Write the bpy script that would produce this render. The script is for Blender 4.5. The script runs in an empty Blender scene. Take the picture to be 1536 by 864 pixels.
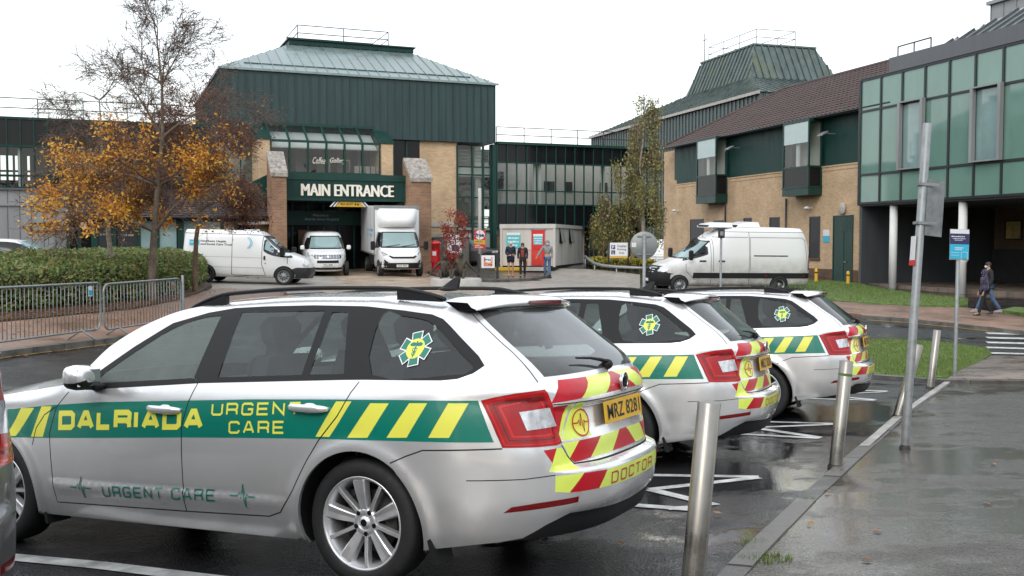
import bpy, bmesh, math, random
import numpy as np
from mathutils import Vector, Matrix, noise
from mathutils.geometry import delaunay_2d_cdt
C = np.array
R_ = math.radians
pi = math.pi
scene = bpy.context.scene
COL = scene.collection
# ---------------------------------------------------------------- camera geometry (photo frame 1536 x 864)
FPX = 1500.0; PITCH = math.atan(70 / FPX); CAMZ = 1.74
CP, SP = math.cos(PITCH), math.sin(PITCH)
def cam2w(X, Y, Z): return Vector((X, Y * CP + Z * SP, -Y * SP + Z * CP))
def raydir(px, py): return cam2w((px - 768) / FPX, 1.0, (432 - py) / FPX)
CAM = Vector((0, 0, CAMZ))
def at(px, py, d): return CAM + raydir(px, py) * d
# ---------------------------------------------------------------- object helpers
def tag(o, label=None, cat=None, group=None, kind=None):
    if label: o['label'] = label
    if cat: o['category'] = cat
    if group: o['group'] = group
    if kind: o['kind'] = kind
    return o
def empty(name, M=None, parent=None, **k):
    o = bpy.data.objects.new(name, None); COL.objects.link(o); o.empty_display_size = .2
    if parent: o.parent = parent
    if M is not None: o.matrix_basis = M if isinstance(M, Matrix) else Matrix.Translation(M)
    return tag(o, **k)
def TR(x, y, z, rz=0): return Matrix.Translation((x, y, z)) @ Matrix.Rotation(rz, 4, 'Z')
def copy_tree(o, parent=None):
    c = o.copy(); COL.objects.link(c)
    if parent: c.parent = parent
    for ch in list(o.children): copy_tree(ch, c)
    return c
def tree(o):
    r = [o]
    for c in o.children: r += tree(c)
    return r
class MB:
    def __init__(s): s.v = []; s.f = []; s.m = []; s.s = []; s.M = Matrix.Identity(4); s.mi = 0; s.sm = False
    def add(s, V, F, mi=None, sm=None):
        b = len(s.v); s.v += [tuple(s.M @ Vector(p)) for p in V]
        for f in F:
            s.f.append([b + i for i in f]); s.m.append(s.mi if mi is None else mi); s.s.append(s.sm if sm is None else sm)
    def box(s, x0, x1, y0, y1, z0, z1, mi=None, bev=0):
        if bev:
            b = bev; V = []; 
            for sx, X in ((1, x0), (-1, x1)):
                for sy, Y in ((1, y0), (-1, y1)):
                    for sz, Z in ((1, z0), (-1, z1)):
                        V += [(X, Y + sy * b, Z + sz * b), (X + sx * b, Y, Z + sz * b), (X + sx * b, Y + sy * b, Z)]
            bm = bmesh.new()
            vs = [bm.verts.new(v) for v in V]; bmesh.ops.convex_hull(bm, input=vs)
            bm.verts.index_update(); s.add([v.co for v in bm.verts], [[v.index for v in f.verts] for f in bm.faces], mi); bm.free(); return
        V = [(x0, y0, z0), (x1, y0, z0), (x1, y1, z0), (x0, y1, z0), (x0, y0, z1), (x1, y0, z1), (x1, y1, z1), (x0, y1, z1)]
        s.add(V, [(0, 3, 2, 1), (4, 5, 6, 7), (0, 1, 5, 4), (1, 2, 6, 5), (2, 3, 7, 6), (3, 0, 4, 7)], mi, False)
    def hull(s, P, mi=None, sm=None):
        bm = bmesh.new(); vs = [bm.verts.new(v) for v in P]; r = bmesh.ops.convex_hull(bm, input=vs)
        bmesh.ops.delete(bm, geom=[g for g in r['geom_interior'] if isinstance(g, bmesh.types.BMVert)], context='VERTS')
        bm.verts.index_update(); s.add([v.co for v in bm.verts], [[v.index for v in f.verts] for f in bm.faces], mi, sm); bm.free()
    def tube(s, path, r, n=8, mi=None, sm=True, cap=True):
        P = [Vector(p) for p in path]; rr = r if isinstance(r, (list, tuple)) else [r] * len(P)
        V = []; up = None
        for i, p in enumerate(P):
            t = (P[min(i + 1, len(P) - 1)] - P[max(i - 1, 0)]).normalized()
            if up is None:
                up = Vector((0, 0, 1)) if abs(t.z) < .9 else Vector((1, 0, 0))
            a = t.cross(up).normalized(); b = a.cross(t).normalized(); up = b
            for k in range(n):
                th = 2 * pi * k / n; V.append(p + (a * math.cos(th) + b * math.sin(th)) * rr[i])
        F = [(i * n + k, i * n + (k + 1) % n, (i + 1) * n + (k + 1) % n, (i + 1) * n + k) for i in range(len(P) - 1) for k in range(n)]
        s.add(V, F, mi, sm)
        if cap:
            s.add(V[:n], [list(range(n))[::-1]], mi, False); s.add(V[-n:], [list(range(n))], mi, False)
    def cyl(s, p0, p1, r0, r1=None, n=16, mi=None, sm=True): s.tube([p0, p1], [r0, r0 if r1 is None else r1], n, mi, sm)
    def lathe(s, prof, n=24, axis='Z', mi=None, sm=True, closed=False):
        V = []
        for r, h in prof:
            for k in range(n):
                a = 2 * pi * k / n; c, d = r * math.cos(a), r * math.sin(a)
                V.append((c, d, h) if axis == 'Z' else (c, h, d) if axis == 'Y' else (h, c, d))
        m = len(prof); F = []
        for i in range(m if closed else m - 1):
            j = (i + 1) % m
            for k in range(n):
                F.append((i * n + k, i * n + (k + 1) % n, j * n + (k + 1) % n, j * n + k))
        s.add(V, F, mi, sm)
    def ell(s, c, r, n=12, m=8, mi=None, rot=None):
        V = []; c = Vector(c)
        for i in range(m + 1):
            t = pi * i / m
            for k in range(n):
                a = 2 * pi * k / n; p = Vector((r[0] * math.sin(t) * math.cos(a), r[1] * math.sin(t) * math.sin(a), r[2] * math.cos(t)))
                if rot: p = rot @ p
                V.append(c + p)
        s.add(V, [(i * n + k, (i + 1) * n + k, (i + 1) * n + (k + 1) % n, i * n + (k + 1) % n) for i in range(m) for k in range(n)], mi, True)
    def prism(s, poly, h0, h1, axis='Z', mi=None, sm=False):
        # poly 2D extruded; axis Z: (x,y)->z ; Y: (x,z)->y ; X: (y,z)->x
        def q(p, h): return (p[0], p[1], h) if axis == 'Z' else (p[0], h, p[1]) if axis == 'Y' else (h, p[0], p[1])
        n = len(poly); V = [q(p, h0) for p in poly] + [q(p, h1) for p in poly]
        s.add(V, [list(range(n))[::-1], list(range(n, 2 * n))] + [(i, (i + 1) % n, n + (i + 1) % n, n + i) for i in range(n)], mi, sm)
    def quad(s, a, b, c, d, mi=None): s.add([a, b, c, d], [(0, 1, 2, 3)], mi, False)
    def build(s, name, mats, parent=None, fix=True, **k):
        me = bpy.data.meshes.new(name); me.from_pydata(s.v, [], s.f)
        for m in (mats if isinstance(mats, (list, tuple)) else [mats]): me.materials.append(m)
        me.polygons.foreach_set('material_index', s.m); me.polygons.foreach_set('use_smooth', s.s)
        me.update()
        if fix:
            bm = bmesh.new(); bm.from_mesh(me)
            bmesh.ops.remove_doubles(bm, verts=bm.verts, dist=1e-5)
            bmesh.ops.recalc_face_normals(bm, faces=bm.faces); bm.to_mesh(me); bm.free()
        o = bpy.data.objects.new(name, me); COL.objects.link(o)
        if parent: o.parent = parent
        return tag(o, **k)
def smooth_obj(o, ang=35):
    me = o.data; me.polygons.foreach_set('use_smooth', [True] * len(me.polygons))
    try: me.set_sharp_from_angle(angle=R_(ang))
    except Exception: pass
    return o
# ---------------------------------------------------------------- text
def text_geo(body, bold=0.0, seg=2, shear=0, spacing=1.0):
    cu = bpy.data.curves.new('t', 'FONT'); cu.body = body; cu.size = 1; cu.offset = bold; cu.resolution_u = seg; cu.shear = shear
    cu.fill_mode = 'FRONT'; cu.space_character = spacing
    ob = bpy.data.objects.new('t', cu); COL.objects.link(ob)
    dg = bpy.context.evaluated_depsgraph_get(); me = bpy.data.meshes.new_from_object(ob.evaluated_get(dg))
    V = [(v.co.x, v.co.y) for v in me.vertices]; F = [list(p.vertices) for p in me.polygons]
    bpy.data.objects.remove(ob); bpy.data.curves.remove(cu); bpy.data.meshes.remove(me)
    if not V: return C([[0, 0]]), []
    A = C(V); A -= A.min(0); A /= A.max(0); return A, F
def put_text(mb, body, o, ex, ey, w, h, mi=0, bold=0.0, off=None, **k):
    """flat lettering: origin o (lower left), axes ex, ey (unit), size w x h"""
    A, F = text_geo(body, bold, **k); o = Vector(o); ex = Vector(ex); ey = Vector(ey)
    mb.add([o + ex * (a[0] * w) + ey * (a[1] * h) for a in A], F, mi, False)
def marks_row(mb, x0, x1, z, h, y, mi=0, seed=1):
    """a line of print too small to read: uneven little dashes"""
    r = random.Random(seed); x = x0
    while x < x1 - h * .3:
        w = min(h * r.uniform(.5, 2.2), x1 - x); mb.box(x, x + w, y, y + .001, z, z + h * r.uniform(.7, 1), mi); x += w + h * r.uniform(.15, .6)
# ---------------------------------------------------------------- materials
def new_mat(name):
    m = bpy.data.materials.new(name); m.use_nodes = True; nt = m.node_tree
    return m, nt, nt.nodes['Principled BSDF']
def nd(nt, t, **k):
    n = nt.nodes.new(t)
    for a, b in k.items():
        if a in n.inputs: n.inputs[a].default_value = b
        else: setattr(n, a, b)
    return n
def mat(name, col, rough=.5, metal=0, coat=0, var=0, vscale=3, bump=0, bscale=40, rvar=0, spec=None, emit=0, coord='Object', detail=5):
    m, nt, b = new_mat(name); L = nt.links.new
    b.inputs['Base Color'].default_value = (*col, 1); b.inputs['Roughness'].default_value = rough
    b.inputs['Metallic'].default_value = metal; b.inputs['Coat Weight'].default_value = coat; b.inputs['Coat Roughness'].default_value = .06
    if spec is not None: b.inputs['Specular IOR Level'].default_value = spec
    if emit: b.inputs['Emission Color'].default_value = (*col, 1); b.inputs['Emission Strength'].default_value = emit
    if var or rvar or bump:
        tc = nd(nt, 'ShaderNodeTexCoord')
    if var or rvar:
        n = nd(nt, 'ShaderNodeTexNoise', Scale=vscale, Detail=detail, Roughness=.6); L(tc.outputs[coord], n.inputs['Vector'])
    if var:
        mx = nd(nt, 'ShaderNodeMix', data_type='RGBA'); r = nd(nt, 'ShaderNodeMapRange')
        r.inputs[1].default_value = .3; r.inputs[2].default_value = .7; L(n.outputs['Fac'], r.inputs[0]); L(r.outputs[0], mx.inputs[0])
        mx.inputs[6].default_value = (*[c * (1 - var) for c in col], 1); mx.inputs[7].default_value = (*[min(1, c * (1 + var)) for c in col], 1)
        L(mx.outputs[2], b.inputs['Base Color'])
    if rvar:
        r = nd(nt, 'ShaderNodeMapRange'); r.inputs[1].default_value = .35; r.inputs[2].default_value = .65
        r.inputs[3].default_value = max(.02, rough - rvar); r.inputs[4].default_value = rough + rvar; L(n.outputs['Fac'], r.inputs[0]); L(r.outputs[0], b.inputs['Roughness'])
    if bump:
        n2 = nd(nt, 'ShaderNodeTexNoise', Scale=bscale, Detail=4.0); L(tc.outputs[coord], n2.inputs['Vector'])
        bp = nd(nt, 'ShaderNodeBump', Strength=bump, Distance=.01); L(n2.outputs['Fac'], bp.inputs['Height']); L(bp.outputs[0], b.inputs['Normal'])
    return m
def glass_mat(name, tint, ior=1.5, rough=.03, refl=1.0, dirt=0.0, dcol=(.3, .33, .32)):
    m = bpy.data.materials.new(name); m.use_nodes = True; nt = m.node_tree; L = nt.links.new
    nt.nodes.remove(nt.nodes['Principled BSDF']); out = nt.nodes['Material Output']
    t = nd(nt, 'ShaderNodeBsdfTransparent', Color=(*tint, 1)); g = nd(nt, 'ShaderNodeBsdfGlossy', Roughness=rough); g.inputs['Color'].default_value = (refl, refl, refl, 1)
    f = nd(nt, 'ShaderNodeFresnel', IOR=ior); ge = nd(nt, 'ShaderNodeNewGeometry'); im = nd(nt, 'ShaderNodeMapRange'); im.inputs[3].default_value = ior; im.inputs[4].default_value = 1 / ior; L(ge.outputs['Backfacing'], im.inputs[0]); L(im.outputs[0], f.inputs['IOR']); mx = nd(nt, 'ShaderNodeMixShader'); L(f.outputs[0], mx.inputs[0])
    base = t
    if dirt:  # diffuse film; also carries the brightness put into the front door panes
        d = nd(nt, 'ShaderNodeBsdfDiffuse', Color=(*dcol, 1)); m2 = nd(nt, 'ShaderNodeMixShader')
        tc = nd(nt, 'ShaderNodeTexCoord'); n = nd(nt, 'ShaderNodeTexNoise', Scale=2.5, Detail=6.0, Roughness=.7); L(tc.outputs['Object'], n.inputs['Vector'])
        r = nd(nt, 'ShaderNodeMapRange'); r.inputs[1].default_value = .3; r.inputs[2].default_value = .7; r.inputs[3].default_value = dirt * .6; r.inputs[4].default_value = dirt * 1.4
        L(n.outputs['Fac'], r.inputs[0]); L(r.outputs[0], m2.inputs[0]); L(t.outputs[0], m2.inputs[1]); L(d.outputs[0], m2.inputs[2]); base = m2
    L(base.outputs[0], mx.inputs[1]); L(g.outputs[0], mx.inputs[2]); L(mx.outputs[0], out.inputs['Surface'])
    return m
M = {}
M['black_plastic'] = mat('black_plastic', (.014, .014, .015), .5, bump=.1, bscale=400, spec=.25)
M['gloss_black'] = mat('gloss_black', (.008, .008, .01), .12)
M['rubber'] = mat('rubber', (.014, .014, .015), .7, var=.3, vscale=30, rvar=.12)
M['seam'] = mat('seam', (.006, .006, .006), .8)
M['alloy'] = mat('alloy', (.76, .76, .77), .33, .75, .3, var=.12, vscale=9)
M['dark_metal'] = mat('dark_metal', (.05, .048, .045), .6, .6, var=.3, vscale=20)
M['chrome'] = mat('chrome', (.75, .76, .78), .12, 1)
M['steel'] = mat('steel', (.28, .265, .24), .32, .9, var=.22, vscale=5, rvar=.1)
M['galv'] = mat('galvanised', (.27, .285, .29), .5, .5, var=.25, vscale=14, rvar=.1)
M['red_lens'] = mat('red_lens', (.38, .001, .003), .2, 0, .12, var=.25, vscale=8)
M['dark_red_lens'] = mat('dark_red_lens', (.15, .002, .004), .15, 0, .3)
M['bright_red_lens'] = mat('bright_red_lens', (.60, .006, .01), .15, 0, .3)
M['clear_lens'] = mat('clear_lens', (.62, .63, .66), .12, .35, 1, var=.3, vscale=40)
M['white'] = mat('white_vinyl', (.82, .82, .80), .4)
M['hi_green'] = mat('livery_green', (.0, .175, .125), .3, 0, .5, var=.06)
M['hi_yellow'] = mat('livery_yellow', (.80, .78, .10), .3, 0, .4, var=.05)
M['fluo'] = mat('fluorescent_yellow', (.76, .90, .14), .35, 0, .4, var=.06, vscale=6)
M['hi_red'] = mat('reflective_red', (.50, .006, .018), .35, 0, .2, var=.1, vscale=6)
M['plate_y'] = mat('plate_amber', (.82, .47, .02), .35, 0, .4, var=.08)
M['plate_w'] = mat('plate_white', (.75, .76, .72), .35, 0, .4)
M['ink'] = mat('black_ink', (.01, .01, .012), .5)
M['interior'] = mat('interior_fabric', (.07, .072, .075), .85, var=.3, vscale=10)
M['interior_l'] = mat('interior_lining', (.22, .22, .21), .8)
M['car_glass'] = glass_mat('car_glass', (.50, .58, .55), 1.55, .015, 1.0, .06, (.24, .29, .27))
M['privacy_glass'] = glass_mat('privacy_glass', (.36, .42, .40), 1.55, .015, 1.0, .05, (.25, .28, .27))
M['lightened_glass'] = glass_mat('misted_glass', (.58, .66, .62), 1.5, .02, .95, .22, (.32, .40, .35))  # pale green diffuse stands in for light seen through the door glass
M['screen_glass'] = glass_mat('windscreen_glass', (.45, .52, .5), 1.55, .02, .95, .08, (.3, .33, .32))
M['rear_glass'] = glass_mat('wet_rear_glass', (.42, .47, .46), 1.55, .06, 1.0, .13, (.40, .42, .42))
def paint(name, col, metal=.5, rough=.3, coat=1.0):
    m, nt, b = new_mat(name); L = nt.links.new
    b.inputs['Metallic'].default_value = metal; b.inputs['Coat Weight'].default_value = coat; b.inputs['Coat Roughness'].default_value = .04
    b.inputs['Roughness'].default_value = rough
    tc = nd(nt, 'ShaderNodeTexCoord'); sx = nd(nt, 'ShaderNodeSeparateXYZ'); L(tc.outputs['Object'], sx.inputs[0])
    n = nd(nt, 'ShaderNodeTexNoise', Scale=3.0, Detail=6.0, Roughness=.65); L(tc.outputs['Object'], n.inputs['Vector'])
    r = nd(nt, 'ShaderNodeMapRange'); r.inputs[1].default_value = .75; r.inputs[2].default_value = .15; r.inputs[3].default_value = 0; r.inputs[4].default_value = .7
    L(sx.outputs['Z'], r.inputs[0]); mu = nd(nt, 'ShaderNodeMath', operation='MULTIPLY'); L(r.outputs[0], mu.inputs[0]); L(n.outputs['Fac'], mu.inputs[1])
    mx = nd(nt, 'ShaderNodeMix', data_type='RGBA'); mx.inputs[6].default_value = (*col, 1); mx.inputs[7].default_value = (.22, .2, .175, 1)
    L(mu.outputs[0], mx.inputs[0]); L(mx.outputs[2], b.inputs['Base Color'])
    # rain beads
    v = nd(nt, 'ShaderNodeTexVoronoi', Scale=70.0); L(tc.outputs['Object'], v.inputs['Vector'])
    r2 = nd(nt, 'ShaderNodeMapRange'); r2.inputs[1].default_value = 0; r2.inputs[2].default_value = .25; r2.inputs[3].default_value = 1; r2.inputs[4].default_value = 0; L(v.outputs['Distance'], r2.inputs[0])
    bp = nd(nt, 'ShaderNodeBump', Strength=.12, Distance=.002); L(r2.outputs[0], bp.inputs['Height']); L(bp.outputs[0], b.inputs['Coat Normal'])
    return m
M['silver'] = paint('silver_paint', (.82, .82, .825), .62, .25)
M['van_white'] = paint('van_white_paint', (.78, .79, .79), 0, .35, .5)
M['grey_paint'] = paint('dark_grey_paint', (.05, .052, .058), .2, .4, .5)
M['blue_paint'] = paint('blue_paint', (.03, .16, .30), .2, .3)
# ================================================================ ESTATE CAR
def pchip(xs, ys):
    xs = C(xs, float); ys = C(ys, float); h = np.diff(xs); d = np.diff(ys) / h
    m = np.zeros_like(xs); m[0] = d[0]; m[-1] = d[-1]
    for i in range(1, len(xs) - 1):
        m[i] = 0 if d[i - 1] * d[i] <= 0 else (h[i - 1] + h[i]) * 3 / ((2 * h[i] + h[i - 1]) / d[i - 1] + (h[i] + 2 * h[i - 1]) / d[i])
    def f(x):
        x = np.clip(np.asarray(x, float), xs[0], xs[-1]); k = np.clip(np.searchsorted(xs, x) - 1, 0, len(xs) - 2)
        t = (x - xs[k]) / h[k]
        return (2*t**3 - 3*t**2 + 1) * ys[k] + (t**3 - 2*t**2 + t) * h[k] * m[k] + (-2*t**3 + 3*t**2) * ys[k + 1] + (t**3 - t**2) * h[k] * m[k + 1]
    return f
Wz = pchip([.15, .22, .32, .39, .47, .6, .78, .9, .98, 1.05, 1.2, 1.34, 1.39, 1.42, 1.436, 1.443], [.82, .855, .885, .896, .903, .906, .898, .882, .86, .825, .735, .645, .605, .575, .545, .515])
XR = pchip([.2, .3, .37, .39, .45, .555, .585, .60, .70, .78, .86, .89, .93, .985, 1.01, 1.03, 1.2, 1.36, 1.42], [-1.00, -1.06, -1.085, -1.105, -1.12, -1.13, -1.12, -1.065, -1.055, -1.035, -1.03, -1.06, -1.055, -1.02, -.985, -.97, -.78, -.60, -.53])
NR = pchip([.2, .9, 1.0, 1.1, 1.42], [3.0, 3.1, 3.5, 4.2, 4.2])
XF = pchip([.15, .3, .45, .6, .72, .8, 1.45], [3.46, 3.56, 3.585, 3.57, 3.53, 3.50, 3.50])
ZT = pchip([-1.9, -.9, -.6, -.3, .1, .6, 1.1, 1.37, 1.6, 1.84, 2.05, 2.3, 2.6, 3.0, 3.5, 4.1], [1.365, 1.37, 1.385, 1.405, 1.43, 1.443, 1.43, 1.40, 1.33, 1.20, .985, .95, .915, .865, .785, .715])
XC = 0.1; RL = 2.0; XCF = 2.2; FL = 1.9
ZG = np.linspace(.1, 1.5, 281); FG = np.linspace(0, 1, 121)
def _tab(xc, xe, n, sgn):
    TX = np.zeros((len(ZG), len(FG))); TY = np.zeros_like(TX); th = np.linspace(0, pi / 2, 400)
    for i, z in enumerate(ZG):
        nn = float(n(z)); Lx = abs(float(xe(z)) - xc)
        x = Lx * np.sin(th)**(2 / nn); y = float(Wz(z)) * np.cos(th)**(2 / nn); y[-1] = 0
        s = np.concatenate([[0], np.cumsum(np.hypot(np.diff(x), np.diff(y)))]); s /= s[-1]
        TX[i] = xc + sgn * np.interp(FG, s, x); TY[i] = np.interp(FG, s, y)
    return TX, TY
RTX, RTY = _tab(XC, XR, NR, -1); XR2 = pchip([.2, .3, .45, .6, .8, .95, 1.01, 1.03, 1.2, 1.36, 1.42], [-1.00, -1.06, -1.10, -1.10, -1.06, -1.03, -.985, -.97, -.78, -.60, -.53]); QTX, QTY = _tab(XC, XR2, NR, -1); FTX, FTY = _tab(XCF, XF, lambda z: 2.7, 1)
def _bil(T, z, f):
    a = np.clip((z - ZG[0]) / (ZG[1] - ZG[0]), 0, len(ZG) - 1.001); b = np.clip(f * (len(FG) - 1), 0, len(FG) - 1.001)
    i = a.astype(int); j = b.astype(int); u = a - i; v = b - j
    return T[i, j]*(1-u)*(1-v) + T[i+1, j]*u*(1-v) + T[i, j+1]*(1-u)*v + T[i+1, j+1]*u*v
def P(s, z):
    s = np.atleast_1d(C(s, float)); z = np.atleast_1d(C(z, float)) + 0 * s
    x = s.copy(); y = Wz(z)
    r = s < XC; f = s > XCF
    if r.any():
        fr = (XC - s[r]) / RL; zr = z[r]; kk = np.clip((-1.08 - s[r]) / .24, 0, 1); kk = kk * kk * (3 - 2 * kk)
        x[r] = _bil(RTX, zr, fr) * kk + _bil(QTX, zr, fr) * (1 - kk); y[r] = _bil(RTY, zr, fr) * kk + _bil(QTY, zr, fr) * (1 - kk)
    if f.any(): x[f] = _bil(FTX, z[f], (s[f] - XCF) / FL); y[f] = _bil(FTY, z[f], (s[f] - XCF) / FL)
    # upper zone rounds over at the roof edge
    zt = ZT(s); k = np.clip((1.5 - s) / .4, 0, 1); k = k * k * (3 - 2 * k)
    zp = np.where(z > 1.0, 1.0 + (z - 1.0) * .443 / (zt - 1.0 + 1e-6), z); zz = z * (1 - k) + zp * k
    kf = np.clip((s - 2.1) / .3, 0, 1); zz = zz + kf * np.clip((z - zt + .10) / .10, 0, 1)**2 * .10
    y = y * Wz(np.minimum(zz, 1.443)) / Wz(z)
    y = y + .010 * np.clip((z - .33) / .05, 0, 1) * np.clip((.428 - z) / .014, 0, 1) * np.clip((s - .42) / .1, 0, 1) * np.clip((2.22 - s) / .1, 0, 1)
    for xw in (0, 2.686):
        rr = np.hypot(x - xw, z - .317)
        y = y + .012 * np.exp(-((rr - .375) / .045)**2) * (z > .2) * np.clip(y * 3, 0, 1)
    return np.stack([x, y, z], -1)
def Sx(x, z):  # side point -> s
    if x >= XC and x <= XCF: return x
    i = int(np.clip(round((z - ZG[0]) / (ZG[1] - ZG[0])), 0, len(ZG) - 1))
    if x < XC: return XC - RL * float(np.interp(-x, -RTX[i], FG))
    return XCF + FL * float(np.interp(x, FTX[i], FG))
def Sy(y, z):  # rear point -> s
    i = int(np.clip(round((z - ZG[0]) / (ZG[1] - ZG[0])), 0, len(ZG) - 1))
    return XC - RL * float(np.interp(-y, -RTY[i], FG))
def SD(L): return [(Sx(x, z), z) for x, z in L]
def RD(L): return [(Sy(y, z), z) for y, z in L]
def resamp(poly, step=.04, closed=True):
    out = []; n = len(poly)
    for i in range(n if closed else n - 1):
        a, b = C(poly[i]), C(poly[(i + 1) % n]); k = max(1, int(np.linalg.norm(b - a) / step))
        out += [tuple(a + (b - a) * t / k) for t in range(k)]
    if not closed: out.append(tuple(poly[-1]))
    return out
def spline(pts, n=6, closed=True):
    P_ = [C(p, float) for p in pts]; out = []; m = len(P_)
    for i in range(m if closed else m - 1):
        p0, p1, p2, p3 = (P_[(i - 1) % m] if closed or i > 0 else P_[0]), P_[i], P_[(i + 1) % m], (P_[(i + 2) % m] if closed or i < m - 2 else P_[-1])
        for t in np.linspace(0, 1, n, endpoint=False):
            out.append(tuple(.5 * ((2*p1) + (-p0+p2)*t + (2*p0-5*p1+4*p2-p3)*t*t + (-p0+3*p1-3*p2+p3)*t**3)))
    if not closed: out.append(tuple(P_[-1]))
    return out
def ribbon(pl, w):
    pl = [C(p, float) for p in resamp(pl, .04, False)]; A = []; B = []
    for i, p in enumerate(pl):
        t = pl[min(i + 1, len(pl) - 1)] - pl[max(i - 1, 0)]; t = t / (np.linalg.norm(t) + 1e-9); nn = C([-t[1], t[0]])
        A.append(tuple(p + nn * w / 2)); B.append(tuple(p - nn * w / 2))
    return A + B[::-1]
def inpoly(pts, poly):
    x, y = pts[:, 0], pts[:, 1]; c = np.zeros(len(pts), bool); n = len(poly); j = n - 1
    for i in range(n):
        xi, yi = poly[i]; xj, yj = poly[j]
        if yi != yj: c ^= ((yi > y) != (yj > y)) & (x < (xj - xi) * (y - yi) / (yj - yi) + xi)
        j = i
    return c
def surf_mesh(name, tri, S, mats, mi, parent, mirror=False, both=False, surf=P, off=0.0, smooth=True, **k):
    """mesh from (s,z) triangles mapped onto the body with analytic normals"""
    used = np.unique(tri); rem = -np.ones(len(S), int); rem[used] = np.arange(len(used)); T = rem[tri]; U = S[used]
    def ev(sg):
        s, z = U[:, 0], U[:, 1]; p = surf(s, z); e = 7e-3
        ds = surf(s + e, z) - surf(s - e, z); dz = surf(s, z + e) - surf(s, z - e)
        n = np.cross(dz, ds); n /= np.linalg.norm(n, axis=1)[:, None] + 1e-12
        if n[:, 1].sum() < 0: n = -n
        p = p + n * off
        if sg < 0: p = p * C([1, -1, 1]); n = n * C([1, -1, 1])
        return p, n
    VV = []; NN = []; FF = []; MM = []
    for sg in ((1, -1) if both else (-1,) if mirror else (1,)):
        p, n = ev(sg); b = sum(len(q) for q in VV)
        a = p[T[:, 0]]; g = np.cross(p[T[:, 1]] - a, p[T[:, 2]] - a); fl = (g * n[T[:, 0]]).sum(1) < 0
        t = T.copy(); t[fl] = t[fl][:, ::-1]
        VV.append(p); NN.append(n); FF.append(t + b); MM.append(mi)
    V = np.concatenate(VV); F = np.concatenate(FF); Nn = np.concatenate(NN); Mi = np.concatenate(MM)
    me = bpy.data.meshes.new(name); me.from_pydata(V.tolist(), [], F.tolist())
    for m in mats: me.materials.append(m)
    me.polygons.foreach_set('material_index', Mi.astype(int).tolist()); me.polygons.foreach_set('use_smooth', [True] * len(F)); me.update()
    me.normals_split_custom_set_from_vertices(Nn.tolist())
    o = bpy.data.objects.new(name, me); COL.objects.link(o); o.parent = parent
    return tag(o, **k)
def decal(name, mats, parent, items, off=.0015, mirror=False):
    """items: list of (verts2D (s,z), faces, mi) laid on the body surface"""
    S = []; T = []; Mi = []
    for V, F, mi in items:
        bm = bmesh.new(); vs = [bm.verts.new((v[0], v[1], 0)) for v in V]
        for f in F:
            try: bm.faces.new([vs[i] for i in f])
            except ValueError: pass
        bmesh.ops.triangulate(bm, faces=bm.faces)
        for _ in range(3):
            lg = [e for e in bm.edges if e.calc_length() > .03]
            if not lg: break
            bmesh.ops.subdivide_edges(bm, edges=lg, cuts=1); bmesh.ops.triangulate(bm, faces=[f for f in bm.faces if len(f.verts) > 3])
        bm.verts.index_update(); b = len(S)
        S += [(v.co.x, v.co.y) for v in bm.verts]
        for f in bm.faces: T.append([b + v.index for v in f.verts]); Mi.append(mi)
        bm.free()
    return surf_mesh(name, C(T), C(S), mats, C(Mi), parent, off=off, mirror=mirror)
def text_item(body, x0, x1, z0, z1, mi, bold=0, slope=0, zs=None, flip=False, rear=False, **k):
    """lettering box on the side: x0 = left end of the word as read, z0..z1; slope = dz per unit x"""
    A, F = text_geo(body, bold, **k); V = []
    for a in A:
        x = x0 + (x1 - x0) * a[0]; z = z0 + (z1 - z0) * a[1] + slope * (x - x0)
        V.append((Sx(x, z), z) if not rear else (rs(x, z), z))
    return V, F, mi
def rs(y, z):  # signed rear coordinate: y>0 left half, y<0 right half -> s mirrored past -1.9
    return Sy(y, z) if y >= 0 else -3.8 - Sy(-y, z)
def P2(s, z):  # P extended over the centre line
    s = np.atleast_1d(C(s, float)); z = np.atleast_1d(C(z, float)) + 0 * s; m = s < -1.9
    p = P(np.where(m, -3.8 - s, s), z); p[m, 1] *= -1; return p
def disc(cx, cz, rx, rz, n=28, ri=0):
    o = [(cx + rx * math.cos(2*pi*i/n), cz + rz * math.sin(2*pi*i/n)) for i in range(n)]
    if ri: return o + [(cx + (p[0]-cx)*ri, cz + (p[1]-cz)*ri) for p in o], [(i, (i+1) % n, n+(i+1) % n, n+i) for i in range(n)]
    return o, [list(range(n))]
def line_item(pts, w, f=lambda x, z: (x, z)):
    r = ribbon(pts, w); n = len(r) // 2; r2 = r[:n] + r[n:]
    return [f(*p) for p in r2], [(i, i + 1, 2*n - 2 - i, 2*n - 1 - i) for i in range(n - 1)]

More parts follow.
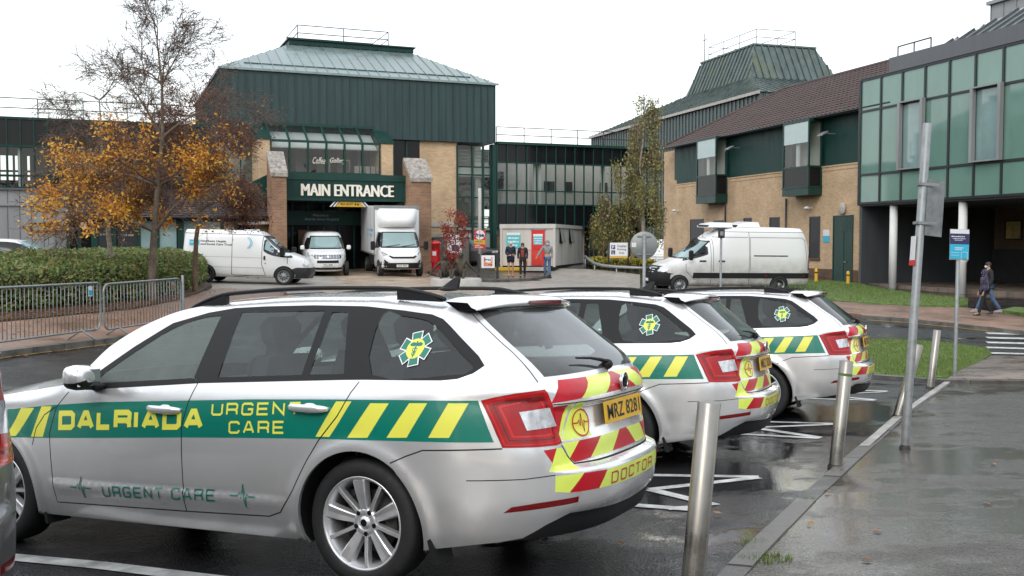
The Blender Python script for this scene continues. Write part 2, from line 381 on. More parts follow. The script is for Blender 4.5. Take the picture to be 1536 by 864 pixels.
GL = {'D': [[(0,0),(0,1),(.84,1),(1,.84),(1,.16),(.84,0),(0,0)]], 'A': [[(0,0),(.40,1),(.60,1),(1,0)], [(.16,.30),(.84,.30)]], 'L': [[(0,1),(0,0),(1,0)]],
'R': [[(0,0),(0,1),(.86,1),(1,.88),(1,.60),(.86,.46),(0,.46)], [(.76,.46),(.98,.34),(1,0)]], 'I': [[(.0,0),(.0,1)]], 'U': [[(0,1),(0,.15),(.14,0),(.86,0),(1,.15),(1,1)]],
'G': [[(1,.80),(1,.86),(.86,1),(.14,1),(0,.86),(0,.14),(.14,0),(.86,0),(1,.14),(1,.48),(.55,.48)]], 'E': [[(1,1),(0,1),(0,0),(1,0)], [(0,.5),(.92,.5)]], 'N': [[(0,0),(0,1),(1,0),(1,1)]],
'T': [[(0,1),(1,1)], [(.5,1),(.5,0)]], 'C': [[(1,.76),(1,.86),(.86,1),(.14,1),(0,.86),(0,.14),(.14,0),(.86,0),(1,.14),(1,.24)]], 'O': [[(.5,1),(.86,1),(1,.86),(1,.14),(.86,0),(.14,0),(0,.14),(0,.86),(.14,1),(.5,1)]]}
def stroke(pl, w):
    pl = [C(p, float) for p in pl]; n = len(pl); cl = np.allclose(pl[0], pl[-1]); A = []; B = []
    for i in range(n):
        a = pl[i] - pl[i-1] if i > 0 else (pl[0] - pl[-2] if cl else pl[1] - pl[0]); b = pl[i+1] - pl[i] if i < n-1 else (pl[1] - pl[0] if cl else a)
        a = a / np.linalg.norm(a); b = b / np.linalg.norm(b); m = a + b; m = m / (np.linalg.norm(m) + 1e-9); k = min(2.2, 1 / max(.2, float(m @ b))); nn = C([-m[1], m[0]]) * w / 2 * k
        A.append(pl[i] + nn); B.append(pl[i] - nn)
    return A + B, [(i, i+1, n+i+1, n+i) for i in range(n-1)]
def stroke_text(body, x0, x1, h, w, gap=.22):
    """squared sign-writer's letters in a (x1-x0) x h box; returns 2D verts and faces"""
    adv = [.28 if c == 'I' else .5 if c == ' ' else .86 if c == 'L' else 1.0 for c in body]; tot = sum(adv) + gap * (len(body) - 1); W = abs(x1 - x0) / tot; V = []; F = []; x = 0
    for c, a in zip(body, adv):
        for pl in GL.get(c, []):
            ww = a * W - w
            v, f = stroke([(x + w/2 + p[0] * max(ww, 0), w/2 + p[1] * (h - w)) for p in pl], w); b = len(V); V += v; F += [[b + i for i in q] for q in f]
        x += (a + gap) * W
    return [(x0 + (p[0] if x1 > x0 else -p[0]), p[1]) for p in V], F
def stroke_item(body, x0, x1, z0, h, w, slope, gap=.22):
    V, F = stroke_text(body, x0, x1, h, w, gap)
    return [(Sx(x, z0 + z + slope * (x - x0)), z0 + z + slope * (x - x0)) for x, z in V], F, 0
def car_regions():
    arch = lambda xw: [(Sx(xw + .36 * math.cos(a), max(.1, .317 + .362 * math.sin(a))), max(.1, .317 + .362 * math.sin(a))) for a in np.linspace(-.75, pi + .75, 60)]
    R = {}
    R['arch_r'] = arch(0); R['arch_f'] = arch(2.686)
    dlo = [(2.0, .945), (1.745, .957), (1.042, .994), (.106, 1.019), (-.031, 1.021), (-.45, 1.020), (-.53, 1.026), (-.60, 1.050), (-.645, 1.086), (-.60, 1.13), (-.545, 1.17), (-.47, 1.225), (-.402, 1.276), (-.35, 1.31), (-.28, 1.334), (-.11, 1.358), (.153, 1.386), (.466, 1.398), (.792, 1.400), (1.02, 1.396), (1.208, 1.374), (1.431, 1.32), (1.652, 1.19), (1.83, 1.066)]
    R['dlo'] = SD(dlo)
    R['w_front'] = SD(spline([(1.86, .985), (1.772, .99), (1.119, 1.02), (1.100, 1.03), (1.092, 1.34), (1.10, 1.355), (1.246, 1.342), (1.413, 1.289), (1.63, 1.162), (1.80, 1.042)], 3))
    R['w_rear'] = SD([(.930, 1.026), (.951, 1.372), (.372, 1.367), (.372, 1.042)])
    R['w_quarter'] = SD([(.325, 1.044), (.320, 1.359), (.215, 1.355), (.11, 1.048)])
    R['w_load'] = SD(spline([(-.06, 1.045), (.0, 1.342), (-.119, 1.330), (-.270, 1.303), (-.375, 1.245), (-.50, 1.150), (-.590, 1.085), (-.575, 1.058), (-.50, 1.045)], 3)[:])
    R['door_front'] = SD([(2.03, .94), (2.13, .849), (2.181, .693), (2.169, .498), (2.157, .288), (1.133, .304), (1.136, .548), (1.14, .763), (1.10, .90), (1.058, .998), (1.04, 1.0), (1.745, .965)])
    R['door_rear'] = SD([(1.058, .990), (1.10, .90), (1.14, .763), (1.136, .548), (1.133, .304), (.56, .318), (.48, .345), (.384, .467), (.29, .62), (.217, .725), (.111, .842), (.04, .960), (.003, 1.014), (.10, 1.015), (.6, 1.008)])
    lamp = SD([(-.658, .926), (-.72, .940), (-.80, .954)]) + RD([(.62, .965), (.612, .95), (.60, .90), (.582, .85), (.575, .75), (.57, .708), (.60, .702)]) + SD([(-.85, .702), (-.735, .706), (-.69, .82)])
    R['lamp'] = lamp
    R['tailgate'] = RD([(.575, 1.35), (.60, 1.24), (.62, 1.14), (.632, 1.055), (.62, 1.0), (.625, .965), (.612, .93), (.602, .90), (.584, .85), (.577, .75), (.572, .69), (.545, .645), (.51, .605), (.34, .602), (0, .602)]) + [(-1.9, 1.36)]
    R['tail_glass'] = RD([(.56, 1.345), (.585, 1.24), (.60, 1.14), (.60, 1.05), (.59, 1.022), (.4, 1.026), (0, 1.030)]) + [(-1.9, 1.355)]
    R['rear_bumper'] = SD([(-.40, .19), (-.375, .30), (-.32, .48), (-.25, .58), (-.205, .63), (-.28, .663), (-.37, .694), (-.735, .704)]) + RD([(.60, .70), (.572, .69), (.545, .645), (.51, .605), (.34, .602), (0, .602)]) + [(-1.9, .15)]
    R['front_bumper'] = [(2.686 + .42, .15), (3.02, .45), (3.03, .56), (3.3, .63), (3.55, .64), (4.1, .64), (4.1, .15)]
    R['head_lamp'] = [(3.05, .70), (3.1, .80), (3.3, .795), (3.6, .745), (3.72, .70), (3.68, .655), (3.4, .655)]
    R['grille'] = [(3.76, .70), (4.1, .705), (4.1, .50), (3.85, .50), (3.76, .60)]
    return R
def livery():
    """ordered (polygon, material key) painted on the panels"""
    L = []
    st = SD([(2.75, .80), (2.6, .82), (2.177, .857), (1.775, .882), (1.154, .901), (.697, .916), (.104, .926), (-.252, .929), (-.645, .926), (-.70, .732), (-.262, .735), (.091, .732), (.682, .718), (1.138, .704), (1.76, .68), (2.163, .666), (2.6, .655), (2.75, .652)])
    L.append((st, 'hi_green'))
    for q in ([(.122, .916), (.029, .918), (.152, .742), (.238, .740)], [(-.084, .911), (-.191, .912), (-.073, .746), (.043, .742)], [(-.304, .914), (-.399, .915), (-.288, .752), (-.180, .749)], [(-.505, .915), (-.602, .914), (-.500, .755), (-.399, .754)],
              [(2.443, .834), (2.325, .837), (2.474, .668), (2.564, .664)], [(2.261, .848), (2.175, .850), (2.238, .670), (2.343, .668)], [(2.68, .812), (2.575, .82), (2.68, .72), (2.74, .70)]):
        L.append((SD(q), 'hi_yellow'))
    a, b, c, d = 1.004, .897, .885, .706; e, f = .70, .607
    T = .613; 
    L += [(RD([(.53, a), (.31, a), (.44, b + .012), (.603, b)]), 'hi_red'), (RD([(.31, a), (.03, a + .003), (.22, b + .018), (.44, b + .012)]), 'fluo'), (RD([(.03, a + .003), (0, a + .004), (0, b + .02), (.22, b + .018)]), 'hi_red')]
    L += [(RD([(.592, c - .005), (.52, c), (.575, .745)]), 'hi_red'), (RD([(.52, c), (.49, c + .003), (.57, .718), (.575, .745)]), 'fluo'), (RD([(.47, c + .004), (.42, c + .006), (.36, .722), (.565, .718)]), 'fluo')]
    L += [(RD([(.565, .705), (.46, .708), (.53, .632)]), 'fluo'), (RD([(.46, .708), (.28, .710), (.39, .617), (.505, .609), (.53, .632)]), 'hi_red'), (RD([(.28, .710), (.05, .713), (.17, .619), (.39, .617)]), 'fluo'), (RD([(.05, .713), (0, .713), (0, .618), (.17, .619)]), 'hi_red')]
    L += [(RD([(.66, .684), (.60, .688), (.63, .622)]), 'hi_red'), (RD([(.60, .688), (.572, .687), (.55, .65), (.515, .602), (.53, .584), (.66, .584), (.63, .622)]), 'fluo')]
    L += [(RD([(.64, .561), (.52, .564), (.585, .478), (.64, .488)]), 'fluo'), (RD([(.52, .564), (.36, .558), (.42, .476), (.585, .478)]), 'hi_red'), (RD([(.36, .558), (0, .556), (0, .470), (.42, .476)]), 'fluo')]
    L.append((SD([(-.44, .15), (-.50, .20), (-.72, .262)]) + RD([(.70, .275), (.64, .335), (.56, .378), (.40, .372), (.19, .358), (0, .352)]) + [(-1.9, .1)], 'black_plastic'))
    L.append((SD([(-.75, .402), (-.79, .43)]) + RD([(.70, .442), (.54, .455), (.54, .427), (.59, .422)]), 'dark_red_lens'))
    return L

def build_estate_body(root, livery_on=True):
    R = car_regions(); LV = livery()
    smax = 4.1
    zb = pchip([-1.9, -1.3, -.9, -.5, -.38, .38, 2.3, 3.06, 3.4, 4.1], [.27, .27, .26, .22, .205, .205, .205, .205, .2, .2])
    ss = np.arange(-1.9, smax + .001, .028); bound = [(s, float(zb(s))) for s in ss] + [(s, float(ZT(s))) for s in ss[::-1]]
    bound[len(ss) - 1] = (smax, float(zb(smax))); 
    seams = {'s1': SD([(1.058, .995), (1.10, .90), (1.14, .763), (1.136, .548), (1.133, .304)]),
             's2': SD([(2.045, .935), (2.13, .849), (2.181, .693), (2.169, .498), (2.157, .288), (1.133, .304), (.56, .318), (.48, .345), (.384, .467), (.29, .62), (.217, .725), (.111, .842), (.04, .960), (.003, 1.012)]),
             's3': SD([(-.205, .63), (-.28, .663), (-.37, .694), (-.735, .702)]),
             's4': RD([(.586, 1.33), (.61, 1.24), (.628, 1.14), (.640, 1.055), (.628, 1.0)]),
             's5': RD([(.572, .70), (.545, .645), (.51, .604), (.34, .600), (0, .600)]),
             's6': RD([(.603, .891), (.4, .892), (0, .893)]),
             's7': SD([(-.60, .556), (-.85, .557)]) + RD([(.64, .566)]), 's8': [(2.33, .62), (2.30, .72), (2.23, .80), (2.14, .845)]}
    cons = [bound] + [resamp(v) for v in R.values()] + [resamp(p) for p, _ in LV]
    rib = {k: ribbon(v, .007 if k not in ('s7', 's6') else .005) for k, v in seams.items()}
    cons += list(rib.values())
    V = []; E = []
    for c in cons:
        b = len(V); V += [Vector((float(p[0]), float(p[1]))) for p in c]; n = len(c); E += [(b + i, b + (i + 1) % n) for i in range(n)]
    for zl, a, b_ in ((.414, .40, 2.24), (.428, .40, 2.24), (.446, .4, 2.24), (.39, .4, 2.24), (.555, -1.9, -.4), (.585, -1.9, -.4), (.570, -1.9, -.4), (.600, -1.9, -1.2), (.872, -1.9, -1.2), (.89, -1.9, -1.2)):
        pl = resamp([(a, zl), (b_, zl)], .028, False); b0 = len(V); V += [Vector(p) for p in pl]; E += [(b0 + i, b0 + i + 1) for i in range(len(pl) - 1)]
    for i, s in enumerate(ss[1:-1]):
        for z in np.arange(.19 + (.006 if i % 2 else 0), 1.45, .022):
            if zb(s) + .008 < z < ZT(s) - .008: V.append(Vector((float(s), float(z))))
    r = delaunay_2d_cdt(V, E, [], 0, 1e-5)
    S = C([(p.x, p.y) for p in r[0]]); T = C([list(f) for f in r[2]])
    cen = S[T].mean(1); keep = inpoly(cen, bound)
    keep &= ~inpoly(cen, R['arch_r']) & ~inpoly(cen, R['arch_f']); T = T[keep]; cen = cen[keep]
    mats = [M['silver'], M['seam'], M['hi_green'], M['hi_yellow'], M['hi_red'], M['fluo'], M['black_plastic'], M['dark_red_lens'], M['gloss_black']]
    keys = {'hi_green': 2, 'hi_yellow': 3, 'hi_red': 4, 'fluo': 5, 'black_plastic': 6, 'dark_red_lens': 7}
    mi = np.zeros(len(T), int)
    for poly, kk in LV:
        if livery_on or kk in ('black_plastic', 'dark_red_lens'): mi[inpoly(cen, poly)] = keys[kk]
    for rb in rib.values(): mi[inpoly(cen, rb)] = 1
    part = np.zeros(len(T), int); names = ['body']
    def cls(name):
        q = inpoly(cen, R[name]); names.append(name); return q
    for nm in ('front_bumper', 'rear_bumper', 'door_front', 'door_rear', 'tailgate', 'head_lamp', 'grille', 'lamp', 'tail_glass', 'dlo', 'w_front', 'w_rear', 'w_quarter', 'w_load'):
        q = cls(nm); part[q] = len(names) - 1
    pid = {n: i for i, n in enumerate(names)}
    def sub(n): q = part == pid[n]; return T[q], mi[q]
    t, m = sub('body'); body = surf_mesh('body', t, S, mats, m, root, both=True)
    # bonnet, windscreen and roof run across the car
    se = np.concatenate([np.arange(-1.9, -.3, .05), np.arange(-.3, 4.1, .05), [4.1]]); jj = np.linspace(-1, 1, 31)
    bul = pchip([-1.9, -.3, .4, 1.1, 1.4, 2.05, 2.4, 3.2, 4.1], [0, 0, .0, .06, .12, .17, .12, .02, 0]); cr = pchip([-.4, .2, 1.0, 1.4, 2.0, 2.2, 2.6, 3.4], [.022, .028, .03, .03, .035, .055, .075, .06])
    E0 = P(se, ZT(se)); Vc = []
    for i, s in enumerate(se):
        ye = E0[i, 1]; c = float(cr(s)) * min(1, ye / .45); b = float(bul(s))
        for j in jj: Vc.append((E0[i, 0] + b * (1 - j * j), ye * j, float(ZT(s)) + c * (1 - abs(j)**2.6)))
    nj = len(jj); mb1, mb2, mb3 = MB(), MB(), MB()
    F1, F2, F3, m1 = [], [], [], []
    for i in range(len(se) - 1):
        sm = (se[i] + se[i + 1]) / 2
        for j in range(nj - 1):
            q = (i * nj + j, i * nj + j + 1, (i + 1) * nj + j + 1, (i + 1) * nj + j)
            if 1.40 < sm < 2.03 and 1 <= j < nj - 2: F2.append(q)
            elif sm > 2.16: F3.append(q)
            else: F1.append(q); m1.append(6 if 2.03 < sm < 2.16 else 0)
    for mb, F, nm, mm, mlist in ((mb1, F1, 'roof', mats, m1), (mb2, F2, 'windscreen', [M['screen_glass']], None), (mb3, F3, 'bonnet', mats, None)):
        mb.add(Vc, F, 0, True)
        if mlist: mb.m = mlist
        me = mb.build(nm, mm, root); bm = bmesh.new(); bm.from_mesh(me.data); bmesh.ops.delete(bm, geom=[v for v in bm.verts if not v.link_faces], context='VERTS'); bm.to_mesh(me.data); bm.free()
    t, m = sub('rear_bumper'); surf_mesh('rear_bumper', t, S, mats, m, root, both=True)
    t, m = sub('front_bumper'); surf_mesh('front_bumper', t, S, mats, m, root, both=True)
    t, m = sub('grille'); surf_mesh('grille', t, S, [M['gloss_black']], m * 0, root, both=True)
    t, m = sub('tailgate'); tg = surf_mesh('tailgate', t, S, mats, m, root, both=True)
    t, m = sub('tail_glass'); rg = surf_mesh('rear_window', t, S, [M['rear_glass'], M['gloss_black']], m * 0, tg, both=True)
    # lamp facets
    lt, lm = sub('lamp'); lc = S[lt].mean(1); lm = lm * 0
    lamps = M['red_lens'], M['clear_lens'], M['dark_red_lens'], M['bright_red_lens']
    ht, hm = sub('head_lamp')
    for sg in (0, 1):
        mir = bool(sg); ysg = -1 if mir else 1
        for nm, wins in (('door_front', (('w_front', 'window'),)), ('door_rear', (('w_rear', 'window'), ('w_quarter', 'window')))):
            t, m = sub(nm); d = surf_mesh('door', t, S, mats, m, root, mirror=mir)
            for w, wn in wins:
                t, m = sub(w); surf_mesh(wn, t, S, [M['lightened_glass' if w == 'w_front' else 'car_glass']], m * 0, d, mirror=mir, off=-.004)
            # handle
            hx, hz = (1.27, .855) if nm == 'door_front' else (.285, .882)
            hb = MB(); hb.sm = True; base = P([Sx(hx, hz)], [hz])[0]
            for k2, (lx, wz, oy) in enumerate([(0, 0, 0)]):
                pts = []; n = 15
                for i in range(n):
                    u = -1 + 2 * i / (n - 1); pts.append((hx + .125 * u, base[1] + .038 - .032 * abs(u)**3.5, hz + .004 * u))
                V0 = []
                for i, p in enumerate(pts):
                    u = abs(-1 + 2 * i / (n - 1)); ry = .012; rz = .021 * (1 - u**5 * .55)
                    for a in range(10):
                        V0.append((p[0], p[1] + ry * math.cos(a * pi / 5), p[2] + rz * math.sin(a * pi / 5)))
                hb.add(V0, [(i*10+a, i*10+(a+1) % 10, (i+1)*10+(a+1) % 10, (i+1)*10+a) for i in range(n-1) for a in range(10)] + [list(range(10)), list(range(10 * n - 10, 10 * n))])
            hb.ell((hx, base[1] - .004, hz - .012), (.062, .010, .036), 14, 8)
            if mir: hb.v = [(x, -y, z) for x, y, z in hb.v]
            hb.build('handle', [M['silver']], d)
        t, m = sub('dlo'); surf_mesh('window_frame', t, S, [M['black_plastic']], m * 0, root, mirror=mir)
        t, m = sub('w_load'); surf_mesh('side_window', t, S, [M['privacy_glass']], m * 0, root, mirror=mir, off=-.004)
        tl = surf_mesh('tail_light', lt, S, [lamps[0]], lm, root, mirror=mir, off=.004)
        it = []
        def rp(L): return [(Sy(y, z), z) if y < .66 else (Sx(-1 * (y - 10), z), z) for y, z in L]
        lw = [(Sx(-.80, .866), .866), (Sx(-.92, .880), .880), (Sy(.58, .79), .79), (Sx(-.825, .780), .780)]
        it.append((lw, [(0, 1, 2, 3)], 0))
        cx = sum(p[0] for p in lw) / 4; cz = sum(p[1] for p in lw) / 4
        surf_mesh_items = decal('reversing_lens', [lamps[1]], tl, it, off=.0062, mirror=mir)
        lo = car_in = [(cx + (p[0] - cx) * 1.0, cz + (p[1] - cz) * 1.0) for p in R['lamp']]
        lcx = sum(p[0] for p in lo) / len(lo); lcz = sum(p[1] for p in lo) / len(lo); its = []
        for a1, a2, mm in ((.93, .89, 1), (.78, .73, 0), (.66, .60, 1)):
            A_ = [(lcx + (p[0]-lcx)*a1, lcz + (p[1]-lcz)*a1) for p in lo]; B_ = [(lcx + (p[0]-lcx)*a2, lcz + (p[1]-lcz)*a2) for p in lo]; n = len(A_)
            its.append((A_ + B_, [(i, (i+1) % n, n+(i+1) % n, n+i) for i in range(n)], mm))
        its.append(([(Sx(-.76, .925), .925), (Sx(-.90, .935), .935), (Sx(-.905, .912), .912), (Sx(-.765, .902), .902)], [(0, 1, 2, 3)], 0))
        decal('lens_band', [lamps[2], lamps[3]], tl, its, off=.0052, mirror=mir)
        surf_mesh('headlight', ht, S, [M['clear_lens']], hm * 0, root, mirror=mir, off=.003)
        # mirror
        mb = MB(); V0 = []; n = 18; st = [(-.115, .35), (-.10, .72), (-.06, .95), (-.01, 1.0), (.04, .93), (.075, .6), (.09, .2)]
        cx0, cy0, cz0 = 1.81, 1.0, 1.03
        for dx, sc in st:
            for a in range(n):
                th = 2 * pi * a / n; cy = .105 * sc * math.copysign(abs(math.cos(th))**.65, math.cos(th)); cz2 = .072 * sc * math.copysign(abs(math.sin(th))**.75, math.sin(th))
                V0.append((cx0 + dx * .85 - .25 * cy, cy0 + cy, cz0 + cz2 + .02 * cy / .1 * .3))
        F0 = [(i*n+a, i*n+(a+1) % n, (i+1)*n+(a+1) % n, (i+1)*n+a) for i in range(len(st)-1) for a in range(n)] + [list(range(n)), list(range(n*(len(st)-1), n*len(st)))]
        mb.add(V0, F0, 0, True)
        for i, f in enumerate(mb.f):
            if len(f) == 4 and sum(mb.v[k][2] for k in f) / 4 < cz0 - .018: mb.m[i] = 1
        mb.box(1.75, 1.88, .83, .95, .955, .985, 1, bev=.01); mb.box(1.722, 1.727, .925, 1.08, .985, 1.075, 2)
        if mir: mb.v = [(x, -y, z) for x, y, z in mb.v]
        mb.build('side_mirror', [M['silver'], M['black_plastic'], M['chrome']], root)
        # roof rail
        mb = MB(); n = 10; V0 = []; xs = np.linspace(1.42, -.31, 40)
        for i, x in enumerate(xs):
            zr = float(ZT(x)) ; u = i / 39; lift = .044 * min(1, (u / .16))**.7 * min(1, ((1 - u) / .14))**.7; hh = .017 + .004
            c = (x, .545 - .02 * abs(2*u-1)**4, zr + .004 + lift); 
            for a in range(n): V0.append((c[0], c[1] + .017 * math.cos(2*pi*a/n), c[2] + .0125 * math.sin(2*pi*a/n)))
        mb.add(V0, [(i*n+a, i*n+(a+1) % n, (i+1)*n+(a+1) % n, (i+1)*n+a) for i in range(39) for a in range(n)] + [list(range(n)), list(range(n*39, n*40))], 0, True)
        for xa, xb in ((1.42, 1.12), (-.31, -.04)):
            za, zb_ = float(ZT(xa)), float(ZT(xb)); mb.hull([(xa, .53, za - .01), (xa, .555, za - .01), (xb, .53, zb_ - .01), (xb, .555, zb_ - .01), (xb, .53, zb_ + .046), (xb, .555, zb_ + .046), (xa * .8 + xb * .2, .53, za + .02), (xa * .8 + xb * .2, .555, za + .02)])
        if mir: mb.v = [(x, -y, z) for x, y, z in mb.v]
        mb.build('roof_rail', [M['black_plastic']], root)
        # wheel arch liners
        for xw in (0, 2.686):
            mb = MB(); A_ = np.linspace(-.35, pi + .35, 28); V0 = []
            for a in A_:
                x = xw + .362 * math.cos(a); z = .317 + .362 * math.sin(a); yo = float(P([Sx(x, max(z, .15))], [max(z, .15)])[0][1])
                V0 += [(x, yo - .001, z), (x, yo - .02, z), (xw + (x - xw) * 1.03, .58, .317 + (z - .317) * 1.03)]
            mb.add(V0, [(3*i, 3*i+1, 3*i+4, 3*i+3) for i in range(27)], 0, True); mb.add(V0, [(3*i+1, 3*i+2, 3*i+5, 3*i+4) for i in range(27)], 1, True)
            mb.prism([(xw + .36 * math.cos(a), .317 + .37 * math.sin(a)) for a in A_], .56, .58, 'Y', 1)
            # mud flap
            mb.hull([(xw - .345, .86, .40), (xw - .345, .70, .40), (xw - .40, .86, .15), (xw - .40, .70, .15), (xw - .36, .86, .40), (xw - .36, .70, .40), (xw - .425, .86, .15), (xw - .425, .70, .15)], 1)
            if mir: mb.v = [(x, -y, z) for x, y, z in mb.v]
            mb.build('wheel_arch', [M['silver'], M['black_plastic']], root)
    # spoiler
    mb = MB(); ys = np.linspace(-.575, .575, 25); V0 = []
    for y in ys:
        u = abs(y / .575); xe = -.635 + .115 * u**3; k = 1 - .25 * u**6
        V0 += [(-.33, y * .97, 1.432 - .035 * u**3), (-.47, y, 1.428 - .042 * u**3), (xe + .03, y, 1.408 - .045 * u**3), (xe, y, 1.392 - .042 * u**3), (xe + .006, y, 1.366 - .02 * u**3), (xe + .07, y, 1.358 - .014 * u**3), (-.40, y * .97, 1.37 - .02 * u**3)]
    n = 7; F0 = [(i*n+a, i*n+a+1, (i+1)*n+a+1, (i+1)*n+a) for i in range(24) for a in range(n-1)]
    mb.add(V0, F0, 0, True); mb.add(V0, [list(range(n)), list(range(24*n, 25*n))], 1, False)
    for i, f in enumerate(mb.f[:len(F0)]):
        if i % 6 in (4, 5): mb.m[i] = 1
    sp = mb.build('spoiler', [M['silver'], M['gloss_black']], root)
    mb = MB(); 
    ys = np.linspace(-.2, .2, 9); V0 = []
    for y in ys:
        u = abs(y / .575); xe = -.637 + .115 * u**3; V0 += [(xe, y, 1.390), (xe - .003, y, 1.378), (xe + .001, y, 1.367)]
    mb.add(V0, [(3*i+a, 3*i+a+1, 3*i+a+4, 3*i+a+3) for i in range(8) for a in range(2)], 0, True); mb.build('brake_light', [M['dark_red_lens']], sp)
    # aerial fin
    mb = MB(); mb.ell((0.02, 0, 1.482), (.075, .032, .014), 16, 6, rot=None)
    V0 = []
    for z, x0, x1, w in ((1.485, .085, -.045, .02), (1.51, .045, -.05, .012), (1.535, .005, -.055, .006), (1.552, -.03, -.058, .003)):
        for a in range(10): V0.append(((x0 + x1) / 2 + (x0 - x1) / 2 * math.cos(a * pi / 5), w * math.sin(a * pi / 5), z))
    mb.add(V0, [(i*10+a, i*10+(a+1) % 10, (i+1)*10+(a+1) % 10, (i+1)*10+a) for i in range(3) for a in range(10)] + [list(range(30, 40))], 0, True)
    mb.v = [(x - .05, y, z - .012) for x, y, z in mb.v]; mb.build('roof_aerial', [M['black_plastic']], root)
    # wiper
    mb = MB(); pv = P2([rs(.0, 1.045)], [1.045])[0]
    mb.ell((pv[0] - .02, 0, 1.045), (.03, .035, .028)); 
    pts = [tuple(P2([rs(y, z)], [z])[0] + C([-.03, 0, .012])) for y, z in ((0, 1.045), (.08, 1.062), (.17, 1.075), (.33, 1.085))]
    mb.tube([Vector(p) for p in pts], [.012, .010, .008, .005], 6)
    mb.build('wiper', [M['black_plastic']], tg)
    # number plate
    mb = MB(); zc, hw = .818, .26; xa, xb = -1.058, -1.068
    mb.hull([(x, y, z) for (z, x0) in ((.763, xb), (.874, xa)) for x in (x0, x0 + .008) for y in (-hw, hw)], 0)
    pb = mb.build('number_plate', [M['plate_y']], tg)
    mb = MB(); ez = Vector((xa - xb, 0, .111)).normalized()
    put_text(mb, 'MRZ 8281', (xb - .0015, hw - .028, .763) + ez * .017 if False else Vector((xb - .0016, hw - .028, .763)) + ez * .019, (0, -1, 0), ez, .465, .076, bold=.014)
    mb.build('plate_lettering', [M['ink']], pb)
    # garnish above the plate + badge
    mb = MB(); mb.ell((-1.062, 0, .957), (.010, .047, .047), 28, 8); mb.lathe([(.041, 0), (.047, 0), (.049, .004), (.047, .008), (.041, .008)], 32, 'X', 0)
    k0 = 28 * 9; mb.v = mb.v[:k0] + [(x - 1.075, y, z + .957) for x, y, z in mb.v[k0:]]
    mb.sm = True; bd = mb.build('badge', [M['chrome']], tg)
    mb = MB()
    for (y0, y1, h) in ((-.002, .006, .028), (.010, .018, .022), (-.014, -.006, .020)):
        mb.prism([(y0 - h * .2, .957 + h), (y1 - h * .2 + .004, .957 + h - .004), (y1 + .003, .957 - .02), (y0, .957 - .024)], -1.0775, -1.0735, 'X')
    mb.prism([(-.03, .935), (.03, .935), (.02, .927), (-.02, .927)], -1.0765, -1.072, 'X')
    mb.build('badge_emblem', [M['gloss_black']], bd)
    return S
def build_wheel(parent):
    w = empty('wheel', parent=parent)
    mb = MB(); mb.lathe([(.232, -.10), (.262, -.105), (.300, -.098), (.313, -.082), (.3175, -.04), (.3175, .04), (.313, .082), (.300, .098), (.275, .106), (.25, .104), (.233, .098), (.225, .085), (.222, -.08)], 64, 'Y', 0, True, closed=True)
    mb.build('tyre', [M['rubber']], w)
    mb = MB(); mb.lathe([(.218, -.10), (.212, -.05), (.200, .0), (.203, .06), (.214, .078), (.219, .088), (.222, .096), (.230, .100), (.2345, .094), (.2335, .085)], 64, 'Y', 0, True)
    for k in range(10):
        a = R_(85 + 36 * k); wide = k % 2 == 0
        Mx = Matrix.Rotation(-a, 4, 'Y') if False else Matrix(((math.cos(a), 0, -math.sin(a), 0), (0, 1, 0, 0), (math.sin(a), 0, math.cos(a), 0), (0, 0, 0, 1)))
        w0, w1 = (.019, .035) if wide else (.010, .010); st = [(.045, .062, w0), (.09, .070, w0 * 1.0 + (w1 - w0) * .25), (.15, .082, w0 + (w1 - w0) * .65), (.208, .088, w1), (.220, .086, w1 * 1.05)]
        V0 = []
        for r, y, ww in st: V0 += [(r, y - .034, -ww * 1.25), (r, y - .004, -ww), (r, y, -ww * .8), (r, y + (-.003 if wide else 0), 0), (r, y, ww * .8), (r, y - .004, ww), (r, y - .034, ww * 1.25)]
        mb.M = Mx; mb.add(V0, [(i*7+j, i*7+j+1, (i+1)*7+j+1, (i+1)*7+j) for i in range(4) for j in range(6)], 0, False)
    mb.M = Matrix.Identity(4)
    mb.lathe([(.058, .02), (.075, .045), (.074, .058), (.060, .066), (.036, .068), (.034, .064)], 40, 'Y', 0, True)
    mb.lathe([(.034, .064), (.030, .073), (.0, .076)], 24, 'Y', 0, True)
    for k in range(5):
        a = R_(85 + 36 + 72 * k); cx, cz = .056 * math.cos(a), .056 * math.sin(a)
        V0 = [(cx + .0125 * math.cos(t * pi / 6), .0675, cz + .0125 * math.sin(t * pi / 6)) for t in range(12)]; mb.add(V0, [list(range(12))], 1, False)
        mb.cyl((cx, .066, cz), (cx, .0705, cz), .008, n=6, mi=1)
    mb.prism([(.0 + .018 * math.cos(t * pi / 8), .018 * math.sin(t * pi / 8)) for t in range(16)], .0755, .0768, 'Y', 1)
    rim = mb.build('rim', [M['alloy'], M['gloss_black']], w)
    mb = MB(); mb.lathe([(0, -.02), (.15, -.02), (.155, -.01), (.155, .008), (.07, .012), (.065, .03), (0, .03)], 40, 'Y', 0, True); mb.box(-.17, -.10, -.04, .045, -.06, .07, 0, bev=.01)
    mb.lathe([(0, -.06), (.215, -.06), (.215, -.055)], 32, 'Y', 1, True)
    mb.build('brake_disc', [M['dark_metal'], M['seam']], w)
    return w
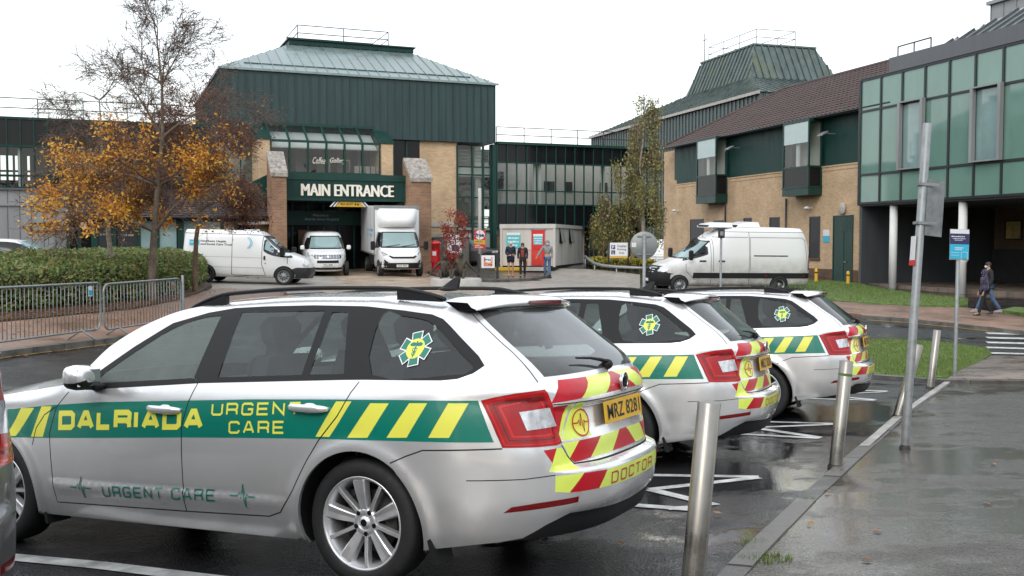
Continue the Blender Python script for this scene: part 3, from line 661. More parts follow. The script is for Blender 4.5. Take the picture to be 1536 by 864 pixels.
def star_of_life(parent, mirror):
    cx, cz = -.262, 1.168; r = .085; it = []
    def mp(x, z): return (Sx(cx + x, cz + z), cz + z)
    def arm(th, w, r0, r1, mi):
        th += .20; w *= .88; r0 *= .9; r1 *= .9
        c, s = math.cos(th), math.sin(th); q = [(r0, -w), (r1, -w * 1.18), (r1, w * 1.18), (r0, w)]
        return [mp(-(a * c - b * s), a * s + b * c) for a, b in q], [(0, 1, 2, 3)], mi
    for k in range(6): it.append(arm(R_(90 + 60 * k), .028, .0, .092, 0))
    decal('emblem_border', [M['white']], parent, it, off=.001, mirror=mirror)
    it = [arm(R_(90 + 60 * k), .0235, .045, .087, 0) for k in range(6)]
    decal('emblem_arms', [M['hi_green']], parent, it, off=.0018, mirror=mirror)
    d, F = disc(0, 0, .048, .048); it = [([mp(*p) for p in d], F, 0)]
    decal('emblem_disc', [M['hi_yellow']], parent, it, off=.0024, mirror=mirror)
    it = [([mp(*p) for p in ((-.004, .035), (.004, .035), (.003, -.042), (-.001, -.045))], [(0, 1, 2, 3)], 0)]
    for s in (-1, 1):
        it.append(([mp(*p) for p in ((0, .026), (s * .02, .031), (s * .036, .022), (s * .03, .012), (s * .012, .010), (0, .014))], [(0, 1, 2, 3, 4, 5)], 0))
        for pts in ([(0, .004), (s * .013, -.002), (s * .010, -.012), (0, -.016)], [(0, -.016), (-s * .010, -.022), (-s * .007, -.030), (0, -.034)]):
            V, F = line_item(pts, .0045, mp); it.append((V, F, 0))
    decal('emblem_staff', [M['hi_green']], parent, it, off=.003, mirror=mirror)
def build_estate():
    root = empty('estate_car', label='nearest white and silver estate car with green and yellow stripe along its doors', cat='car', group='urgent care estate cars parked side by side')
    build_estate_body(root)
    # wheels
    w = build_wheel(root); w.matrix_basis = Matrix.Translation((0, .768, .317))
    for x, y, rz, a in ((2.686, .768, 0, .3), (0, -.768, pi, .7), (2.686, -.768, pi, 1.1)):
        c = copy_tree(w, root); c.matrix_basis = Matrix.Translation((x, y, .317)) @ Matrix.Rotation(rz, 4, 'Z') @ Matrix.Rotation(a, 4, 'Y')
    # lettering on both flanks; on the right flank words read front to back mirrored
    doors = [o for o in root.children if o.name.startswith('door')]; sw = [o for o in root.children if o.name.startswith('side_window')]
    Y, G = M['hi_yellow'], M['hi_green']
    sl = -.032
    for mir in (False, True):
        def xx(a, b): return (a, b) if not mir else (b, a)
        fd = doors[0 + 2 * mir]; rd = doors[1 + 2 * mir]; it = []
        q = 0 if not mir else 1
        a, b = xx(2.105, .985); decal('lettering', [Y], fd, [stroke_item('DALRIADA', a, b, .714 + q * .036, .112, .031, -.033, .14)], mirror=mir, off=.002)
        a, b = xx(.93, .335); it = [stroke_item('URGENT', a, b, .826 + q * .018, .066, .0115, -.03, .30)]
        a, b = xx(.805, .435); it.append(stroke_item('CARE', a, b, .736 + q * .012, .066, .0115, -.03, .30))
        decal('lettering', [Y], rd, it, mirror=mir, off=.002)
        a, b = xx(1.75, .905); c_, d_ = a + (b - a) * .555, a + (b - a) * .63
        for wd, p0, p1, par in (('URGENT', a, c_, fd if not mir else rd), ('CARE', d_, b, rd if not mir else fd)): decal('lower_lettering', [G], par, [stroke_item(wd, p0, p1, .347 + q * .028 - .034 * (p0 - a), .064, .0095, -.034, .34)], mirror=mir, off=.0025)
        for dd, cx, cz in ((fd, 1.925, .39), (rd, .715, .416)):
            s_ = -1 if not mir else 1
            pts = [(cx + s_ * p[0], cz + p[1]) for p in ((-.085, 0), (-.035, .0), (-.022, .022), (-.012, -.012), (.0, .062), (.016, -.06), (.028, .012), (.038, 0), (.085, 0))]
            V, F = line_item(pts, .007); decal('heartbeat_mark', [G], dd, [([(Sx(*p), p[1]) for p in V], F, 0)], mirror=mir, off=.002)
        star_of_life(sw[1 if mir else 0], mir)
    tg = [o for o in root.children if o.name.startswith('tailgate')][0]; rb = [o for o in root.children if o.name.startswith('rear_bumper')][0]
    # rear lettering (text runs left to right seen from behind: +y to -y)
    A, F = stroke_text('DOCTOR', 0, 1, 1, .1, .42)
    A, F = stroke_text('DOCTOR', .325, -.235, .058, .0075, .45); A = [((.325 - a[0]) / .66, a[1] / .062) for a in A]
    def rear_decal(name, mats, par, items, off):
        S = []; T = []; Mi = []
        for V, F, mi in items:
            bm = bmesh.new(); vs = [bm.verts.new((v[0], v[1], 0)) for v in V]
            for f in F: bm.faces.new([vs[i] for i in f])
            bmesh.ops.triangulate(bm, faces=bm.faces)
            for _ in range(2):
                lg = [e for e in bm.edges if e.calc_length() > .03]
                if lg: bmesh.ops.subdivide_edges(bm, edges=lg, cuts=1); bmesh.ops.triangulate(bm, faces=[f for f in bm.faces if len(f.verts) > 3])
            bm.verts.index_update(); b = len(S); S += [(rs(v.co.x, v.co.y), v.co.y) for v in bm.verts]
            for f in bm.faces: T.append([b + v.index for v in f.verts]); Mi.append(mi)
            bm.free()
        S = C(S); T = C(T)
        p = P2(S[:, 0], S[:, 1]); p = p + C([-off, 0, off * .1])
        mb = MB(); mb.add([tuple(q) for q in p], T.tolist(), 0, True); mb.m = Mi; mb.build(name, mats, par, fix=False)
    rear_decal('lettering', [M['hi_red']], rb, [([(.325 - .66 * a[0], .482 + .062 * a[1]) for a in A], F, 0)], .003)
    it = []
    d, F = disc(.425, .79, .062, .066); it.append((d, F, 0)); rear_decal('pulse_disc', [M['hi_yellow']], tg, it, .003)
    d, F = disc(.425, .79, .062, .066, ri=.9); it = [(d, F, 0)]
    V, F = line_item([(.485, .79), (.45, .79), (.442, .805), (.434, .775), (.425, .835), (.412, .745), (.402, .80), (.395, .79), (.365, .79)], .006); it.append((V, F, 0))
    rear_decal('pulse_ring', [M['hi_red']], tg, it, .005)
    it = [([(-.40, .87), (-.355, .80), (-.40, .725), (-.445, .80)], [(0, 1, 2, 3)], 0)]; rear_decal('diamond_badge', [M['hi_green']], tg, it, .003)
    # interior
    mb = MB(); mb.box(-.80, 3.2, -.52, .52, .22, .30, 0); mb.box(-.45, 1.95, -.76, .76, .42, .46, 0)
    mb.box(-.90, -.84, -.45, .45, .30, .66, 0); mb.box(1.75, 2.0, -.74, .74, .45, .93, 0, bev=.03)
    mb.box(-.74, -.40, -.62, .62, .55, .93, 0); 
    for x0 in (.95, 0.02):
        for y in ((-.38, .38) if x0 > .5 else (-.42, 0, .42)):
            mb.hull([(x0 + a, y + b, z) for a, z in ((0, .5), (.52, .5), (.52, .62), (.02, .60)) for b in (-.24, .24)])
            mb.hull([(x0 + a, y + b * (1 if z < 1.0 else .8), z) for a, z in ((.02, .55), (.16, .55), (-.15, 1.12), (-.05, 1.12)) for b in (-.23, .23)])
            mb.hull([(x0 - .12 + a, y + b, 1.20 + z) for a, b, z in ((0, -.11, 0), (0, .11, 0), (.09, -.11, 0), (.09, .11, 0), (0, -.13, .09), (0, .13, .09), (.09, -.13, .09), (.09, .13, .09), (.02, -.09, .14), (.02, .09, .14), (.06, -.09, .14), (.06, .09, .14), (.03, -.03, -.1), (.03, .03, -.1))])
    mb.build('interior', [M['interior']], root)
    mb = MB(); Mx = Matrix.Translation((1.62, -.38, .90)) @ Matrix.Rotation(R_(-65), 4, 'Y'); mb.M = Mx
    mb.tube([(.18 * math.cos(t * pi / 12), .18 * math.sin(t * pi / 12), 0) for t in range(25)], .014, 8, cap=False); mb.box(-.17, .17, -.02, .02, -.01, .01); mb.box(-.05, .05, -.17, .17, -.01, .01)
    mb.build('steering_wheel', [M['black_plastic']], root)
    return root
# ================================================================ ground shape: a gently uneven site
POSES = [((.0016, .0324, 2.6727), (-.3412, 5.6764, -1.4757)), ((.0102, .0287, 2.7214), (1.2147, 8.9467, -1.4837)), ((.0064, .0427, 2.7120), (3.1024, 11.820, -1.4704))]
def cam_pose(r, t):
    Rm = Matrix.Rotation(r[2], 4, 'Z') @ Matrix.Rotation(r[1], 4, 'Y') @ Matrix.Rotation(r[0], 4, 'X')
    B = Matrix(((1, 0, 0, 0), (0, CP, SP, 0), (0, -SP, CP, CAMZ), (0, 0, 0, 1)))
    return B @ Matrix.Translation(t) @ Rm
CTL = []
for p in POSES:
    Mx = cam_pose(*p)
    for x in (0, 2.686):
        for y in (.77, -.77): CTL.append(tuple(Mx @ Vector((x, y, 0))))
def plane0(x, y): return -.0647 * (y - 5.68) + .03 * (x + .34)
for x, y in ((-5, 1), (0, 1), (4, 1), (3, 5), (6, 8), (8, 11), (6, 15), (9, 16), (-2, -3), (3, -3)): CTL.append((x, y, plane0(x, y)))
CTL += [(-8.6, 16.8, -.22), (-8.5, 21, -.28), (-5, 15, -.52), (-14, 16, -.1), (-12, 25, .1), (-6, 30, -.1), (-9, 39, .10), (-16, 39, .3), (.5, 52, .40), (2, 38, -.10), (-7, 50, .30), (-3, 54, .42), (.3, 46.5, -.02), (-5.3, 44.5, .14), (-9, 46.5, .2), (5, 56, .42), (6, 50, .28), (2, 42, -.1),
        (8.5, 43, -.24), (14, 45, -.45), (15, 32, -.77), (12, 24.8, -.87), (9, 20, -.72), (19.8, 52, -.72), (22, 44, -.75), (20, 57, -.5), (12, 60, .0), (12, 80, 0), (-25, 45, .4), (-40, 40, .5), (-30, 20, .1), (-30, 0, .3), (30, 0, -.2), (30, 30, -.8), (40, 60, -.5), (0, 80, .1), (-30, 80, .4), (0, -30, .5), (60, 100, 0), (-60, 100, .5)]
CT = C(CTL); 
def _U(r): return np.where(r > 0, r * r * np.log(r + 1e-9), 0)
_n = len(CT); _K = _U(np.hypot(CT[:, None, 0] - CT[None, :, 0], CT[:, None, 1] - CT[None, :, 1])) + np.eye(_n) * .15
_P = np.c_[np.ones(_n), CT[:, :2]]; _A = np.block([[_K, _P], [_P.T, np.zeros((3, 3))]]); _w = np.linalg.solve(_A, np.r_[CT[:, 2], 0, 0, 0])
def Gv(x, y):
    x = np.asarray(x, float); y = np.asarray(y, float); r = np.hypot(x, y - 30); k = np.where(r > 90, 90 / np.maximum(r, 1e-6), 1.0)
    X = x * k; Y = 30 + (y - 30) * k
    z = _U(np.hypot(X[..., None] - CT[:, 0], Y[..., None] - CT[:, 1])) @ _w[:_n] + _w[_n] + _w[_n+1] * X + _w[_n+2] * Y
    return z
def G(x, y): return float(Gv(C(x), C(y)))
def og(px, py, up=0.0):
    """point where the pixel's ray meets the ground"""
    d = raydir(px, py); t0 = 1.5; f0 = None; ts = np.concatenate([np.arange(1.5, 70, .1), np.arange(70, 400, 1.)])
    X = CAM.x + d.x * ts; Y = CAM.y + d.y * ts; Z = CAM.z + d.z * ts - Gv(X, Y) - up; i = int(np.argmax(Z < 0))
    if not (Z < 0).any(): i = len(ts) - 1
    a, b = ts[i-1], ts[i]; u = Z[i-1] / (Z[i-1] - Z[i] + 1e-12); t = a + (b - a) * min(max(u, 0), 1)
    return CAM + d * t
def gp(x, y, up=0): return Vector((x, y, G(x, y) + up))
def drape(name, poly, dz, m, step=.5, kind='structure', parent=None, edge=0, raw=False, smooth=True):
    pts = [(p[0], p[1]) for p in poly]; bound = resamp(pts, step)
    xs = [p[0] for p in pts]; ys = [p[1] for p in pts]; V = [Vector(p) for p in bound]; n = len(bound); E = [(i, (i+1) % n) for i in range(n)]
    gx, gy = np.meshgrid(np.arange(min(xs), max(xs), step), np.arange(min(ys), max(ys), step)); g = np.c_[gx.ravel(), gy.ravel()]
    g = g[inpoly(g, pts)]; V += [Vector(p) for p in g]
    r = delaunay_2d_cdt(V, E, [], 0, 1e-4); S = C([(p.x, p.y) for p in r[0]]); T = C([list(f) for f in r[2]]); T = T[inpoly(S[T].mean(1), pts)]
    z = Gv(S[:, 0], S[:, 1]) + dz; mb = MB(); mb.add([(a[0], a[1], c) for a, c in zip(S, z)], T.tolist(), 0, smooth)
    if edge:  # kerb-like skirt
        b = resamp(pts, step); zz = Gv(C([p[0] for p in b]), C([p[1] for p in b])); nb = len(b)
        V0 = [(p[0], p[1], q + dz) for p, q in zip(b, zz)] + [(p[0], p[1], q - .05) for p, q in zip(b, zz)]
        mb.add(V0, [(i, (i+1) % nb, nb + (i+1) % nb, nb + i) for i in range(nb)], 0, False)
    return mb.build(name, m, parent, kind=kind)
def strip(name, pl, w, dz, m, kind='structure', depth=0, step=.4):
    """ribbon along a world xy polyline, draped; depth>0 gives it side faces"""
    p2 = resamp([(p[0], p[1]) for p in pl], step, False); A, B = [], []
    for i, p in enumerate(p2):
        a = C(p2[max(i-1, 0)]); b = C(p2[min(i+1, len(p2)-1)]); t = (b - a) / (np.linalg.norm(b - a) + 1e-9); nn = C([-t[1], t[0]]) * w / 2; A.append(C(p) + nn); B.append(C(p) - nn)
    mb = MB(); V = []; n = len(A)
    if depth:
        mb = MB(); L_ = np.r_[0, np.cumsum([np.linalg.norm(C(p2[i+1]) - C(p2[i])) for i in range(n-1)])]; A_, B_ = C(A), C(B); s0 = 0.0
        while s0 < L_[-1] - .05:
            s1 = min(s0 + .9, L_[-1]) - .012; q = []
            for sv in (s0, (s0 + s1) / 2, s1):
                a = [np.interp(sv, L_, A_[:, k]) for k in (0, 1)]; b = [np.interp(sv, L_, B_[:, k]) for k in (0, 1)]; j = .004 * math.sin(s0 * 37)
                q.append((a, b, G(*a) + dz + j, G(*b) + dz + j))
            V = []
            for a, b, za, zb_ in q: V += [(a[0], a[1], za), (b[0], b[1], zb_), (a[0], a[1], za - depth - .03), (b[0], b[1], zb_ - depth - .03)]
            mb.add(V, [f for i in (0, 1) for f in ((4*i, 4*i+1, 4*i+5, 4*i+4), (4*i, 4*i+4, 4*i+6, 4*i+2), (4*i+1, 4*i+3, 4*i+7, 4*i+5))] + [(0, 2, 3, 1), (8, 9, 11, 10)], 0, False); s0 = s1 + .012
        return mb.build(name, m, kind=kind)
    for a, b in zip(A, B):
        za, zb_ = G(*a) + dz, G(*b) + dz; V += [(a[0], a[1], za), (b[0], b[1], zb_), (a[0], a[1], za - depth - .02), (b[0], b[1], zb_ - depth - .02)]
    F = [(4*i, 4*i+1, 4*i+5, 4*i+4) for i in range(n-1)]
    if depth: F += [(4*i, 4*i+4, 4*i+6, 4*i+2) for i in range(n-1)] + [(4*i+1, 4*i+3, 4*i+7, 4*i+5) for i in range(n-1)] + [(0, 2, 3, 1), (4*n-4, 4*n-3, 4*n-1, 4*n-2)]
    mb.add(V, F, 0, False); return mb.build(name, m, kind=kind)
# ---------------------------------------------------------------- ground materials
def wet_asphalt(name, c0, c1, r0, r1, sc=.35, speck=.25, tint=None, puddle=.5):
    m, nt, b = new_mat(name); L = nt.links.new; tc = nd(nt, 'ShaderNodeTexCoord')
    n1 = nd(nt, 'ShaderNodeTexNoise', Scale=sc, Detail=8.0, Roughness=.62); n2 = nd(nt, 'ShaderNodeTexNoise', Scale=70.0, Detail=3.0); n3 = nd(nt, 'ShaderNodeTexNoise', Scale=2.2, Detail=8.0, Roughness=.7)
    mp = nd(nt, 'ShaderNodeMapping'); mp.inputs['Scale'].default_value = (1, 1.0, 1); mp.inputs['Rotation'].default_value = (0, 0, .5); L(tc.outputs['Object'], mp.inputs[0])
    mp.inputs['Scale'].default_value = (.55, 1.6, 1)
    L(mp.outputs[0], n1.inputs['Vector']); L(tc.outputs['Object'], n2.inputs['Vector']); L(tc.outputs['Object'], n3.inputs['Vector'])
    a = nd(nt, 'ShaderNodeMapRange'); a.inputs[1].default_value = .40; a.inputs[2].default_value = .62; L(n1.outputs['Fac'], a.inputs[0])
    mx = nd(nt, 'ShaderNodeMix', data_type='RGBA'); mx.inputs[6].default_value = (*c0, 1); mx.inputs[7].default_value = (*c1, 1); L(a.outputs[0], mx.inputs[0])
    v = nd(nt, 'ShaderNodeMapRange'); v.inputs[1].default_value = .3; v.inputs[2].default_value = .7; v.inputs[3].default_value = 1 - speck; v.inputs[4].default_value = 1 + speck; L(n2.outputs['Fac'], v.inputs[0])
    v3 = nd(nt, 'ShaderNodeMapRange'); v3.inputs[1].default_value = .3; v3.inputs[2].default_value = .7; v3.inputs[3].default_value = .72; v3.inputs[4].default_value = 1.3; L(n3.outputs['Fac'], v3.inputs[0])
    mm = nd(nt, 'ShaderNodeMath', operation='MULTIPLY'); L(v.outputs[0], mm.inputs[0]); L(v3.outputs[0], mm.inputs[1])
    sc_ = nd(nt, 'ShaderNodeVectorMath', operation='SCALE'); L(mx.outputs[2], sc_.inputs[0]); L(mm.outputs[0], sc_.inputs['Scale']); L(sc_.outputs[0], b.inputs['Base Color'])
    # wetness: smooth where water stands
    ad = nd(nt, 'ShaderNodeMath', operation='MULTIPLY_ADD'); L(n3.outputs['Fac'], ad.inputs[0]); ad.inputs[1].default_value = .45; L(n1.outputs['Fac'], ad.inputs[2])
    rr = nd(nt, 'ShaderNodeMapRange'); rr.inputs[1].default_value = .54; rr.inputs[2].default_value = .78; rr.inputs[3].default_value = r1; rr.inputs[4].default_value = r0; L(ad.outputs[0], rr.inputs[0]); L(rr.outputs[0], b.inputs['Roughness'])
    bs = nd(nt, 'ShaderNodeMapRange'); bs.inputs[1].default_value = .54; bs.inputs[2].default_value = .78; bs.inputs[3].default_value = 1.0; bs.inputs[4].default_value = .06; L(ad.outputs[0], bs.inputs[0])
    n4 = nd(nt, 'ShaderNodeTexVoronoi', Scale=75.0); L(tc.outputs['Object'], n4.inputs['Vector'])
    bp = nd(nt, 'ShaderNodeBump', Distance=.011); L(bs.outputs[0], bp.inputs['Strength']); L(n4.outputs['Distance'], bp.inputs['Height']); L(bp.outputs[0], b.inputs['Normal'])
    b.inputs['Specular IOR Level'].default_value = puddle
    return m
def paving(name, cols, bw, bh, rot=0, rough=.45, mortar=(.10, .09, .08), msize=.06, wet=.2, dirt=.35):
    m, nt, b = new_mat(name); L = nt.links.new; tc = nd(nt, 'ShaderNodeTexCoord'); mp = nd(nt, 'ShaderNodeMapping'); mp.inputs['Rotation'].default_value = (0, 0, rot); L(tc.outputs['Object'], mp.inputs[0])
    br = nd(nt, 'ShaderNodeTexBrick'); br.inputs['Color1'].default_value = (*cols[0], 1); br.inputs['Color2'].default_value = (*cols[1], 1); br.inputs['Mortar'].default_value = (*mortar, 1)
    br.inputs['Scale'].default_value = 1; br.inputs['Brick Width'].default_value = bw; br.inputs['Row Height'].default_value = bh; br.inputs['Mortar Size'].default_value = msize * bh; br.inputs['Mortar Smooth'].default_value = .2; br.offset = .5
    L(mp.outputs[0], br.inputs['Vector']); n = nd(nt, 'ShaderNodeTexNoise', Scale=.8, Detail=7.0, Roughness=.65); L(tc.outputs['Object'], n.inputs['Vector'])
    v = nd(nt, 'ShaderNodeMapRange'); v.inputs[1].default_value = .3; v.inputs[2].default_value = .7; v.inputs[3].default_value = 1 - dirt; v.inputs[4].default_value = 1 + dirt; L(n.outputs['Fac'], v.inputs[0])
    s = nd(nt, 'ShaderNodeVectorMath', operation='SCALE'); L(br.outputs['Color'], s.inputs[0]); L(v.outputs[0], s.inputs['Scale']); L(s.outputs[0], b.inputs['Base Color'])
    rr = nd(nt, 'ShaderNodeMapRange'); rr.inputs[1].default_value = .35; rr.inputs[2].default_value = .65; rr.inputs[3].default_value = rough - wet; rr.inputs[4].default_value = rough + wet; L(n.outputs['Fac'], rr.inputs[0]); L(rr.outputs[0], b.inputs['Roughness'])
    bp = nd(nt, 'ShaderNodeBump', Strength=.4, Distance=.01); bp.invert = True; L(br.outputs['Fac'], bp.inputs['Height']); L(bp.outputs[0], b.inputs['Normal'])
    return m
M['asphalt'] = wet_asphalt('wet_asphalt', (.016, .016, .018), (.036, .035, .037), .03, .30, .22, puddle=.42)
M['footway'] = wet_asphalt('footway_tarmac', (.060, .052, .044), (.106, .093, .079), .13, .40, .3, .5, puddle=.42)
M['concrete_road'] = wet_asphalt('concrete_road', (.27, .245, .215), (.38, .35, .31), .3, .6, .12, .12)
def kerb_mat():
    m = mat('kerb_stone', (.095, .09, .082), .45, var=.4, vscale=3, rvar=.2, bump=.4, bscale=60); nt = m.node_tree; b = nt.nodes['Principled BSDF']; L = nt.links.new
    src = b.inputs['Base Color'].links[0].from_socket; g = nd(nt, 'ShaderNodeNewGeometry'); r = nd(nt, 'ShaderNodeMapRange'); r.inputs[3].default_value = .7; r.inputs[4].default_value = 1.35; L(g.outputs['Random Per Island'], r.inputs[0])
    sc = nd(nt, 'ShaderNodeVectorMath', operation='SCALE'); L(src, sc.inputs[0]); L(r.outputs[0], sc.inputs['Scale']); L(sc.outputs[0], b.inputs['Base Color']); return m
M['kerb'] = kerb_mat()
M['paint_line'] = mat('road_paint', (.52, .52, .50), .45, var=.4, vscale=7, rvar=.15, bump=.3, bscale=60)
M['worn_paint'] = mat('worn_paint', (.34, .32, .29), .5, var=.45, vscale=5, rvar=.15, bump=.3, bscale=60)
M['yellow_line'] = mat('yellow_road_paint', (.42, .27, .07), .5, var=.35, vscale=5)
M['block_paving'] = paving('block_paving', [(.46, .36, .26), (.33, .25, .18)], .42, .21, .35)
M['brick_path'] = paving('brick_footpath', [(.27, .155, .10), (.20, .115, .08)], .22, .11, .2, .5)
M['flag_path'] = paving('flagged_path', [(.20, .15, .12), (.155, .115, .092)], .6, .45, .3, .4)
M['grass'] = mat('grass', (.095, .15, .03), .8, var=.5, vscale=5, bump=.8, bscale=120)
M['soil'] = mat('leaf_litter_soil', (.06, .035, .02), .9, var=.5, vscale=6, bump=1, bscale=30)
M['leaf_litter'] = mat('fallen_leaf', (.30, .12, .035), .6, var=.5, vscale=30)
# ---------------------------------------------------------------- the ground sheets
def ground_sheet():
    r = [0, .5, 1]; 
    while r[-1] < 12: r.append(r[-1] + .6)
    while r[-1] < 70: r.append(r[-1] * 1.055)
    while r[-1] < 2500: r.append(r[-1] * 1.25)
    n = 120; V = []; cx, cy = 0, 8
    for q in r:
        for k in range(n): V.append((cx + q * math.cos(2*pi*k/n), cy + q * math.sin(2*pi*k/n)))
    A = C(V); z = Gv(A[:, 0], A[:, 1]); mb = MB()
    mb.add([(a[0], a[1], c) for a, c in zip(A, z)], [(i*n+k, i*n+(k+1) % n, (i+1)*n+(k+1) % n, (i+1)*n+k) for i in range(len(r)-1) for k in range(n)], 0, True)
    return mb.build('ground', M['asphalt'], kind='structure')
ground_sheet()
O = lambda L, up=0: [tuple(og(*p, up)) for p in L]
# right-hand footway beyond the kerb strip
kl = O([(1085, 880), (1140, 822), (1212, 750), (1290, 680), (1350, 627), (1424, 573)])
k0 = C(kl[0][:2]) + (C(kl[0][:2]) - C(kl[2][:2])) * 1.5
kl = [tuple(k0)] + [p[:2] for p in kl]
fr = O([(1536, 576), (1700, 580)]); drape('footway', kl + [p[:2] for p in fr] + [(14, 2), (8, -4), (k0[0] + 1, k0[1] - 4)], .012, M['footway'], .6)
strip('kerb_strip', kl, .125, .020, M['kerb'], depth=.02)
strip('worn_kerb_line', [p[:2] for p in O([(1296, 673), (1350, 626), (1424, 573)])], .085, .026, M['worn_paint'])
# bay markings: hatched strips between the parked cars
def marks(name, segs, w=.10, dz=.006):
    objs = []
    for s in segs: strip('road_marking', [p[:2] for p in O(s)], w, dz, M['paint_line'], step=.5)
marks('m', [[(930, 757), (1036, 765)], [(950, 713), (1138, 716)], [(1138, 717), (975, 735)], [(975, 735), (1070, 758), (1000, 764)]])
marks('m', [[(1100, 651), (1230, 658)], [(1145, 633), (1250, 636)], [(1250, 637), (1128, 642)], [(1128, 642), (1230, 657)]], .10)
marks('m', [[(1200, 598), (1313, 601)], [(1215, 585), (1331, 587)], [(1331, 588), (1225, 593)], [(1225, 593), (1312, 600)]], .10)
marks('m', [[(10, 836), (150, 849), (340, 872)]], .13)
# grass and paths on the right
gr = O([(1285, 512), (1340, 511), (1420, 516), (1480, 525), (1487, 533), (1470, 545), (1420, 571), (1330, 567), (1260, 560)])
gq = O([(1420, 572), (1470, 545), (1487, 536), (1600, 538), (1600, 575), (1500, 573)])
KB = [[(p[0], p[1]) for p in q] for q in (gr, gq)]
lawns = [drape('lawn', KB[0], .05, M['grass'], .3, 'structure', edge=1)]
drape('paved_crossing', KB[1], .045, M['flag_path'], .5, edge=1)
strip('kerb_edge', [p[:2] for p in O([(1255, 563), (1330, 569), (1424, 575), (1600, 578)])], .14, .06, M['kerb'], depth=.08)
far_k = O([(1292, 478), (1350, 482), (1420, 489), (1480, 496), (1560, 505), (1640, 512)])
pv = [p[:2] for p in far_k]
inner = [p[:2] for p in O([(1640, 492), (1536, 480), (1450, 465), (1380, 464), (1300, 459), (1270, 457), (1150, 450), (1150, 462), (1292, 476)])]
drape('footpath', pv + inner, .10, M['brick_path'], .8, edge=1)
strip('kerb_edge', pv, .16, .115, M['kerb'], depth=.12); strip('yellow_line', [(p[0] + .05, p[1] - .35) for p in pv[:4]], .10, .006, M['yellow_line'])
lw = [p[:2] for p in O([(1270, 457), (1300, 459), (1380, 463), (1440, 464), (1452, 462), (1452, 452), (1390, 446), (1330, 438), (1290, 428), (1240, 424), (1185, 424), (1150, 428), (1150, 450)])]
lawns.append(drape('lawn', lw, .13, M['grass'], .6, edge=1))
lw2 = [p[:2] for p in O([(1500, 470), (1560, 478), (1640, 482), (1640, 470), (1520, 465)])]; lawns.append(drape('lawn', lw2, .12, M['grass'], .6, edge=1))
# zebra crossing
zc0 = [og(1478, 499), og(1480, 527)]
for i in range(5):
    y = 500 + i * 6.4 + i * i * .25
    a, b = og(1480, y), og(1640, y + 3.5); strip('crossing_stripe', [a[:2], b[:2]], .42, .007, M['paint_line'], step=.6)
# left: footpath behind the kerb with the crowd barriers, and the hedge bed
lk = [p[:2] for p in O([(-160, 556), (-60, 545), (0, 536), (60, 528), (150, 517), (210, 508), (262, 498), (300, 480), (360, 462), (420, 452)])]
li = [p[:2] for p in O([(430, 441), (330, 437), (290, 445), (262, 455), (200, 468), (120, 476), (0, 488), (-160, 500)])]
drape('footpath', lk + li, .10, M['brick_path'], .5, edge=1); strip('kerb_edge', lk, .15, .115, M['kerb'], depth=.12)
strip('yellow_line', [(p[0], p[1] - .45) for p in lk[:8]], .09, .006, M['yellow_line'])
bed = [p[:2] for p in O([(-160, 502), (0, 490), (120, 478), (200, 470), (262, 457), (300, 444), (318, 432), (300, 424), (200, 405), (100, 396), (-160, 396)])]
drape('planting_bed', bed, .13, M['soil'], .7, edge=1)
# entrance court
cr_ = [p[:2] for p in O([(300, 436), (420, 441), (540, 436), (640, 436), (560, 424), (500, 412), (330, 408), (300, 425)])]; drape('concrete_road', cr_, .006, M['concrete_road'], 1.0)
bp_ = [p[:2] for p in O([(500, 442), (640, 442), (740, 438), (650, 412), (640, 404), (440, 401), (500, 415), (520, 424), (440, 431)])]; drape('block_paving', bp_, .012, M['block_paving'], 1.0)
rd_ = [p[:2] for p in O([(660, 445), (960, 440), (960, 412), (885, 404), (700, 400), (645, 404), (655, 414)])]; drape('court_road', rd_, .009, M['concrete_road'], 1.0)
isl = [p[:2] for p in O([(640, 407), (700, 403), (760, 403), (800, 405), (822, 410), (825, 416), (800, 421), (740, 424), (690, 422), (650, 414)])]
drape('island', isl, .12, M['footway'], .8, edge=1); strip('kerb_edge', isl + [isl[0]], .14, .13, M['kerb'], depth=.12)
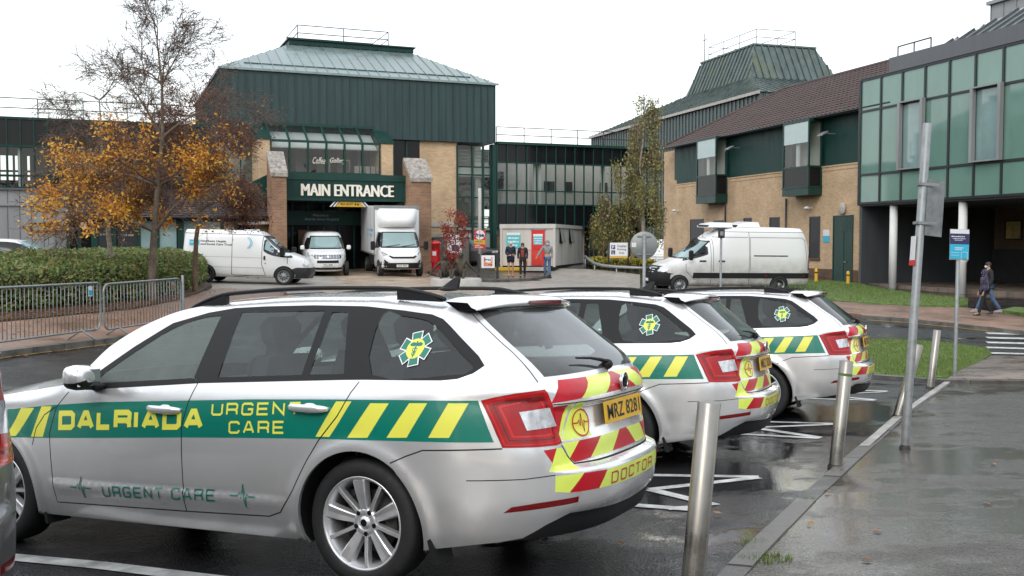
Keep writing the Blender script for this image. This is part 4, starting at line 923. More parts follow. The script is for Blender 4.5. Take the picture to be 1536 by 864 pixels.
# ================================================================ BUILDINGS
def brick_mat(name, c1, c2, mortar, dirt=.25, bw=.225, bh=.075):
    m, nt, b = new_mat(name); L = nt.links.new; tc = nd(nt, 'ShaderNodeTexCoord'); sx = nd(nt, 'ShaderNodeSeparateXYZ'); L(tc.outputs['Object'], sx.inputs[0])
    ad = nd(nt, 'ShaderNodeMath', operation='ADD'); L(sx.outputs['X'], ad.inputs[0]); L(sx.outputs['Y'], ad.inputs[1]); cb = nd(nt, 'ShaderNodeCombineXYZ'); L(ad.outputs[0], cb.inputs['X']); L(sx.outputs['Z'], cb.inputs['Y'])
    br = nd(nt, 'ShaderNodeTexBrick'); br.inputs['Color1'].default_value = (*c1, 1); br.inputs['Color2'].default_value = (*c2, 1); br.inputs['Mortar'].default_value = (*mortar, 1)
    br.inputs['Scale'].default_value = 1; br.inputs['Brick Width'].default_value = bw; br.inputs['Row Height'].default_value = bh; br.inputs['Mortar Size'].default_value = .007; br.inputs['Bias'].default_value = -.2
    L(cb.outputs[0], br.inputs['Vector']); n = nd(nt, 'ShaderNodeTexNoise', Scale=.55, Detail=7.0, Roughness=.65); L(tc.outputs['Object'], n.inputs['Vector'])
    v = nd(nt, 'ShaderNodeMapRange'); v.inputs[1].default_value = .3; v.inputs[2].default_value = .7; v.inputs[3].default_value = 1 - dirt; v.inputs[4].default_value = 1 + dirt * .6; L(n.outputs['Fac'], v.inputs[0])
    s = nd(nt, 'ShaderNodeVectorMath', operation='SCALE'); L(br.outputs['Color'], s.inputs[0]); L(v.outputs[0], s.inputs['Scale']); L(s.outputs[0], b.inputs['Base Color']); b.inputs['Roughness'].default_value = .85
    bp = nd(nt, 'ShaderNodeBump', Strength=.5, Distance=.008); bp.invert = True; L(br.outputs['Fac'], bp.inputs['Height']); L(bp.outputs[0], b.inputs['Normal'])
    return m
def streaky(name, col, rough=.4, metal=.0, var=.25, sx=3, sz=.25, rvar=.1, spec=.5, moss=None):
    """sheet metal / render with vertical weather streaks"""
    m, nt, b = new_mat(name); L = nt.links.new; tc = nd(nt, 'ShaderNodeTexCoord'); mp = nd(nt, 'ShaderNodeMapping'); mp.inputs['Scale'].default_value = (sx, sx, sz); L(tc.outputs['Object'], mp.inputs[0])
    n = nd(nt, 'ShaderNodeTexNoise', Scale=1.0, Detail=7.0, Roughness=.62); L(mp.outputs[0], n.inputs['Vector'])
    mx = nd(nt, 'ShaderNodeMix', data_type='RGBA'); r = nd(nt, 'ShaderNodeMapRange'); r.inputs[1].default_value = .32; r.inputs[2].default_value = .68; L(n.outputs['Fac'], r.inputs[0]); L(r.outputs[0], mx.inputs[0])
    mx.inputs[6].default_value = (*[c * (1 - var) for c in col], 1); mx.inputs[7].default_value = (*[c * (1 + var) for c in col], 1); last = mx.outputs[2]
    if moss:
        n2 = nd(nt, 'ShaderNodeTexNoise', Scale=.5, Detail=8.0, Roughness=.7); L(tc.outputs['Object'], n2.inputs['Vector']); r2 = nd(nt, 'ShaderNodeMapRange'); r2.inputs[1].default_value = .55; r2.inputs[2].default_value = .72; r2.inputs[4].default_value = .7; L(n2.outputs['Fac'], r2.inputs[0])
        m2 = nd(nt, 'ShaderNodeMix', data_type='RGBA'); m2.inputs[7].default_value = (*moss, 1); L(r2.outputs[0], m2.inputs[0]); L(last, m2.inputs[6]); last = m2.outputs[2]
    L(last, b.inputs['Base Color']); b.inputs['Metallic'].default_value = metal; b.inputs['Specular IOR Level'].default_value = spec
    r3 = nd(nt, 'ShaderNodeMapRange'); r3.inputs[1].default_value = .3; r3.inputs[2].default_value = .7; r3.inputs[3].default_value = max(.03, rough - rvar); r3.inputs[4].default_value = rough + rvar; L(n.outputs['Fac'], r3.inputs[0]); L(r3.outputs[0], b.inputs['Roughness'])
    return m
M['buff_brick'] = brick_mat('buff_brick', (.63, .44, .265), (.49, .325, .185), (.48, .39, .29))
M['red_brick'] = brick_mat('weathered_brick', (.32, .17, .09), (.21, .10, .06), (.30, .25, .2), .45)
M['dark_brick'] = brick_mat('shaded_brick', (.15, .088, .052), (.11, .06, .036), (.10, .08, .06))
M['green_clad'] = streaky('green_cladding', (.028, .055, .056), .42, .15, .34, spec=.4)
M['green_paint'] = streaky('green_painted_metal', (.009, .043, .034), .35, 0, .15, spec=.3)
M['green_panel'] = streaky('green_panel', (.008, .040, .034), .5, 0, .3, 2.5, .6, spec=.25)
M['roof_sheet'] = streaky('weathered_roof_sheet', (.20, .262, .258), .28, .35, .25, 1.2, .5, .1, moss=(.22, .27, .20))
M['roof_dark'] = streaky('dark_green_roof_sheet', (.085, .115, .11), .32, .3, .35, 1.5, .35, .12, moss=(.15, .17, .07))
M['clad_side'] = streaky('grey_green_cladding', (.075, .10, .10), .4, .2, .3, 2, .3)
M['under_brick'] = brick_mat('undercroft_brick', (.16, .10, .062), (.12, .07, .045), (.10, .08, .06))  # shade of the deep, enclosed undercroft is put into the brick colour
M['grey_clad'] = streaky('grey_zinc_cladding', (.26, .265, .27), .4, .2, .12, 1.5, .3)
M['dark_grey'] = streaky('dark_grey_render', (.055, .062, .07), .5, 0, .15)
M['charcoal'] = mat('charcoal_metal', (.03, .033, .038), .4, .3)
M['parapet'] = streaky('grey_parapet', (.10, .105, .115), .35, .3, .15)
M['concrete'] = mat('pale_concrete', (.42, .40, .37), .7, var=.2, vscale=2)
M['stone_cap'] = mat('lichen_stone', (.30, .27, .24), .85, var=.5, vscale=6, bump=.6, bscale=30)
M['white_paint'] = mat('white_paint', (.72, .73, .72), .5, var=.06, vscale=1)
M['cream_wall'] = mat('interior_wall', (.60, .58, .54), .8, var=.1, vscale=.8)
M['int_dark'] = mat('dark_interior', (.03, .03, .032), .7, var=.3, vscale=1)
M['spandrel'] = streaky('black_spandrel_glass', (.007, .008, .010), .06, 0, .3, .6, .6, .02, .22)
M['clear_glass'] = glass_mat('clear_glazing', (.72, .76, .74), 1.5, .01, 1.0, .03)
M['dark_glazing'] = glass_mat('dark_glazing', (.25, .27, .27), 1.5, .01, 1.0, .04, (.1, .1, .1))
M['green_glass'] = streaky('green_glass_panel', (.145, .26, .22), .07, 0, .12, .5, .2, .03, .9)
M['win_glass'] = streaky('grey_blue_window_glass', (.20, .30, .30), .04, 0, .2, .4, .4, .02, 1.0)
M['blind'] = mat('pale_panel', (.46, .56, .55), .4, var=.05)
M['yellow'] = mat('yellow_metal', (.62, .36, .02), .5, var=.15, vscale=10)
M['sign_white'] = mat('sign_white', (.72, .73, .74), .4, var=.04)
M['cream_letters'] = mat('cream_letters', (.80, .76, .66), .5)
M['sign_blue'] = mat('sign_blue', (.03, .42, .62), .4); M['sign_navy'] = mat('sign_navy', (.03, .03, .11), .4); M['sign_cyan'] = mat('sign_teal', (.07, .48, .54), .4)
M['sign_red'] = mat('sign_red', (.60, .02, .02), .4); M['amber'] = mat('amber_lit_blind', (.50, .38, .14), .7, var=.3, vscale=6)
M['post_red'] = mat('pillar_box_red', (.55, .008, .012), .3, coat=.5, var=.1); M['bronze'] = mat('bronze', (.055, .045, .032), .45, .55, var=.45, vscale=5, rvar=.12)
def tile_mat(name, c):
    m, nt, b = new_mat(name); L = nt.links.new; tc = nd(nt, 'ShaderNodeTexCoord')
    n = nd(nt, 'ShaderNodeTexNoise', Scale=1.3, Detail=8.0, Roughness=.7); L(tc.outputs['Object'], n.inputs['Vector']); v = nd(nt, 'ShaderNodeTexWhiteNoise'); 
    mx = nd(nt, 'ShaderNodeMix', data_type='RGBA'); r = nd(nt, 'ShaderNodeMapRange'); r.inputs[1].default_value = .3; r.inputs[2].default_value = .7; L(n.outputs['Fac'], r.inputs[0]); L(r.outputs[0], mx.inputs[0])
    mx.inputs[6].default_value = (*[q * .65 for q in c], 1); mx.inputs[7].default_value = (*[q * 1.3 for q in c], 1); L(mx.outputs[2], b.inputs['Base Color']); b.inputs['Roughness'].default_value = .65
    return m
M['red_tile'] = tile_mat('brown_red_roof_tile', (.060, .036, .032)); M['dark_tile'] = tile_mat('dark_roof_tile', (.055, .042, .042))
class Fac:
    """vertical facade frame: X along the wall to the right, Y into the building, Z up"""
    def __init__(s, px, d, ang):
        p = at(px, 362, d); a = R_(ang); s.o = Vector((p.x, p.y, 0)); s.ex = Vector((math.cos(a), math.sin(a), 0)); s.ey = Vector((-math.sin(a), math.cos(a), 0))
        s.M = Matrix(((s.ex.x, s.ey.x, 0, s.o.x), (s.ex.y, s.ey.y, 0, s.o.y), (0, 0, 1, 0), (0, 0, 0, 1)))
    def q(s, px, py, off=0):
        d = raydir(px, py); r0 = CAM - s.o; t = (off - r0.dot(s.ey)) / d.dot(s.ey); p = r0 + d * t; return p.dot(s.ex), p.z
    def u(s, px, off=0, py=300): return s.q(px, py, off)[0]
    def z(s, px, py, off=0): return s.q(px, py, off)[1]
    def w(s, u, y, z): return s.M @ Vector((u, y, z))
def ribs_v(mb, u0, u1, pitch, y, z0, z1, w=.04, d=.04, mi=0):
    n = max(1, round((u1 - u0) / pitch))
    for i in range(n + 1):
        u = u0 + (u1 - u0) * i / n; mb.box(u - w/2, u + w/2, y - d, y - .002, z0, z1, mi)
def slope(mb, bl, br, tl, tr, pitch=.5, h=.05, mi=0, rmi=0, w=.04):
    """roof plane with standing seams: bl-br eave, tl-tr top edge"""
    bl, br, tl, tr = map(Vector, (bl, br, tl, tr)); n = (br - bl).cross(tl - bl).normalized(); n = n if n.z > 0 else -n
    t = .06
    mb.add([bl, br, tr, tl, bl - n*t, br - n*t, tr - n*t, tl - n*t], [(0, 1, 2, 3), (7, 6, 5, 4), (0, 4, 5, 1), (1, 5, 6, 2), (2, 6, 7, 3), (3, 7, 4, 0)], mi, False)
    e = (br - bl); Lh = e.length; e.normalize(); up = n.cross(e); up = up if up.z > 0 else -up; H = (tl - bl).dot(up); H2 = (tr - bl).dot(up)
    a = (tl - bl).dot(e); b = (tr - bl).dot(e); k = max(1, round(Lh / pitch))
    for i in range(1, k):
        u = Lh * i / k
        if a > 1e-6 and u < a: hh = H * u / a
        elif b < Lh - 1e-6 and u > b: hh = H2 * (Lh - u) / (Lh - b)
        else: hh = H + (H2 - H) * (u - a) / max(b - a, 1e-6)
        if hh < .1: continue
        p = bl + e * u; c = [p + e * s1 * w/2 + up * (0 if s2 == 0 else hh) + n * s3 for s1 in (-1, 1) for s2 in (0, 1) for s3 in (.001, h)]
        mb.add(c, [(0, 1, 3, 2), (4, 6, 7, 5), (1, 5, 7, 3), (0, 4, 5, 1), (2, 3, 7, 6)], rmi, False)
def tiles(mb, bl, br, tl, tr, cw=.33, ch=.35, amp=.045, mi=0):
    """pantile roof plane as real wavy courses"""
    bl, br, tl, tr = map(Vector, (bl, br, tl, tr)); n = (br - bl).cross(tl - bl).normalized(); n = n if n.z > 0 else -n
    e = (br - bl); Lh = e.length; e.normalize(); up = n.cross(e); up = up if up.z > 0 else -up; H = (tl - bl).dot(up); a = (tl - bl).dot(e); b = (tr - bl).dot(e)
    rows = max(1, int(H / ch)); nc = int(Lh / cw) * 4
    for r in range(rows):
        v0, v1 = H * r / rows, H * (r + 1) / rows; V = []; k = 0
        l0, r0 = a * v0 / H, Lh - (Lh - b) * v0 / H; ua = [max(l0, min(r0, Lh * i / nc)) for i in range(nc + 1)]
        l1, r1 = a * v1 / H, Lh - (Lh - b) * v1 / H
        for i, u in enumerate(ua):
            wv = amp * abs(math.sin(pi * (i / 4.0))) ; u1_ = max(l1, min(r1, u))
            V += [bl + e * u + up * v0 + n * (wv + .035), bl + e * u1_ + up * (v1 + .0) + n * (wv), bl + e * u + up * v0 + n * (wv - .01)]
        mb.add(V, [(3*i, 3*i+3, 3*i+4, 3*i+1) for i in range(nc)] + [(3*i+2, 3*i+5, 3*i+3, 3*i) for i in range(nc)], mi, False)
def railing(root, pts, h=1.1, post=1.8, r=.03, name='railing', m='charcoal', mid=2):
    mb = MB(); P_ = [Vector(p) for p in pts]
    for k in range(1, mid + 1): mb.tube([p + Vector((0, 0, h * k / mid)) for p in P_], r, 6)
    for a, b in zip(P_[:-1], P_[1:]):
        n = max(1, round((b - a).length / post))
        for i in range(n + 1):
            p = a + (b - a) * i / n; mb.cyl(p, p + Vector((0, 0, h)), r, n=6)
    return mb.build(name, M[m], root)
A = Fac(540, 52, 22)
bz = -.3
# ---------------------------------------------------------------- main entrance block
def entrance_block():
    root = empty('entrance_building', A.M, label='green metal-clad building with the main entrance canopy and grey hipped roof', cat='building')
    u0, zt = A.q(331, 101); u1, _ = A.q(743, 130); zb = A.z(592, 209); D = 15
    mb = MB(); mb.box(u0, u1, 0, D, zb, zt, 0); ribs_v(mb, u0 + .02, u1 - .02, .40, 0, zb + .01, zt - .01, .035, .04)
    for s, ux in ((-1, u0), (1, u1)):
        for i in range(36): y = .2 + i * .42; mb.box(ux - .04 if s < 0 else ux + .002, ux - .002 if s < 0 else ux + .04, y, y + .035, zb + .01, zt - .01)
    mb.build('upper_wall', M['green_clad'], root)
    # roof
    a = A.q(437, 66, 4.6)[0] - u0; b = u1 - A.q(615, 78, 4.6)[0]; zr = A.z(520, 72, 4.6); e = .12
    P0 = [(u0 - e, -e, zt + .02), (u1 + e, -e, zt + .02), (u1 + e, D + e, zt + .02), (u0 - e, D + e, zt + .02)]; Q0 = [(u0 + a, 4.6, zr), (u1 - b, 4.6, zr), (u1 - b, D - 4.6, zr), (u0 + a, D - 4.6, zr)]
    mb = MB()
    for i in range(4): slope(mb, P0[i], P0[(i+1) % 4], Q0[i], Q0[(i+1) % 4], .55, .035, 0, 0, .03)
    mb.box(u0 - e - .03, u1 + e + .03, -e - .03, -e + .02, zt - .06, zt + .05, 0)
    # snow guard line
    mb.tube([(u0 + 1.2, .7, zt + .42), (u1 - 1.2, .7, zt + .42)], .04, 6, mi=1)
    rf = mb.build('roof', [M['roof_sheet'], M['green_clad']], root)
    mb = MB(); mb.box(u0 + a - .15, u1 - b + .15, 4.4, D - 4.4, zr - .05, zr + .2, 0); mb.box(u0 + a - .25, u1 - b + .25, 4.3, D - 4.3, zr + .2, zr + .27, 0)
    mb.build('roof_cap', M['green_panel'], rf)
    c = [(u0 + a + .4, 4.9, zr + .27), (u1 - b - 1.2, 4.9, zr + .27), (u1 - b - 1.2, 8.5, zr + .27), (u0 + a + .4, 8.5, zr + .27)]
    railing(rf, c + [c[0]], .85, 2.6, .026)
    # ground and first floor behind
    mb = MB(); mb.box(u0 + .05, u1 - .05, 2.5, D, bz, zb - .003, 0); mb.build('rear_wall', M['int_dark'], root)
    ub = A.u(632), A.u(688)
    mb = MB(); mb.box(ub[0], ub[1], .25, 2.5, bz, zb - .004, 0); mb.build('brick_panel', M['buff_brick'], root)
    mb = MB(); mb.box(ub[0] + .1, ub[1] + .02, .18, .25, A.z(660, 340), A.z(660, 333)); mb.build('band_course', M['concrete'], root)
    # dark glazing strip between canopy and brick
    ua = A.u(585); zg = A.z(600, 265)
    mb = MB(); mb.box(ua, ub[0], .3, .34, zg - 3, zb - .004, 0); 
    for px in (592, 612): mb.box(A.u(px) - .05, A.u(px) + .05, .2, .298, zg - 3, zb - .005, 1)
    mb.build('window', [M['spandrel'], M['green_paint']], root)
    # left part behind the tree: glazing and brick
    ul = A.u(388); mb = MB()
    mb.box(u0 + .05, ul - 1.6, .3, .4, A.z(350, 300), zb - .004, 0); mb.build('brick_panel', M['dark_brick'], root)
    mb = MB(); mb.box(ul - 1.6, ul, .32, .36, A.z(350, 300), zb - .004, 0)
    for i in range(3): mb.box(ul - 1.6 + i * .75, ul - 1.54 + i * .75, .24, .318, A.z(350, 300), zb - .005, 1)
    mb.build('window', [M['clear_glass'], M['green_paint']], root)
    mb = MB(); mb.box(u0, ul, 1.2, 1.3, A.z(350, 300), zb - .006, 0); mb.build('inner_wall', M['cream_wall'], root)
    # atrium bay: flanking brick fins with raking green caps
    of = -2.0; f0 = A.u(388, of), A.u(407, of); f1 = A.u(571, of), A.u(590, of); zc1 = A.z(400, 209, of); zf = A.z(500, 262, of)
    for (a_, b_) in (f0, f1):
        mb = MB(); mb.box(a_, b_, of, .24, zf - .6, zc1, 0); fin = mb.build('brick_fin', M['buff_brick'], root)
        mb = MB(); mb.hull([(x, y, z) for x in (a_ - .03, b_ + .03) for y, z in ((of - .06, zc1 + .002), (of - .06, zc1 + .12), (.1, zc1 + .002), (-.45, zb + .35), (-.04, zb + .35))]); mb.build('fin_cap', M['green_paint'], fin)
    g0, g1 = f0[1], f1[0]; zs = A.z(480, 213, of); gl = MB(); fr = MB(); n = 6
    gl.quad((g0, of + .1, zf), (g1, of + .1, zf), (g1, of + .1, zs), (g0, of + .1, zs)); yt = -.5; zt2 = A.z(480, 190, yt)
    gl.quad((g0, of + .1, zs), (g1, of + .1, zs), (g1, yt, zt2), (g0, yt, zt2)); gl.build('atrium_glazing', M['clear_glass'], root)
    for i in range(n + 1):
        x = g0 + (g1 - g0) * i / n; fr.box(x - .05, x + .05, of, of + .1, zf, zs); fr.hull([(x + s * .05, y, z) for s in (-1, 1) for y, z in ((of, zs), (of + .1, zs), (yt, zt2 + .07), (yt, zt2 - .03))])
    fr.box(g0, g1, of - .02, of + .12, zs - .05, zs + .06); fr.box(g0, g1, of - .02, of + .12, zf - .02, zf + .1); fr.box(g0 - .1, g1 + .1, yt - .05, 0, zt2 - .02, zt2 + .12)
    fr.build('atrium_frame', M['green_paint'], root)
    mb = MB(); mb.box(g0, g1, 2.2, 2.3, zf - .3, zb + .2, 0); mb.box(g0, g1, of + .12, 2.3, zf - .3, zf - .05, 1); mb.box(g0, g1, .6, 2.2, zb - .25, zb - .1, 0)
    for i in range(5): mb.box(g0 + .5 + i * 1.1, g0 + .8 + i * 1.1, 2.16, 2.198, zf + .1, zf + 2.2, 1)
    mb.build('atrium_room', [M['cream_wall'], M['int_dark']], root)
    mb = MB(); mb.hull([(x, y, z) for x in (g0 + .06, g1 - .06) for y, z in ((of + .45, zs - .25), (of + .45, zs - .30), (yt + .3, zt2 - .3), (yt + .3, zt2 - .35))]); mb.build('atrium_ceiling', M['white_paint'], root)
    mb = MB(); x0 = A.u(488, of + .1)
    for i in range(6): mb.box(x0 + 1.6 + i * .28, x0 + 1.82 + i * .28, of + .6, of + .8, zf + .05, zf + .5, 0)
    mb.box(x0 + .3, x0 + 1.3, of + .5, of + .56, zf + .05, zf + .1); mb.tube([(x0 + .3, of + .5, zf), (x0 + .3, of + .5, zf + .75), (x0 + 1.3, of + .5, zf + .75), (x0 + 1.3, of + .5, zf)], .03, 6)
    mb.build('gallery_furniture', M['concrete'], root)
    mb = MB()
    for w, (xa, xb) in (('Coffee', (470, 489)), ('Gallery', (496, 520))):
        ua_, ub_ = A.u(xa, of), A.u(xb, of); zz = A.z(495, 246, of); put_text(mb, w, (ua_, of + .07, zz), (1, 0, 0), (0, 0, 1), ub_ - ua_, .32, shear=.4, bold=.0)
    mb.build('window_lettering', M['cream_letters'], root)
    # canopy with sign
    oc = -4.0; c0, c1 = A.u(429, oc), A.u(621, oc); zt3, zb3 = A.z(520, 262, oc), A.z(520, 301, oc)
    mb = MB(); mb.box(c0, c1, oc, -.0, zb3, zt3, 0); mb.box(c0, c1, oc - .05, oc - .002, zt3 - .28, zt3 + .02, 1); mb.box(c0, c1, oc - .03, oc - .002, zb3 - .02, zb3 + .1, 1)
    cl = A.u(372, -3.0); mb.hull([(cl, y, z) for y in (-2.9, -.5) for z in (zb3 + .05, zt3 - .5)] + [(cl + .9, y, zt3 - .02) for y in (-2.9, -.5)] + [(c0 + .01, y, z) for y in (-2.9, -.5) for z in (zb3 + .05, zt3 - .02)], 1)
    cn = mb.build('canopy', [M['green_panel'], M['green_paint']], root)
    mb = MB(); ta, tz = A.q(452, 293.5, oc); tb = A.u(589.5, oc); [put_text(mb, 'MAIN ENTRANCE', (ta + dx, oc - .06 - k * .004, tz), (1, 0, 0), (0, 0, 1), tb - ta, .56) for k, dx in enumerate((-.03, -.015, 0, .015, .03))]
    mb.build('sign_lettering', M['cream_letters'], cn)
    # height limit board
    oh = oc + .1; xa, za = A.q(503, 310, oh); xb, _ = A.q(546, 310, oh); mb = MB(); mb.prism([(xa, za), (xb, za), (xb - .22, za + .24), (xa + .22, za + .24)], oh - .03, oh, 'Y', 0)
    for s in (0, 1): 
        for k in range(2):
            x = (xa - .12 - k * .16) if s == 0 else (xb + .02 + k * .16); sg = .22 if s == 0 else -.22; mb.prism([(x, za), (x + .08, za), (x + .08 + sg, za + .24), (x + sg, za + .24)], oh - .03, oh, 'Y', 1)
    hb = mb.build('height_board', [M['yellow'], M['sign_white']], cn); mb = MB(); put_text(mb, 'MAX HEIGHT', (xa + .25, oh - .035, za + .07), (1, 0, 0), (0, 0, 1), (xb - xa - .5) * .68, .11, bold=.01); marks_row(mb, xa + .3 + (xb - xa - .5) * .7, xb - .25, za + .07, .1, oh - .035); mb.build('board_lettering', M['ink'], hb)
    mb = MB(); mb.tube([(xa + .4, oh, za + .24), (xa + .4, oh, zb3)], .015, 5); mb.tube([(xb - .4, oh, za + .24), (xb - .4, oh, zb3)], .015, 5); mb.build('hanger', M['charcoal'], hb)
    # brick pillars with sloping stone caps
    op = -5.0
    for (xa, xb, yt_, yb_) in ((408, 430, 232, 262), (617, 647, 242, 270)):
        ua_, ub_ = A.u(xa, op), A.u(xb, op); z0_, z1_ = A.z(xa, yb_, op), A.z(xa, yt_, op + 1.4); mb = MB(); mb.hull([(x, y, z) for x in (ua_, ub_) for y, z in ((op, bz), (op + 1.5, bz), (op, z0_), (op + 1.2, z1_), (op + 1.5, z1_))]); pl = mb.build('brick_pillar', M['red_brick'], root)
        mb = MB(); mb.hull([(x, y, z) for x in (ua_ - .06, ub_ + .06) for y, z in ((op - .08, z0_ - .08), (op - .08, z0_ + .10), (op + 1.15, z1_ + .14), (op + 1.3, z1_ + .03))]); mb.build('pillar_cap', M['stone_cap'], pl)
    # recessed lobby
    mb = MB(); mb.box(c0, c1, -1.0, -.9, bz, zb3 - .01, 0); mb.box(c0, c1, -1.3, -1.02, 2.55, 3.25, 1)
    for i in range(9):
        x = c0 + (c1 - c0) * i / 8; mb.box(x - .05, x + .05, -1.12, -1.02, bz, zb3 - .02, 1)
    mb.build('lobby_front', [M['spandrel'], M['green_panel']], root)
    mb = MB(); xw = A.u(455, -1.3); put_text(mb, 'Welcome to', (xw + .45, -1.31, 2.98), (1, 0, 0), (0, 0, 1), .8, .12); put_text(mb, 'Antrim Area Hospital', (xw + .05, -1.31, 2.74), (1, 0, 0), (0, 0, 1), 1.7, .17); mb.build('lobby_lettering', M['galv'], root)
    mb = MB(); mb.box(A.u(447, -1.2), A.u(470, -1.2), -1.16, -1.14, .9, 2.3, 0); mb.box(A.u(474, -1.2), A.u(500, -1.2), -1.16, -1.14, 1.2, 2.3, 0); mb.build('noticeboard', M['dark_brick'], root)
    # glazed stair tower
    s0, s1 = A.u(688), A.u(740); zst = A.z(715, 218)
    gl = MB(); gl.quad((s0, .3, bz), (s1, .3, bz), (s1, .3, zst), (s0, .3, zst)); gl.build('stair_glazing', M['clear_glass'], root)
    fr = MB()
    for px in (688, 711, 727, 739): fr.box(A.u(px) - .05, A.u(px) + .05, .2, .3, bz, zst)
    for y in (250, 262, 296, 327, 346): z = A.z(711, y); fr.box(s0, s1, .22, .298, z - .04, z + .04)
    fr.box(s1 - .02, s1 + .2, .05, .6, bz, zst + .1); fr.build('stair_frame', M['green_paint'], root)
    mb = MB(); z = A.z(711, 264); mb.box(s0, s1, .5, 2.4, z, z + .55, 0); z = A.z(711, 372); mb.box(s0, s1, .35, .45, z, z + 1.1, 0); mb.box(A.u(720), A.u(728), .7, .9, bz, zst, 0); mb.box(s0 + .1, s0 + .3, .9, 1.1, bz, zst, 1)
    mb.box(s0, s1 + .2, 2.35, 2.45, bz, zst, 1); mb.build('stair_interior', [M['white_paint'], M['concrete']], root)
    for z in (A.z(711, 246), A.z(711, 345)): railing(root, [(s0 + .1, .45, z), (s1 - .1, .45, z)], .75, .9, .02, 'stair_rail', 'green_paint' if z < 4 else 'galv', 4)
entrance_block()
# ---------------------------------------------------------------- curtain-wall link
def curtain(mb_g, mb_f, u0, u1, bands, n, y=0):
    pass
def link_block():
    root = empty('link_building', A.M, label='dark glass curtain-wall block behind the portable cabin, railing along its flat roof', cat='building')
    u0, u1 = A.u(741) + .2, A.u(985); zt = A.z(743, 216); z1 = A.z(743, 243); z2 = A.z(743, 306); z3 = A.z(743, 339); n = 17
    mb = MB(); mb.box(u0, u1, .1, .16, z1, zt, 0); mb.build('upper_spandrel', M['spandrel'], root); mb = MB(); mb.box(u0, u1, .1, .16, z3, z2, 0); mb.build('lower_spandrel', M['spandrel'], root)
    mb = MB(); mb.quad((u0, .13, z2), (u1, .13, z2), (u1, .13, z1), (u0, .13, z1)); mb.build('corridor_glazing', M['clear_glass'], root)
    mb = MB()
    for i in range(n + 1): x = u0 + (u1 - u0) * i / n; mb.box(x - .028, x + .028, .02, .098, z3, zt)
    for z in (z1, z2, z3, z2 + .75): mb.box(u0, u1, .03, .097, z - .035, z + .035)
    mb.box(u0, u1 , -.12, .5, zt, zt + .14); mb.build('curtain_frame', M['green_paint'], root)
    mb = MB(); mb.box(u0, u1, 3.0, 3.1, z2 - .2, z1 + .2, 0); mb.box(u0, u1, .18, 3, z2 - .2, z2 - .05, 1); mb.box(u0, u1, 3.1, 12, zt - .3, zt - .02, 1); mb.box(u0, u1, .18, .9, z1 + .02, z1 + .1, 0)
    for px in (806, 812, 908): mb.box(A.u(px), A.u(px) + .16, .4, .6, z2, z1, 2)
    mb.box(A.u(755), A.u(785), 2.95, 2.99, z2 + 1.0, z1 - .3, 1)
    for px in (848, 852, 880, 935): mb.box(A.u(px), A.u(px) + .5, 2.95, 2.99, z2 + .9, z2 + 1.5, 1)
    mb.build('corridor', [M['cream_wall'], M['int_dark'], M['white_paint']], root)
    mb = MB(); mb.box(u0, u1, 1.4, 1.6, bz, z3, 0); mb.build('rear_wall', M['int_dark'], root)
    for px in (745, 888, 905, 940, 960): mb = MB(); mb.box(A.u(px, 1), A.u(px, 1) + .55, 1.0, 1.4, bz, z3, 0); mb.build('brick_pier', M['buff_brick'], root)
    for px in (893, 900, 915, 922, 950, 972): mb = MB(); mb.cyl((A.u(px), .5, bz), (A.u(px), .5, z3), .09, n=10); mb.build('post', M['green_panel'], root)
    mb = MB(); mb.box(A.u(744), A.u(760), .8, .9, A.z(750, 352), z3, 0); mb.build('lintel', M['concrete'], root)
    railing(root, [(u0 + .1, .4, zt + .14), (u1, .4, zt + .14)], .85, 1.7, .024)
link_block()
# ---------------------------------------------------------------- left wing
def wing():
    root = empty('hospital_wing', A.M, label='long two-storey wing with black glass band and roof railing behind the orange tree', cat='building')
    u0, u1 = A.u(-160), A.u(320); zt = A.z(10, 178); z1 = A.z(10, 218); z2 = A.z(10, 281)
    mb = MB(); mb.box(u0, u1, .2, .26, z1, zt, 0); mb.build('upper_spandrel', M['spandrel'], root)
    mb = MB(); mb.box(u0, u1, .1, .3, zt, zt + .12); n = 24
    for i in range(n + 1): x = u0 + (u1 - u0) * i / n; mb.box(x - .03, x + .03, .1, .198, z2, zt)
    for z in (z1, z2, z2 + .55): mb.box(u0, u1, .12, .197, z - .05, z + .05)
    mb.build('frame', M['green_panel'], root)
    mb = MB(); mb.quad((u0, .22, z2), (u1, .22, z2), (u1, .22, z1), (u0, .22, z1)); mb.build('window', M['clear_glass'], root)
    # open glazing on the far side lets the sky through
    mb = MB(); xs = [A.u(p, 4) for p in (-160, -20, 28, 42, 46, 200, 320)]
    mb.box(u0, u1, 4, 4.1, z2 - .1, z2 + .55, 0); mb.box(u0, u1, 4, 4.1, z1 - .15, zt - .1, 0); mb.box(u0, u1, 4, 4.1, z2 + .95, z2 + 1.05, 0)
    for a, b in ((xs[2], xs[3]), (xs[4], xs[6])): mb.box(a, b, 3.95, 4.12, z2, z1, 1)
    for p in (-60, -20, 0, 12, 22): mb.box(A.u(p, 4) - .05, A.u(p, 4) + .05, 3.96, 4.1, z2, z1, 0)
    mb.box(A.u(27), A.u(33), .5, .7, z2, z1, 2); mb.box(u0, u1, .27, 12, zt - .25, zt - .02, 0); mb.box(u0, u1, .27, 12, z2 - .3, z2 - .06, 0)
    mb.build('corridor', [M['int_dark'], M['dark_brick'], M['white_paint']], root)
    railing(root, [(u0, .5, zt + .12), (u1, .5, zt + .12)], .9, 1.9, .024)
    mb = MB(); mb.box(u0, u1, .3, 12, bz, z2 - .32, 0); mb.build('lower_wall', M['dark_grey'], root)
wing()
